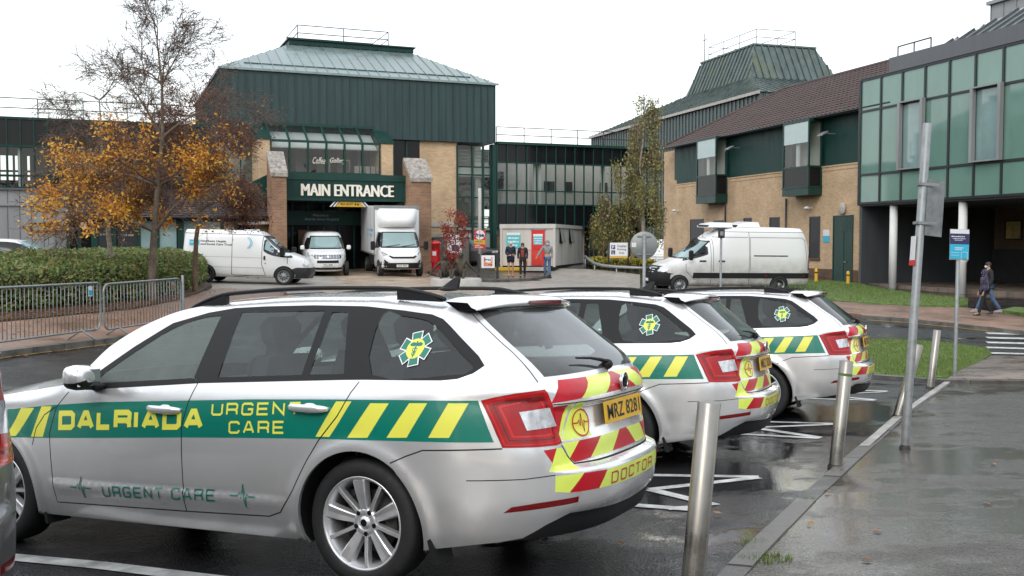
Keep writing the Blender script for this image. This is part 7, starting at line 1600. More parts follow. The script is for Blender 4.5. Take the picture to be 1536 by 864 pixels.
def side_tree(px, d, seed, kind, label, lean, H, bark, leaf, dens, bare, spreadx=1.0, limbdirs=None, name='autumn_tree', lsize=.045):
    rng = random.Random(seed); b = at(px, 362, d); z0 = G(b.x, b.y); root = empty(name, Matrix.Translation((b.x, b.y, z0)), label=label, cat='tree'); limbs = []
    n = 7; pts = [Vector((lean * (i / (n-1))**1.5 + rng.gauss(0, .03), rng.gauss(0, .04), H * i / (n - 1))) for i in range(n)]; limbs.append((pts, [.095 * (1 - .8 * i / (n - 1)) for i in range(n)], 9))
    for i in range(3, n):
        for k in range(3): a = rng.uniform(0, 2 * pi); grow(rng, pts[i], (math.cos(a) * spreadx + lean * .3, math.sin(a) * .8, .9), H * .22 * (1 - .35 * i / n) * 1.0, .035 * (1 - .5 * i / n), 4 if i < n - 1 else 3, limbs, .02, .65, 3, .2, 5, .68, .17)
    bin_tree(limbs, M[bark], root, .012, .0055, 1, H * .45); fb = MB()
    for path, rad, dep in limbs:
        if rad[0] > .025: continue
        for p in path[1:]:
            cl = noise.noise(p * .9 + Vector((seed, 1, 0))); h = p.z / H
            if h < bare and rng.random() < dens * (.6 + cl): leaves(fb, [p], lsize, rng, n=4, spread=.09)
    fb.build('foliage', M[leaf], root, fix=False)
orange_tree()
side_tree(168, 28.5, 11, 0, 'birch with pale trunk and half bare crown, left of the orange tree', -.35, 5.6, 'bark_birch', 'leaf_orange', .42, .66, 1.5)
side_tree(291, 30.5, 7, 0, 'small brown-trunked tree with sparse rusty leaves beside the panel van', .5, 5.2, 'bark_brown', 'leaf_rust', .36, 2, 1.4, lsize=.036)
# young red tree on the island
def red_tree():
    rng = random.Random(3); b = at(683, 362, 45); z0 = G(b.x, b.y); root = empty('young_tree', Matrix.Translation((b.x, b.y, z0)), label='young tree with dark red leaves beside the red pillar box', cat='tree'); limbs = [([Vector((0, 0, 0)), Vector((.02, 0, 1)), Vector((-.02, 0, 2)), Vector((.03, 0, 3.0))], [.035, .03, .02, .008], 5)]
    for i in range(26):
        z = rng.uniform(.5, 2.9); a = rng.uniform(0, 2 * pi); grow(rng, (0, 0, z), (math.cos(a), math.sin(a), .5), .42 if 1.4 < z < 2.6 else .28, .012, 1, limbs, .0, .6, 3, .1, 3)
    bin_tree(limbs, M['bark_brown'], root, .012, .005); mb = MB()
    for path, rad, dep in limbs[1:]:
        for p in path[1:]:
            leaves(mb, [p], .06, rng, n=5, spread=.09)
    mb.build('foliage', M['leaf_red'], root, fix=False)
red_tree()
# weeping birches
def weeping(px, d, H, W, seed, label, nstr, zlow=1.0):
    rng = random.Random(seed); b = at(px, 362, d); z0 = G(b.x, b.y); root = empty('weeping_birch', Matrix.Translation((b.x, b.y, z0)), label=label, cat='tree'); limbs = []
    n = 9; pts = [Vector((.12 * math.sin(i * 1.1), 0, H * i / (n - 1))) for i in range(n)]; limbs.append((pts, [.15 * (1 - .9 * i / (n - 1)) for i in range(n)], 9)); fb = MB(); st = MB()
    cl_ = []
    for c in range(max(10, nstr // 26)):
        u = .30 + .70 * (c + rng.random()) / max(10, nstr // 26); r = W * (1.05 - .55 * u) * rng.uniform(.35, 1.05); a = rng.uniform(0, 2 * pi); cl_.append((u, Vector((r * math.cos(a), r * math.sin(a) * .9, min(H, H * u + rng.uniform(0, .3))))))
    for k in range(nstr):
        u, cc = cl_[k % len(cl_)]; tip = cc + Vector((rng.gauss(0, .17), rng.gauss(0, .17), rng.gauss(0, .15))); r = math.hypot(tip.x, tip.y)
        s = Vector((pts[min(n-1, int(u * (n-1)))].x, 0, max(zlow, tip.z - r * .6)))
        mid = (s + tip) / 2 + Vector((0, 0, .3)); Ld = rng.uniform(.6, 2.3) * (1.25 - .4 * u); p2 = tip + Vector((rng.gauss(0, .12), rng.gauss(0, .12), -Ld)); p2.z = max(p2.z, zlow * rng.uniform(.6, 1.3))
        if k % 3 == 0: limbs.append(([s, mid, tip], [.022, .014, .006], 1))
        limbs.append(([tip, (tip + p2) / 2 + Vector((rng.gauss(0, .05), rng.gauss(0, .05), 0)), p2], [.006, .005, .003], 0))
        m = int((tip.z - p2.z) / .085); dens = .95 if u < .6 else .62
        for i in range(m):
            q = tip.lerp(p2, i / m)
            if rng.random() < dens: leaves(fb, [q], .075, rng, n=1, spread=.07, droop=1)
    bin_tree(limbs, M['bark_birch'], root, .012, .005); fb.build('foliage', M['leaf_willow'], root, fix=False)
weeping(962, 54, 9.0, 2.0, 4, 'tall weeping birch in front of the gap between link and brick buildings', 560)
weeping(912, 54.5, 3.7, 1.5, 9, 'low bushy weeping birch left of the tall one', 330, .9)
# hedge: one continuous clipped mass of shrubs
def hedge():
    rng = random.Random(2); root = empty('shrub_hedge', label='wide dense green shrub hedge behind the crowd barriers', cat='hedge')
    poly = [p[:2] for p in O([(-170, 488), (0, 477), (120, 466), (200, 459), (262, 447), (296, 436), (311, 424)])] + [p[:2] for p in O([(298, 417), (250, 413), (200, 408), (100, 402), (-170, 400)])]
    A_ = C(poly); xs, ys = A_[:, 0], A_[:, 1]; 
    def edge(x, y):  # distance to boundary
        m = 9
        for i in range(len(poly)):
            a, b = A_[i], A_[(i+1) % len(poly)]; t = max(0, min(1, ((C([x, y]) - a) @ (b - a)) / ((b - a) @ (b - a)))); m = min(m, np.linalg.norm(a + (b - a) * t - C([x, y])))
        return m
    P_ = []; n = 0
    while n < 5200:
        x, y = rng.uniform(xs.min(), xs.max()), rng.uniform(ys.min(), ys.max())
        if x < -16.5 or not inpoly(C([[x, y]]), poly)[0]: continue
        P_.append((x, y, edge(x, y))); n += 1
    fb, core = MB(), MB()
    def H(x, y, e): return (.98 + .10 * noise.noise(Vector((x * .8, y * .8, 0))) + .06 * noise.noise(Vector((x * 2.6, y * 2.6, 3)))) * min(1, (e / .5))**.45
    for x, y, e in P_:
        g = G(x, y) + .13; h = H(x, y, e)
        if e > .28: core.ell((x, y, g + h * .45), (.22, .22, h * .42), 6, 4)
        pts = []
        for _ in range(5): pts.append((x + rng.gauss(0, .08), y + rng.gauss(0, .08), g + h * rng.uniform(.86, 1.06)))
        leaves(fb, pts, .06, rng)
        if e < .55:
            for _ in range(9): pts = [(x + rng.gauss(0, .08), y + rng.gauss(0, .08), g + h * rng.uniform(.12, 1.0))]; leaves(fb, pts, .055, rng)
    # extra leaves on the face toward the road
    for i in range(6):
        a, b = A_[i], A_[i+1]; L = np.linalg.norm(b - a)
        for _ in range(int(L * 420)):
            t = rng.random(); q = a + (b - a) * t; off = rng.uniform(-.05, .28); nn = C([-(b-a)[1], (b-a)[0]]) / L; q = q + nn * off
            if q[0] < -16.5: continue
            z = rng.random()**.75; leaves(fb, [(q[0], q[1], G(*q) + .15 + z * .97 * min(1, ((off + .12) / .3))**.3)], .055, rng)
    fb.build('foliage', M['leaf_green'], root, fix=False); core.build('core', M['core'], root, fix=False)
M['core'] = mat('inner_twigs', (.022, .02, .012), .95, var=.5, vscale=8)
hedge()
def scatter_litter():
    rng = random.Random(8); mb = MB(); V = []; F = []
    def put(x, y, dz, s):
        z = G(x, y) + dz; a = rng.uniform(0, 2*pi); c, d = math.cos(a) * s, math.sin(a) * s; t = rng.uniform(-.3, .3) * s; k = len(V)
        V.extend([(x - c, y - d, z + .004), (x + d * .6, y - c * .6, z + .006 + abs(t)), (x + c, y + d, z + .004), (x - d * .6, y + c * .6, z + .004 + abs(t) * .5)]); F.append((k, k+1, k+2, k+3))
    b_ = bed; xs = [p[0] for p in b_]; ys = [p[1] for p in b_]; n = 0
    while n < 5200:
        x, y = rng.uniform(max(-17, min(xs)), max(xs)), rng.uniform(min(ys), min(ys) + 9)
        if inpoly(C([[x, y]]), b_)[0]: put(x, y, .135, rng.uniform(.025, .06)); n += 1
    for p0, p1, w, m, dz in (((-160, 556), (60, 528), .35, 260, .01), ((60, 528), (262, 498), .35, 260, .01), ((262, 455), (330, 437), 1.2, 500, .12), ((0, 505), (260, 470), 1.0, 420, .11), ((1292, 472), (1480, 490), .8, 160, .13), ((1290, 505), (1320, 520), 1.2, 90, .06)):
        a, b = og(*p0), og(*p1)
        for _ in range(m): t = rng.random(); put(a.x + (b.x - a.x) * t + rng.gauss(0, w * .5), a.y + (b.y - a.y) * t + rng.gauss(0, w), dz, rng.uniform(.02, .045))
    for px, py in ((1241, 742), (1315, 801), (1076, 774), (1338, 520), (1265, 700), (1180, 600), (930, 820), (1420, 640), (1490, 700), (1390, 440), (1480, 760), (1215, 790), (1300, 845)): q = og(px, py); put(q.x, q.y, .02, .035)
    mb.add(V, F, 0, False); mb.build('fallen_leaves', M['litter'], None, fix=False, kind='stuff')
scatter_litter()
def grass_blades():
    rng = random.Random(4); V = []; F = []
    for poly, n, dz, h in ((KB[0], 15000, .05, .055), (lw, 9000, .13, .07)):
        xs = [p[0] for p in poly]; ys = [p[1] for p in poly]; g = np.random.RandomState(3).rand(n * 3, 2) * C([max(xs) - min(xs), max(ys) - min(ys)]) + C([min(xs), min(ys)]); g = g[inpoly(g, poly)][:n]; z = Gv(g[:, 0], g[:, 1]) + dz
        for (x, y), q in zip(g, z):
            a = rng.uniform(0, 2 * pi); w = .006 * (1 if n > 10000 else 2); hh = h * rng.uniform(.5, 1.3); k = len(V); V += [(x - w * math.cos(a), y - w * math.sin(a), q - .005), (x + w * math.cos(a), y + w * math.sin(a), q - .005), (x + rng.gauss(0, .02), y + rng.gauss(0, .02), q + hh)]; F.append((k, k+1, k+2))
    mb = MB(); mb.add(V, F, 0, False); mb.build('grass_blades', M['grass_blade'], None, fix=False, kind='stuff')
grass_blades()
def moss():
    rng = random.Random(12); V = []; F = []
    for px, py, r, n in ((1148, 842, .10, 260), (1125, 818, .07, 90), (1212, 752, .03, 30)):
        c = og(px, py)
        for _ in range(n):
            a = rng.uniform(0, 2*pi); q = r * math.sqrt(rng.random()); x, y = c.x + q * math.cos(a) * 1.4, c.y + q * math.sin(a); z = G(x, y) + .012; t = rng.uniform(0, 2*pi); k = len(V); V += [(x - .003 * math.cos(t), y - .003 * math.sin(t), z), (x + .003 * math.cos(t), y + .003 * math.sin(t), z), (x + rng.gauss(0, .008), y + rng.gauss(0, .008), z + rng.uniform(.01, .03))]; F.append((k, k+1, k+2))
    mb = MB(); mb.add(V, F, 0, False); mb.build('moss_tufts', M['grass_blade'], None, fix=False, kind='stuff')
moss()
# the wood that closes the site behind the photographer: seen in paint and glass
def wood():
    rng = random.Random(21); mb = MB(); tw = MB(); pts = []
    for k in range(150):
        a = R_(rng.uniform(150, 392)); r = rng.uniform(30, 44); x, y = r * math.cos(a), 4 + r * math.sin(a)
        if y > 26 or (x > 14 and y > 12): continue
        h = rng.uniform(6, 10.5); z0 = G(x, y); tw.cyl((x, y, z0), (x + rng.gauss(0, .3), y, z0 + h * .8), .16, .05, 6)
        for j in range(9):
            c = Vector((x + rng.gauss(0, 1.3), y + rng.gauss(0, 1.3), z0 + h * rng.uniform(.25, .95))); s = rng.uniform(.7, 1.5); leaves(mb, [c], .34, rng, n=34, spread=s * .6)
    mb.mi = 0; tw.build('wood_trunks', M['bark_dark'], None, fix=False, kind='stuff'); mb.build('wood', M['leaf_dark'], None, fix=False, kind='stuff')
wood()
# ================================================================ STREET FURNITURE AND SIGNS
def ang_to(p, deg=0): return math.atan2(p.x, p.y)
def lean_obj(px0, py0, px1, py1, up=0):
    b = og(px0, py0); d = (b - CAM).dot(Vector((0, CP, -SP))); return b + Vector((0, 0, up)), at(px1, py1, d)
def axm(p, axis):
    z = Vector(axis).normalized(); x = Vector((1, 0, 0)); x = (x - z * x.dot(z)).normalized(); y = z.cross(x)
    return Matrix(((x.x, y.x, z.x, p[0]), (x.y, y.y, z.y, p[1]), (x.z, y.z, z.z, p[2]), (0, 0, 0, 1)))
specs = [((1036, 905), (1064, 602), 30, 'nearest steel bollard, leaning right, at the bottom edge beside the nearest estate car'), ((1253, 702), (1270, 541), 18, 'second steel bollard with a green scratch near its top, behind the middle estate car'),
         ((1346, 627), (1378, 517), 13, 'steel bollard leaning strongly right, partly behind the tall grey pole'), ((1395, 583), (1406, 495), 11, 'farthest steel bollard, at the corner of the small lawn')]
for i, (a, b, wpx, lb) in enumerate(specs):
    p, q = lean_obj(*a, *b); d = (p - CAM).length; h = (q - p).length; axis = (q - p).normalized(); r = .052
    root = empty('bollard', axm(p, axis), label=lb, cat='bollard', group='stainless steel bollards along the kerb')
    mb = MB(); mb.lathe([(r, -.15), (r, h - .006), (r - .006, h), (0, h)], 32); mb.build('post', M['steel'], root)
    mb = MB(); mb.lathe([(r + .012, .0), (r + .006, .015), (r + .0008, .03)], 24); mb.build('base_collar', M['dark_metal'], root)
    if i == 1: mb = MB(); mb.lathe([(r + .0008, h - .12), (r + .0008, h - .10)], 24); mb.build('scratch', M['grass'], root)
def post(name, base, top, r, label, cat='post', m='galv', n=16, **k):
    ax = (top - base).normalized(); root = empty(name, axm(base, ax), label=label, cat=cat, **k)
    h = (top - base).length; mb = MB(); mb.lathe([(r, -.1), (r, h), (r * .9, h + .005), (0, h + .005)], n); mb.build('pole', M[m], root); return root, h
# tall leaning sign pole
p, q = lean_obj(1357, 676, 1391, 186); root, h = post('sign_pole', p, q, .036, 'tall grey leaning pole carrying sign plates seen from behind', 'sign post')
s_ = h / 491.0
def plate_on(root, z0, z1, x0, x1, y, name, mats, th=.004, rot=0, par=None):
    mb = MB(); mb.box(x0, x1, y, y + th, z0, z1); mb.v = [(a * math.cos(rot) - (b) * math.sin(rot), a * math.sin(rot) + b * math.cos(rot), c) for a, b, c in mb.v]; return mb.build(name, mats, par or root)
mb = MB(); zz = lambda py: (676 - py) * s_
Wp = .13
mb.hull([(x, y, z) for x, y in ((.030, -.034), (.028, -.030), (.215, .060), (.213, .064)) for z in (zz(352), zz(268))]); sp_ = mb.build('sign_plate', [M['galv']], root)
for py in (276, 334): mb = MB(); mb.box(-.045, .12, -.045, -.037, zz(py) - .012, zz(py) + .012); mb.box(-.045, .12, .037, .045, zz(py) - .012, zz(py) + .012); mb.box(-.05, -.04, -.045, .045, zz(py) - .012, zz(py) + .012); mb.build('clamp', M['galv'], root)
mb = MB(); mb.hull([(x, y, z) for x, y in ((-.040, -.03), (-.045, -.03), (-.043, .06), (-.048, .06)) for z in (zz(396), zz(354))]); mb.build('sign_plate', M['sign_white'], root)
mb = MB(); mb.hull([(x, y, z) for x, y in ((-.038, -.034), (-.047, -.034), (-.041, .064), (-.050, .064)) for z in (zz(398), zz(390))]); mb.build('sign_border', M['sign_red'], root)
mb = MB(); mb.lathe([(.05, 0), (.045, .03), (.0368, .05)], 16); mb.build('base_collar', M['dark_metal'], root)
# blue parking notice
p, q = lean_obj(1432, 568, 1437, 388); d = (p - CAM).dot(Vector((0, CP, -SP))); root, h = post('notice_post', p, q, .028, 'thin post with a white, navy and light blue car park notice', 'notice', 'galv')
s_ = h / 180.0; W2 = 29 * d / FPX / 2; z0, z1 = h - 2 * s_, h + 44 * s_; Y = -.035
mb = MB(); mb.box(-W2, W2, Y, Y + .006, z0, z1, 3); mb.box(-W2 + .004, W2 - .004, Y - .003, Y - .0005, z1 - .07, z1 - .004, 0); mb.box(-W2 + .004, W2 - .004, Y - .003, Y - .0005, (z0 + z1) / 2 + .005, z1 - .072, 1); mb.box(-W2 + .004, W2 - .004, Y - .003, Y - .0005, z0 + .02, (z0 + z1) / 2 + .003, 2)
nb = mb.build('notice_board', [M['sign_white'], M['sign_navy'], M['sign_blue'], M['galv']], root)
mb = MB(); zc = (z0 + z1) / 2

for k, (zz_, w, hh) in enumerate(((z1 - .125, .85, .018), (z1 - .155, .7, .012), (z1 - .178, .5, .010), (zc - .06, .5, .016), (zc - .085, .45, .014))): marks_row(mb, -W2 * w, W2 * w * (.9 if k % 2 else .6), zz_, hh, Y - .0045, 0, k)
for x0, x1, za, zb_ in ((-W2 * .85, .0, zc - .17, zc - .165), (.03, W2 * .85, zc - .12, zc - .115), (.03, .035, zc - .27, zc - .115), (W2 * .85 - .005, W2 * .85, zc - .27, zc - .115), (.03, W2 * .85, zc - .27, zc - .265), (-W2 * .85, .0, zc - .13, zc - .125)): mb.box(x0, x1, Y - .0045, Y - .0035, za, zb_, 0)
mb.build('lettering', M['sign_white'], nb)
# round sign seen from behind, and slim post with a small box
def rear_round():
    d = 22; p = at(966, 362, d); z0 = G(p.x, p.y); root = empty('round_sign', Matrix.Translation((p.x, p.y, z0)), label='round grey road sign seen from behind in front of the long van', cat='sign'); zc = at(966, 368, d).z - z0
    mb = MB(); mb.cyl((0, -.04, -.1), (0, -.04, zc + .25), .035, n=12); mb.build('pole', M['galv'], root); mb = MB(); mb.lathe([(0, 0), (.30, 0), (.303, .004), (.30, .008), (0, .008)], 40, 'Y'); mb.v = [(x, y, z + zc) for x, y, z in mb.v]; ds = mb.build('sign_disc', M['grey_back'], root)
    mb = MB()
    for dz in (-.2, .2): mb.box(-.16, .16, -.02, -.003, zc + dz - .015, zc + dz + .015)
    mb.build('bracket', M['galv'], root); mb = MB(); mb.box(-.27, -.17, -.004, -.002, zc - .04, zc + .06); mb.build('sticker', M['sign_white'], ds)
M['grey_back'] = mat('grey_sign_back', (.27, .29, .28), .5, .2, var=.1)
rear_round()
d = 24; p = at(1081, 362, d); b = Vector((p.x, p.y, G(p.x, p.y))); t = at(1082, 347, d); root, h = post('slim_post', b, Vector((t.x, t.y, t.z)), .028, 'slim grey post with a small box on top before the long van', 'post')
mb = MB(); mb.box(-.075, .075, -.06, .03, h - .16, h + .05, 0, bev=.01); mb.box(-.04, .04, -.066, -.061, h - .1, h + .0, 1); mb.build('signal_box', [M['charcoal'], M['galv']], root)
# yellow bollards by the green door
for px, py0, py1, lb in ((1225, 421, 399, 'yellow bollard beside the rear of the long van'), (1273, 424, 401, 'yellow bollard in front of the green door')):
    d = 51; p = at(px, 362, d); z0 = G(p.x, p.y); root = empty('yellow_bollard', Matrix.Translation((p.x, p.y, z0)), label=lb, cat='bollard', group='yellow bollards by the brick wall'); mb = MB(); mb.lathe([(.085, -.1), (.085, .72), (.07, .78), (0, .8)], 20); mb.build('post', M['yellow'], root); mb = MB(); mb.lathe([(.087, .55), (.087, .62)], 20); mb.build('band', M['charcoal'], root)
# crowd barriers
def barrier(pA, pB, label, hang=True, feet=(.16, .84)):
    a, b = Vector(pA), Vector(pB); L = (b - a).length; ex = (b - a).normalized(); yaw = math.atan2(ex.y, ex.x); Mx = Matrix.Translation(a) @ Matrix.Rotation(yaw, 4, 'Z'); Mx = Matrix.Translation(a) @ Matrix(((ex.x, -math.sin(yaw), 0, 0), (ex.y, math.cos(yaw), 0, 0), (ex.z, 0, 1, 0), (0, 0, 0, 1)))
    root = empty('crowd_barrier', Mx, label=label, cat='barrier', group='steel crowd barriers on the footpath'); r = .16; z0, z1 = .16, 1.08; pts = []
    for cx, cz, a0 in ((L - r, z1 - r, 90), (L - r, z0 + r, 0), (r, z0 + r, -90), (r, z1 - r, -180)):
        for k in range(6): t = R_(a0 - 90 * k / 5); pts.append((cx + r * math.cos(t), 0, cz + r * math.sin(t)))
    pts.append(pts[0]); mb = MB(); mb.tube(pts, .021, 8, cap=False); mb.build('frame', M['galv'], root)
    mb = MB(); n = int(L / .115)
    for i in range(1, n): x = L * i / n; dz = 0 if r < x < L - r else r - math.sqrt(max(0, r*r - (r - min(x, L - x))**2)); mb.cyl((x, 0, z0 + dz), (x, 0, z1 - dz), .0075, n=5)
    mb.build('bars', M['galv'], root)
    for f in feet:
        mb = MB(); x = L * f; mb.tube([(x - .02, -.30, .0), (x, 0, z0 + .02), (x + .02, .30, .0)], .018, 6); mb.build('foot', M['galv'], root)
    if hang: mb = MB(); mb.box(L - .42, L - .29, -.012, -.006, z1 - .26, z1 - .06, 0); mb.box(L - .41, L - .30, -.014, -.0125, z1 - .24, z1 - .14, 1); mb.build('tag_plate', [M['sign_white'], M['sign_blue']] if hang == 1 else [M['grey_back'], M['leaf_litter']], root)
def gpt(px, py, up=.10): q = og(px, py, up); return q
bR = gpt(151, 508); bL = gpt(-62, 536); barrier(bL, bR, 'crowd barrier at the left edge carrying a small blue and white tag', 1)
cL = gpt(157, 507); cR = gpt(272, 487); barrier(cL, cR, 'shorter looking crowd barrier nearer the car bonnet, ending at a grey post', 2)
p = gpt(275, 487); z1_ = at(275, 413, (p - CAM).dot(Vector((0, CP, -SP)))); root, h = post('barrier_post', p, Vector((p.x, p.y, z1_.z)), .03, 'plain grey post at the end of the crowd barriers', 'post')
# pillar box
def pillar_box():
    p = at(652, 362, 48.5); z0 = G(p.x, p.y); root = empty('pillar_box', Matrix.Translation((p.x, p.y, z0)), label='red pillar box in front of the brick wall right of the box truck', cat='post box')
    mb = MB(); mb.lathe([(.30, 0), (.30, .14), (.27, .16)], 28); mb.build('plinth', M['gloss_black'], root)
    mb = MB(); mb.lathe([(.27, .16), (.27, 1.35), (.29, 1.37), (.31, 1.40), (.31, 1.47), (.28, 1.50), (.15, 1.56), (0, 1.58)], 32); mb.box(-.16, .16, -.285, -.25, .5, 1.12, bev=.01); mb.build('body', M['post_red'], root); mb = MB(); mb.box(-.12, .12, -.30, -.27, 1.22, 1.26); mb.build('slot', M['ink'], root); mb = MB(); mb.box(-.09, .09, -.290, -.286, .85, 1.05); mb.build('collection_plate', M['sign_white'], root)
pillar_box()
def kiosk():
    K = Fac(651, 52.0, 0); u1 = K.u(703); root = empty('grey_kiosk', K.M, label='grey stone-coloured kiosk with a pale cornice behind the pillar box and young tree', cat='kiosk'); zt = K.z(670, 356); mb = MB(); mb.box(0, u1, 0, .9, -.2, zt); mb.build('wall', M['kiosk_grey'], root); mb = MB(); mb.box(-.08, u1 + .08, -.08, .98, zt + .002, zt + .16); mb.build('cornice', M['concrete'], root)
M['kiosk_grey'] = mat('kiosk_grey', (.17, .155, .14), .8, var=.15)
kiosk()
def poster(name, px0, px1, py0, py1, d, label, cat, build, legs=True, zleg=None):
    F = Fac(px0, d, 0); u1 = F.u(px1); z1, z0 = F.z(px0, py0), F.z(px0, py1); g = G(F.o.x + u1 / 2, F.o.y); root = empty(name, F.M, label=label, cat=cat); build(root, u1, z0, z1, g, F); return root
def free_art(mb, u0, u1, z0, z1, y):
    W, H = u1 - u0, z1 - z0; mb.box(u0, u1, y, y + .01, z0, z1, 0); mb.prism([(u0 + W * .0, z0 + H * .28), (u1, z0 + H * .22), (u1, z0 + H * .45), (u0, z0 + H * .5)], y - .004, y - .0005, 'Y', 1)
    d_, F_ = disc(u0 + W * .52, z0 + H * .74, W * .42, W * .42, 20); mb.prism([(a, b) for a, b in d_], y - .006, y - .001, 'Y', 2)
    put_text(mb, 'free', (u0 + W * .10, y - .008, z0 + H * .62), (1, 0, 0), (0, 0, 1), W * .78, H * .24, 3, bold=.04)
    for k in range(2): marks_row(mb, u0 + W * .08, u0 + W * (.78 if k == 0 else .5), z0 + H * (.06 + .1 * k), H * .05, y - .006, 2, k)
    marks_row(mb, u0 + W * .1, u0 + W * .8, z0 + H * .36, H * .04, y - .007, 3, 5)
FREE = lambda: [M['sign_red'], M['yellow'], M['sign_white'], M['sign_navy']]
def b1(root, u1, z0, z1, g, F):
    mb = MB(); free_art(mb, 0, u1, z0, z1, 0); mb.build('banner', FREE(), root); mb = MB(); mb.cyl((u1 * .5, .08, g - .1), (u1 * .5, .08, z1 + 2.1), .09, n=14); mb.build('pole', M['concrete'], root)
    mb = MB()
    for z in (z0 + .03, z1 - .03): mb.box(-.02, u1 + .02, .01, .04, z - .015, z + .015)
    mb.build('bracket', M['galv'], root)
poster('banner_post', 711, 728, 345, 373, 50.5, 'red and yellow banner reading free hung on a pale lamp column', 'banner', b1)
def b2(root, u1, z0, z1, g, F):
    mb = MB(); mb.box(0.12, u1 - .12, 0, .04, z0, z1, 0); bd = mb.build('board', M['sign_white'], root); mb = MB(); m = .12 + (u1 - .24) * .18; free_art(mb, m, u1 - m, z0 + .09, z1 - .09, -.012); mb.build('picture', FREE(), bd)
    for x in (.0, u1): mb = MB(); mb.box(x - .055, x + .055, -.03, .08, g - .1, z1 + .06); mb.build('leg', M['charcoal'], root)
poster('framed_board', 718, 746, 383, 402, 44.5, 'white notice board with a red picture between two black posts', 'notice board', b2)
def b3(root, u1, z0, z1, g, F):
    mb = MB(); mb.box(0, u1, 0, .03, z0, z1, 0); bd = mb.build('board', M['sign_white'], root); mb = MB(); mb.box(u1 * .3, u1 * .8, -.006, -.001, z0 + .15, z0 + .45, 0); marks_row(mb, u1 * .12, u1 * .85, z1 - .25, .07, -.004); mb.build('lettering', M['sign_navy'], bd); mb = MB(); mb.box(0, u1, -.006, -.001, z0, z0 + .05); mb.build('border', M['sign_red'], bd)
    for x in (.06, u1 - .06): mb = MB(); mb.cyl((x, .06, g - .1), (x, .06, z1), .03, n=8); mb.build('leg', M['galv'], root)
poster('poster_board', 671, 692, 352, 381, 49.5, 'tall white poster board half hidden by the red young tree', 'notice board', b3)
def b4(root, u1, z0, z1, g, F):
    mb = MB(); mb.box(0, u1, 0, .03, z0, z1, 0); mb.box(.01, u1 - .01, -.006, -.001, z0 + .01, z0 + .10, 1)
    bd = mb.build('board', [M['sign_white'], M['yellow']], root); H = z1 - z0; mb = MB(); s = H * .26
    for z in (z0 + H * .58, z0 + H * .24): mb.box(.06, .06 + s, -.006, -.001, z, z + s, 0)
    put_text(mb, 'P', (.06 + s * .25, -.009, z0 + H * .58 + s * .14), (1, 0, 0), (0, 0, 1), s * .5, s * .72, 1, bold=.03)
    c = .06 + s * .45; zz_ = z0 + H * .24; mb.ell((c, -.008, zz_ + s * .82), (s * .08, .003, s * .08), 8, 6, 1); mb.tube([(c, -.009, zz_ + s * .7), (c + s*.02, -.009, zz_ + s * .42), (c + s * .22, -.009, zz_ + s * .42), (c + s * .3, -.009, zz_ + s * .15)], s * .045, 5, 1); mb.tube([(c + s*.22 * math.cos(t), -.008, zz_ + s * .32 + s*.22 * math.sin(t)) for t in np.linspace(R_(120), R_(380), 12)], s * .035, 5, 1)
    for i, t in enumerate(('Disabled', 'Parking', 'Only')): put_text(mb, t, (u1 * (.42 if i < 2 else .5), -.006, z0 + H * (.70 - .23 * i)), (1, 0, 0), (0, 0, 1), u1 * (.5 if i < 2 else .3), H * .16, 2, bold=.01)
    mb.build('lettering', [M['sign_navy'], M['sign_white'], M['charcoal']], bd)
    for x in (-.06, u1 + .02): mb = MB(); mb.cyl((x, .03, g - .1), (x, .03, z1 + .02), .04, n=8); mb.build('leg', M['charcoal'], root)
poster('disabled_parking_sign', 915, 942, 364, 387, 49.5, 'white Disabled Parking Only sign on two dark posts', 'sign', b4)
def b5(root, u1, z0, z1, g, F):
    mb = MB(); mb.box(0, u1, 0, .03, z0 - .9, z1, 0); mb.box(u1 * .3, u1 * .7, -.005, -.001, z1 - .75, z1 - .07, 1); put_text(mb, 'P', (u1 * .4, -.008, z1 - .55), (1, 0, 0), (0, 0, 1), u1 * .2, .34, 0, bold=.03); mb.build('board', [M['sign_white'], M['sign_navy']], root)
    for x in (.1, u1 - .1): mb = MB(); mb.cyl((x, .05, g - .1), (x, .05, z1 - .05), .035, n=8); mb.build('leg', M['galv'], root)
poster('parking_sign', 367, 389, 344, 352, 42, 'white parking sign with a navy P showing above the panel van roof', 'sign', b5)
def shelter():
    F = Fac(358, 46, 10); u1 = F.u(408); root = empty('smoking_shelter', F.M, label='small shelter with curved translucent roof behind the panel van', cat='shelter'); g = G(F.o.x, F.o.y); z = F.z(358, 338); V = []
    for i in range(9):
        t = i / 8; y = 1.4 * t; zz_ = z + .45 * math.sin(pi * (.12 + .6 * t)) - .1; V += [(0, y, zz_), (u1, y, zz_)]
    mb = MB(); mb.add(V, [(2*i, 2*i+1, 2*i+3, 2*i+2) for i in range(8)], 0, True); mb.build('roof', M['shelter_roof'], root); mb = MB()
    for x in (0, u1 * .5, u1): mb.tube([(x, 1.35, g), (x, 1.35, z + .2)] , .035, 8); mb.tube([(x, 1.4 * i / 8, z + .45 * math.sin(pi * (.12 + .6 * i / 8)) - .13) for i in range(9)], .025, 6)
    mb.tube([(0, 0, z + .05), (u1, 0, z + .05)], .03, 6); mb.build('frame', M['galv'], root); mb = MB(); mb.box(0, u1, 1.38, 1.4, g + .3, z); mb.build('back_panel', M['clear_glass'], root)
M['shelter_roof'] = mat('frosted_roof', (.42, .40, .36), .4, var=.25, vscale=3)
shelter()
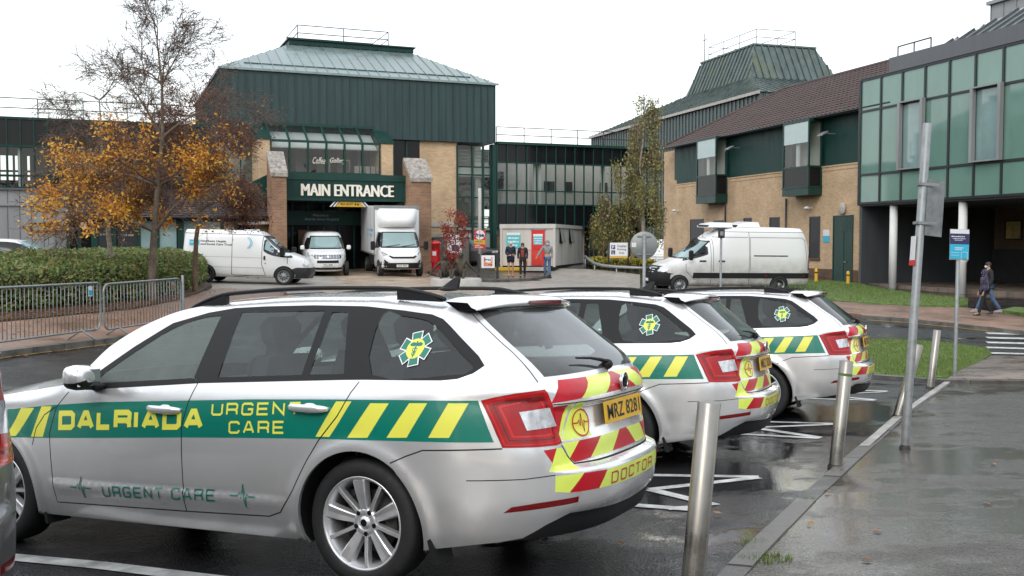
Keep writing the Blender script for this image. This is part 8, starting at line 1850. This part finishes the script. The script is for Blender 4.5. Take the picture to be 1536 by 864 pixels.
# portable cabin
def cabin():
    F = Fac(833, 49.5, -14); root = empty('portable_cabin', F.M, label='pale grey portable cabin with a red door and teal posters', cat='cabin'); u0 = F.u(750); g = G(F.o.x - 1, F.o.y + 1); z1 = F.z(833, 336.5); z0 = F.z(833, 399); L = 8.4
    mb = MB(); mb.box(u0 + .06, -.06, .06, L, z0, z1 - .1, 0); 
    for x in (u0, -.12): mb.box(x, x + .12, 0, .12, z0 - .05, z1, 0)
    mb.box(-.12, 0, L - .1, L + .02, z0 - .05, z1, 0); mb.box(u0 - .02, .02, -.02, .14, z1 - .2, z1 + .02, 0); mb.box(-.14, .02, .14, L + .04, z1 - .16, z1 + .02, 0); mb.box(u0 - .02, -.14, .14, L + .04, z1 - .08, z1 + .01, 0)
    for i in range(8): y = .5 + i * .95; mb.box(-.0615, -.052, y, y + .03, z0, z1 - .1, 0)
    mb.build('body', M['cabin_grey'], root); mb = MB(); mb.box(u0 + .1, -.1, .15, L - .1, g - .3, z0, 0); mb.build('underside', M['seam'], root)
    a, b = F.u(797), F.u(817); zt = F.z(807, 345); mb = MB(); mb.box(a, b, .02, .056, z0 + .02, zt, 0); mb.box(a - .05, b + .05, .0, .054, zt + .003, zt + .05, 1); dr = mb.build('door', [M['sign_red'], M['galv']], root)
    def post_(p0, p1, q0, q1, lines, par):
        x0, x1, za, zb_ = F.u(p0), F.u(p1), F.z(p0, q1), F.z(p0, q0); mb = MB(); mb.box(x0, x1, .008, .018, za, zb_ - .12, 0); mb.box(x0, x1, .008, .018, zb_ - .118, zb_, 1); pb = mb.build('poster', [M['sign_cyan'], M['sign_white']], par); mb = MB(); H = (zb_ - za - .12) / (len(lines) + .6)
        for i, t in enumerate(lines): marks_row(mb, x0 + (x1 - x0) * (.1 + .1 * (i == 2)), x1 - (x1 - x0) * (.1 + .1 * (i == 2)), zb_ - .14 - H * (i + .95), H * .5, .005, 0, i)
        mb.build('lettering', M['sign_white'], pb)
    post_(760, 780, 349, 372, (0, 1, 2), root); post_(800, 814, 351, 367, (0, 1, 2), dr)
    for y in (1.3, 3.9):
        mb = MB(); z = F.z(860, 362) - .1; mb.box(-.055, -.04, y, y + .85, z, z + .85, 0); mb.hull([(x, yy, zz_) for yy in (y, y + .85) for x, zz_ in ((-.04, z + .85), (.10, z + .05), (.12, z + .08))], 1); mb.build('window', [M['charcoal'], M['grey_back']], root)
    root2 = empty('ramp_rail', F.M @ Matrix.Translation((F.u(799), -1.3, g)), label='low ramp with orange edged mesh rail before the red cabin door', cat='ramp'); w = F.u(820) - F.u(799)
    mb = MB(); mb.box(-.2, w + .2, -.05, 1.25, 0, .16); mb.build('ramp', M['concrete'], root2); mb = MB(); mb.box(-1.6, -.25, .1, 1.25, 0, .14); mb.build('step', M['yellow'], root2)
    mb = MB(); mb.tube([(0, 0, .1), (0, 0, 1.0), (w, 0, 1.05), (w, 0, .1)], .03, 6); mb.build('rail_frame', M['orange_rail'], root2); mb = MB()
    for i in range(14): mb.cyl((w * i / 13, 0, .15), (w * i / 13, 0, 1.0), .007, n=4)
    mb.build('mesh', M['orange_rail'], root2)
M['cabin_grey'] = streaky('cabin_grey_panels', (.50, .485, .455), .5, 0, .1, 2, .4); M['orange_rail'] = mat('orange_paint', (.42, .12, .06), .5)
cabin()
# flower bed with guard rail
def bed_rail():
    a, b = at(888, 362, 51.5), at(985, 362, 50); rng = random.Random(6); mb = MB(); pts = []
    for _ in range(1500):
        t = rng.random(); x = a.x + (b.x - a.x) * t; y = a.y + (b.y - a.y) * t + rng.uniform(0, 1.2); pts.append((x, y, G(x, y) + .1 + rng.random() * .40))
    root = empty('low_shrubs', label='low yellow-green shrub border under the disabled parking sign', cat='shrubs'); leaves(mb, pts, .09, rng, n=3, spread=.05); mb.build('foliage', M['leaf_yellow'], root, fix=False); mb = MB()
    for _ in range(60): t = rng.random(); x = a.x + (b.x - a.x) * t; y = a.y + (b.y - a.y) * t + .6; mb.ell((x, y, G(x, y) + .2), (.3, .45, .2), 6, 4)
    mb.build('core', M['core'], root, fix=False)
    root = empty('guard_rail', label='curved grey guard rail along the kerb in front of the yellow shrubs', cat='guard rail'); P0 = [at(878, 362, 50.8), at(884, 362, 50.2), at(892, 362, 49.6), at(905, 362, 49.0), at(925, 362, 48.6), at(950, 362, 48.3), at(985, 362, 48)]
    hh = [.62, .50, .38, .32, .30, .30, .30]; pl = [Vector((p.x, p.y, G(p.x, p.y) + h_)) for p, h_ in zip(P0, hh)]; mb = MB(); mb.tube(pl, .07, 8); mb.build('rail', M['galv'], root)
    for p in pl[::2]: mb = MB(); mb.cyl((p.x, p.y, p.z - .7), p, .04, n=6); mb.build('post', M['galv'], root)
bed_rail()
# ================================================================ PEOPLE AND FIGURES
def skin_part(name, V, E, R, m, parent, root=0, sub=1, sx=None):
    me = bpy.data.meshes.new(name); me.from_pydata([tuple(v) for v in V], E, []); ob = bpy.data.objects.new(name, me); COL.objects.link(ob)
    md = ob.modifiers.new('s', 'SKIN'); md.use_smooth_shade = True; sv = me.skin_vertices[0].data
    for i, r in enumerate(R): sv[i].radius = (r, r) if not isinstance(r, tuple) else r; sv[i].use_root = (i == root)
    su = ob.modifiers.new('d', 'SUBSURF'); su.levels = sub; su.render_levels = sub
    dg = bpy.context.evaluated_depsgraph_get(); nm = bpy.data.meshes.new_from_object(ob.evaluated_get(dg)); bpy.data.objects.remove(ob); nm.name = name
    nm.materials.clear(); nm.materials.append(m); nm.polygons.foreach_set('use_smooth', [True] * len(nm.polygons)); o = bpy.data.objects.new(name, nm); COL.objects.link(o); o.parent = parent; return o
SK = mat('skin', (.46, .27, .19), .55); HAIRS = {'white': mat('white_hair', (.55, .53, .50), .7), 'dark': mat('dark_hair', (.03, .02, .016), .6), 'grey': mat('hood_grey', (.22, .22, .22), .85)}
def cloth(name, c, **k): return mat(name, c, .85, var=.2, vscale=12, bump=.4, bscale=60, **k)
def person(px, py_feet, d, yaw, H, pose, colors, label):
    """pose: dict of joints in metres for a 1.75 m figure facing -Y; scaled to H"""
    p = at(px, 362, d); z0 = G(p.x, p.y) + pose.get('up', 0); k = H / 1.75; root = empty('person', Matrix.Translation((p.x, p.y, z0)) @ Matrix.Rotation(yaw, 4, 'Z') @ Matrix.Scale(k, 4), label=label, cat='person')
    J = {'pel': (0, 0, .96), 'ch': (0, 0, 1.22), 'sh': (0, 0, 1.42), 'nk': (0, -.01, 1.50), 'hd': (0, -.03, 1.60), 'top': (0, -.03, 1.70)}
    for s, n in ((-1, 'L'), (1, 'R')):
        J.update({'hip' + n: (s * .09, 0, .90), 'kn' + n: (s * .10, -.02, .50), 'an' + n: (s * .10, .02, .08), 'to' + n: (s * .11, -.16, .03), 'so' + n: (s * .18, 0, 1.41), 'el' + n: (s * .23, .02, 1.13), 'wr' + n: (s * .22, -.10, .90), 'ha' + n: (s * .215, -.13, .82)})
    J.update(pose.get('J', {}))
    keys = ['pel', 'ch', 'sh', 'nk', 'hd', 'top'] + [a + n for n in 'LR' for a in ('hip', 'kn', 'an', 'to', 'so', 'el', 'wr', 'ha')]; ix = {q: i for i, q in enumerate(keys)}
    rad = {'pel': (.13, .10), 'ch': (.13, .10), 'sh': (.10, .08), 'nk': .052, 'hd': (.075, .088), 'top': (.055, .065), 'hip': .08, 'kn': .055, 'an': .038, 'to': .032, 'so': .052, 'el': .040, 'wr': .028, 'ha': (.034, .018)}
    E = [('pel', 'ch'), ('ch', 'sh'), ('sh', 'nk'), ('nk', 'hd'), ('hd', 'top')] + [e for n in 'LR' for e in (('pel', 'hip' + n), ('hip' + n, 'kn' + n), ('kn' + n, 'an' + n), ('an' + n, 'to' + n), ('sh', 'so' + n), ('so' + n, 'el' + n), ('el' + n, 'wr' + n), ('wr' + n, 'ha' + n))]
    V = [Vector(J[q]) for q in keys]; Rr = [rad[q] if q in rad else rad[q[:-1]] for q in keys]; EE = [(ix[a], ix[b]) for a, b in E]
    for n, s in (('L', -1), ('R', 1)):   # fingers and thumb
        h, w = Vector(J['ha' + n]), Vector(J['wr' + n]); d_ = (h - w).normalized(); sd = d_.cross(Vector((s, 0, 0))).normalized(); i0 = ix['ha' + n]
        for f in range(4):
            a = h + sd * (-.026 + .0175 * f) + d_ * .03; b = a + d_ * (.035 + .008 * (f in (1, 2))) + Vector((-s * .006, -.004, 0)); k1 = len(V); V += [a, b]; Rr += [.0095, .0075]; EE += [(i0, k1), (k1, k1 + 1)]
        a = h - sd * .04 + Vector((-s * .01, 0, 0)); k1 = len(V); V += [a, a + d_ * .03 - sd * .008]; Rr += [.011, .008]; EE += [(i0, k1), (k1, k1 + 1)]
    body = skin_part('body', V, EE, Rr, SK, root)
    hd = Vector(J['hd'])
    # face: eyes, nose, mouth, ears as parts
    mb = MB(); 
    for s in (-1, 1): mb.ell(hd + Vector((s * .030, -.078, .015)), (.010, .006, .006), 8, 6)
    mb.ell(hd + Vector((0, -.080, -.045)), (.022, .006, .006), 8, 6); mb.build('face_detail', M['ink'], body)
    mb = MB(); mb.hull([hd + Vector(q) for q in ((-.012, -.08, -.015), (.012, -.08, -.015), (0, -.105, -.014), (0, -.082, .022))]); 
    for s in (-1, 1): mb.ell(hd + Vector((s * .080, 0, 0)), (.010, .018, .028), 8, 6)
    mb.build('nose_and_ears', SK, body)
    def layer(name, names, radii, m, extra=None):
        idx = {q: i for i, q in enumerate(names)}; VV = [Vector(J[q]) if q in J else Vector(extra[q]) for q in names]; EE_ = [(idx[a], idx[b]) for a, b in E + [('so' + n, 'wr' + n) for n in ''] + pose.get('E', []) if a in idx and b in idx]
        if extra: EE_ += [(idx[a], idx[b]) for a, b in extra.get('_E', [])]
        return skin_part(name, VV, EE_, radii, m, root)
    c = colors
    if c.get('trousers'): layer('trousers', ['pel', 'hipL', 'knL', 'anL', 'hipR', 'knR', 'anR'], [(.145, .115), .100, .072, .058, .100, .072, .058] if not c.get('shorts') else [(.15, .12), .11, .09, .0, .11, .09, .0], c['trousers']) if not c.get('shorts') else None
    if c.get('shorts'):
        ex = {'mL': (Vector(J['hipL']) * .35 + Vector(J['knL']) * .65), 'mR': (Vector(J['hipR']) * .35 + Vector(J['knR']) * .65), '_E': [('hipL', 'mL'), ('hipR', 'mR')]}; layer('shorts', ['pel', 'hipL', 'mL', 'hipR', 'mR'], [(.15, .12), .11, .10, .11, .10], c['trousers'], ex)
    lg = c.get('long', 0); ex = {'hem': (0, .0, .96 - lg), '_E': [('pel', 'hem')]}
    layer('coat', ['pel', 'ch', 'sh', 'nk', 'soL', 'elL', 'wrL', 'soR', 'elR', 'wrR', 'hem'], [(.175, .14), (.165, .13), (.135, .105), .065, .075, .062, .046, .075, .062, .046, (.19, .155)], c['coat'], ex)
    if c.get('inner'): mb = MB(); mb.hull([Vector(J['ch']) + Vector(q) for q in ((-.07, -.12, .14), (.07, -.12, .14), (-.085, -.15, -.22), (.085, -.15, -.22), (-.08, -.165, -.02), (.08, -.165, -.02))]); mb.build('shirt', c['inner'], root)
    for n in 'LR':
        a, t = Vector(J['an' + n]), Vector(J['to' + n]); mb = MB(); u = (t - a); u.z = 0; u.normalize(); s_ = u.cross(Vector((0, 0, 1))); zf = min(a.z, t.z); P0 = []
        for q, w, hh in ((-.06, .035, .09), (0, .042, .09), (.08, .046, .055), (.17, .045, .04), (.205, .025, .025)): 
            for sg in (-1, 1): P0 += [a + u * q + s_ * w * sg + Vector((0, 0, -.08)), a + u * q + s_ * w * sg * .8 + Vector((0, 0, -.08 + hh))]
        mb.hull(P0); mb.build('shoe', c.get('shoes', M['ink']), root)
    hm = c['hair']; mb = MB(); mb.ell(hd + Vector((0, .022, .035)), (.088, .095, .090), 14, 10)
    if c.get('longhair'): mb.ell(hd + Vector((0, .045, -.05)), (.085, .055, .12), 12, 8)
    mb.build('hair', hm, root)
    if c.get('hood'): mb = MB(); mb.ell(hd + Vector((0, .03, .015)), (.112, .105, .135), 14, 10); mb.ell(hd + Vector((0, .03, -.11)), (.12, .10, .07), 12, 8); mb.build('hood', c['hood'], root)
    if c.get('mask'): mb = MB(); mb.hull([hd + Vector(q) for q in ((-.05, -.072, .0), (.05, -.072, .0), (-.035, -.082, -.07), (.035, -.082, -.07), (0, -.112, -.01), (0, -.10, -.06), (-.07, -.02, -.03), (.07, -.02, -.03))]); mb.build('face_mask', M['sign_white'], root)
    return root
WALK = lambda s=1: {'knL': (-.10, -.10 * s, .50), 'anL': (-.10, -.20 * s, .09), 'toL': (-.10, -.38 * s, .07), 'knR': (.10, -.02, .50), 'anR': (.10, .22 * s, .12), 'toR': (.10, .06 * s, .03)}
navy, red_, blk, gry, jean = cloth('navy_cloth', (.015, .018, .04)), cloth('red_check_cloth', (.22, .035, .03)), cloth('black_cloth', (.012, .012, .013)), cloth('grey_marl_cloth', (.24, .24, .24)), cloth('denim', (.07, .13, .24))
person(766, 417, 46.5, R_(12), 1.66, {'up': .12, 'J': {'wrL': (-.16, -.26, 1.02), 'haL': (-.10, -.32, 1.04), 'wrR': (.14, -.26, 1.04), 'haR': (.06, -.32, 1.06), 'hd': (0, -.06, 1.585), 'top': (0, -.075, 1.68)}}, dict(coat=navy, trousers=navy, shorts=1, hair=HAIRS['white'], shoes=cloth('pink_shoes', (.45, .10, .10)), long=.05), 'white haired pedestrian in navy top and dark shorts looking down at a phone')
person(784, 417, 46.3, R_(-4), 1.62, {'up': .12, 'J': dict(WALK(.6), **{'hd': (0, -.05, 1.59), 'top': (0, -.065, 1.69)})}, dict(coat=cloth('black_coat', (.014, .014, .015)), trousers=blk, inner=red_, hair=HAIRS['dark'], longhair=1, long=.14), 'pedestrian in open black coat over a red checked shirt')
person(821, 417, 47, R_(6), 1.76, {'up': .02, 'J': dict(WALK(-.5), **{'elL': (-.36, .0, 1.16), 'wrL': (-.50, -.08, .97), 'haL': (-.54, -.10, .90)})}, dict(coat=gry, trousers=jean, hair=HAIRS['dark'], hood=HAIRS['grey'], mask=1), 'hooded pedestrian in grey top, jeans and white face mask')
person(1484, 478, 33.2, R_(-92), 1.74, {'up': .10, 'J': {'knL': (-.10, -.16, .52), 'anL': (-.10, -.33, .12), 'toL': (-.10, -.50, .09), 'knR': (.10, .10, .50), 'anR': (.10, .36, .13), 'toR': (.10, .20, .04)}}, dict(coat=cloth('charcoal_jacket', (.02, .022, .024)), trousers=jean, hair=HAIRS['dark'], mask=1, shoes=cloth('grey_trainers', (.30, .30, .30)), long=.1), 'taller walker in charcoal jacket and jeans, partly behind the child in the patterned coat')
pt = cloth('patterned_purple_coat', (.07, .06, .10)); 
def pattern(m):
    nt = m.node_tree; b = nt.nodes['Principled BSDF']; L = nt.links.new; tc = nd(nt, 'ShaderNodeTexCoord'); v = nd(nt, 'ShaderNodeTexVoronoi', Scale=22.0); L(tc.outputs['Object'], v.inputs['Vector']); r = nd(nt, 'ShaderNodeValToRGB'); r.color_ramp.elements[0].color = (.30, .28, .38, 1); r.color_ramp.elements[1].color = (.03, .025, .06, 1); r.color_ramp.elements[1].position = .45; L(v.outputs['Distance'], r.inputs[0]); L(r.outputs[0], b.inputs['Base Color'])
pattern(pt)
person(1478, 480, 32.2, R_(-95), 1.52, {'up': .10, 'J': {'knL': (-.10, .06, .50), 'anL': (-.10, .30, .14), 'toL': (-.10, .15, .05), 'knR': (.10, -.12, .51), 'anR': (.10, -.22, .10), 'toR': (.10, -.39, .06)}}, dict(coat=pt, trousers=blk, hair=HAIRS['dark'], hood=pt, long=.16), 'smaller walker in a hooded purple patterned coat and black trousers')
# bronze group on the island
def sculpture():
    d = 39; p = at(684, 362, d); z0 = G(p.x, p.y) + .0; root = empty('bronze_sculpture', Matrix.Translation((p.x, p.y, z0)), label='bronze sculpture of two seated figures seen from behind, above the nearest car roof', cat='sculpture')
    mb = MB(); mb.lathe([(0, .32), (.95, .32), (1.0, .28), (1.0, 0), (1.05, -.1)], 28); mb.build('plinth', M['concrete'], root)
    def fig(x, y, s, lean, arm, bun, yaw):
        J = [(0, 0, .12), (0, .02, .38), (lean * .3, .03, .62), (lean * .4, .0, .70), (lean * .5, -.02, .80), (lean * .5, -.02, .89)]; V = [Vector(q) for q in J]; R0 = [(.19, .16), (.15, .12), (.13, .09), .055, (.085, .095), (.06, .07)]; E_ = [(0, 1), (1, 2), (2, 3), (3, 4), (4, 5)]
        for sd, ar in ((-1, arm[0]), (1, arm[1])):
            k = len(V); V += [Vector((sd * .17 + lean * .3, .02, .62)), Vector(ar[0]), Vector(ar[1]), Vector(ar[2])]; R0 += [.062, .05, .035, (.04, .022)]; E_ += [(2, k), (k, k+1), (k+1, k+2), (k+2, k+3)]
            for f in range(4): kk = len(V); h = Vector(ar[2]); V += [h + Vector((sd * .04, -.025 + .017 * f, -.005)), h + Vector((sd * .09, -.03 + .02 * f, -.015))]; R0 += [.010, .008]; E_ += [(k+3, kk), (kk, kk+1)]
            k = len(V); V += [Vector((sd * .12, -.05, .10)), Vector((sd * .2, -.5, .30)), Vector((sd * .2, -.72, .05)), Vector((sd * .2, -.88, .03))]; R0 += [.10, .07, .05, .04]; E_ += [(0, k), (k, k+1), (k+1, k+2), (k+2, k+3)]
        o = skin_part('figure', V, E_, R0, M['bronze'], root, sub=2); o.matrix_basis = Matrix.Translation((x, y, .32)) @ Matrix.Rotation(yaw, 4, 'Z') @ Matrix.Scale(s, 4)
        mb = MB(); mb.ell((lean * .5, .02, .84), (.10, .11, .10), 14, 10)
        if bun: mb.ell((lean * .5, .12, .82), (.075, .06, .075), 12, 8); mb.ell((lean * .4, .10, .70), (.09, .05, .09), 10, 8)
        mb.build('hair', M['bronze'], o)
    fig(-.50, .1, .98, .12, (((-.34, .05, .40), (-.50, .10, .16), (-.58, .1, .06)), ((.32, .0, .42), (.30, -.2, .28), (.28, -.28, .26))), True, .2)
    fig(.18, .15, 1.08, .0, (((-.30, .02, .42), (-.42, -.1, .25), (-.45, -.14, .2)), ((.34, .08, .40), (.62, .12, .14), (.74, .12, .08))), False, -.1)
sculpture()
# ================================================================ camera, light, render
cd = bpy.data.cameras.new('camera'); cam = bpy.data.objects.new('camera', cd); COL.objects.link(cam)
cam.location = CAM; cam.rotation_euler = (pi / 2 - PITCH, 0, 0); cd.sensor_width = 36; cd.lens = 36 * FPX / 1536; cd.clip_start = .05; cd.clip_end = 3000
scene.camera = cam
w = bpy.data.worlds.new('World'); scene.world = w; w.use_nodes = True; nt = w.node_tree; L = nt.links.new
bg = nt.nodes['Background']; out = nt.nodes['World Output']
sky = nd(nt, 'ShaderNodeTexSky'); sky.sky_type = 'NISHITA'; sky.sun_disc = False; sky.sun_elevation = R_(35); sky.sun_rotation = R_(200); sky.dust_density = 2; sky.air_density = 1.5
L(sky.outputs[0], bg.inputs['Color']); bg.inputs['Strength'].default_value = .05
b2 = nd(nt, 'ShaderNodeBackground', Color=(.97, 1.0, 1.035, 1), Strength=1.0); ad = nd(nt, 'ShaderNodeAddShader'); L(bg.outputs[0], ad.inputs[0]); L(b2.outputs[0], ad.inputs[1]); L(ad.outputs[0], out.inputs['Surface'])
ld = bpy.data.lights.new('sun', 'SUN'); ld.energy = .8; ld.angle = R_(25); ld.color = (1, .98, .95); lo = bpy.data.objects.new('sun', ld); COL.objects.link(lo)
az, el = R_(200), R_(35)
sd = Vector((math.sin(az) * math.cos(el), math.cos(az) * math.cos(el), math.sin(el))); lo.rotation_euler = sd.to_track_quat('Z', 'Y').to_euler(); lo.location = (0, -5, 30)
vs = scene.view_settings; vs.view_transform = 'Standard'; vs.look = 'None'; vs.exposure = .28; vs.gamma = 1
scene.cycles.use_denoising = True; scene.cycles.max_bounces = 6; scene.cycles.transparent_max_bounces = 12; scene.cycles.sample_clamp_indirect = 4
scene.cycles.caustics_reflective = False; scene.cycles.caustics_refractive = False
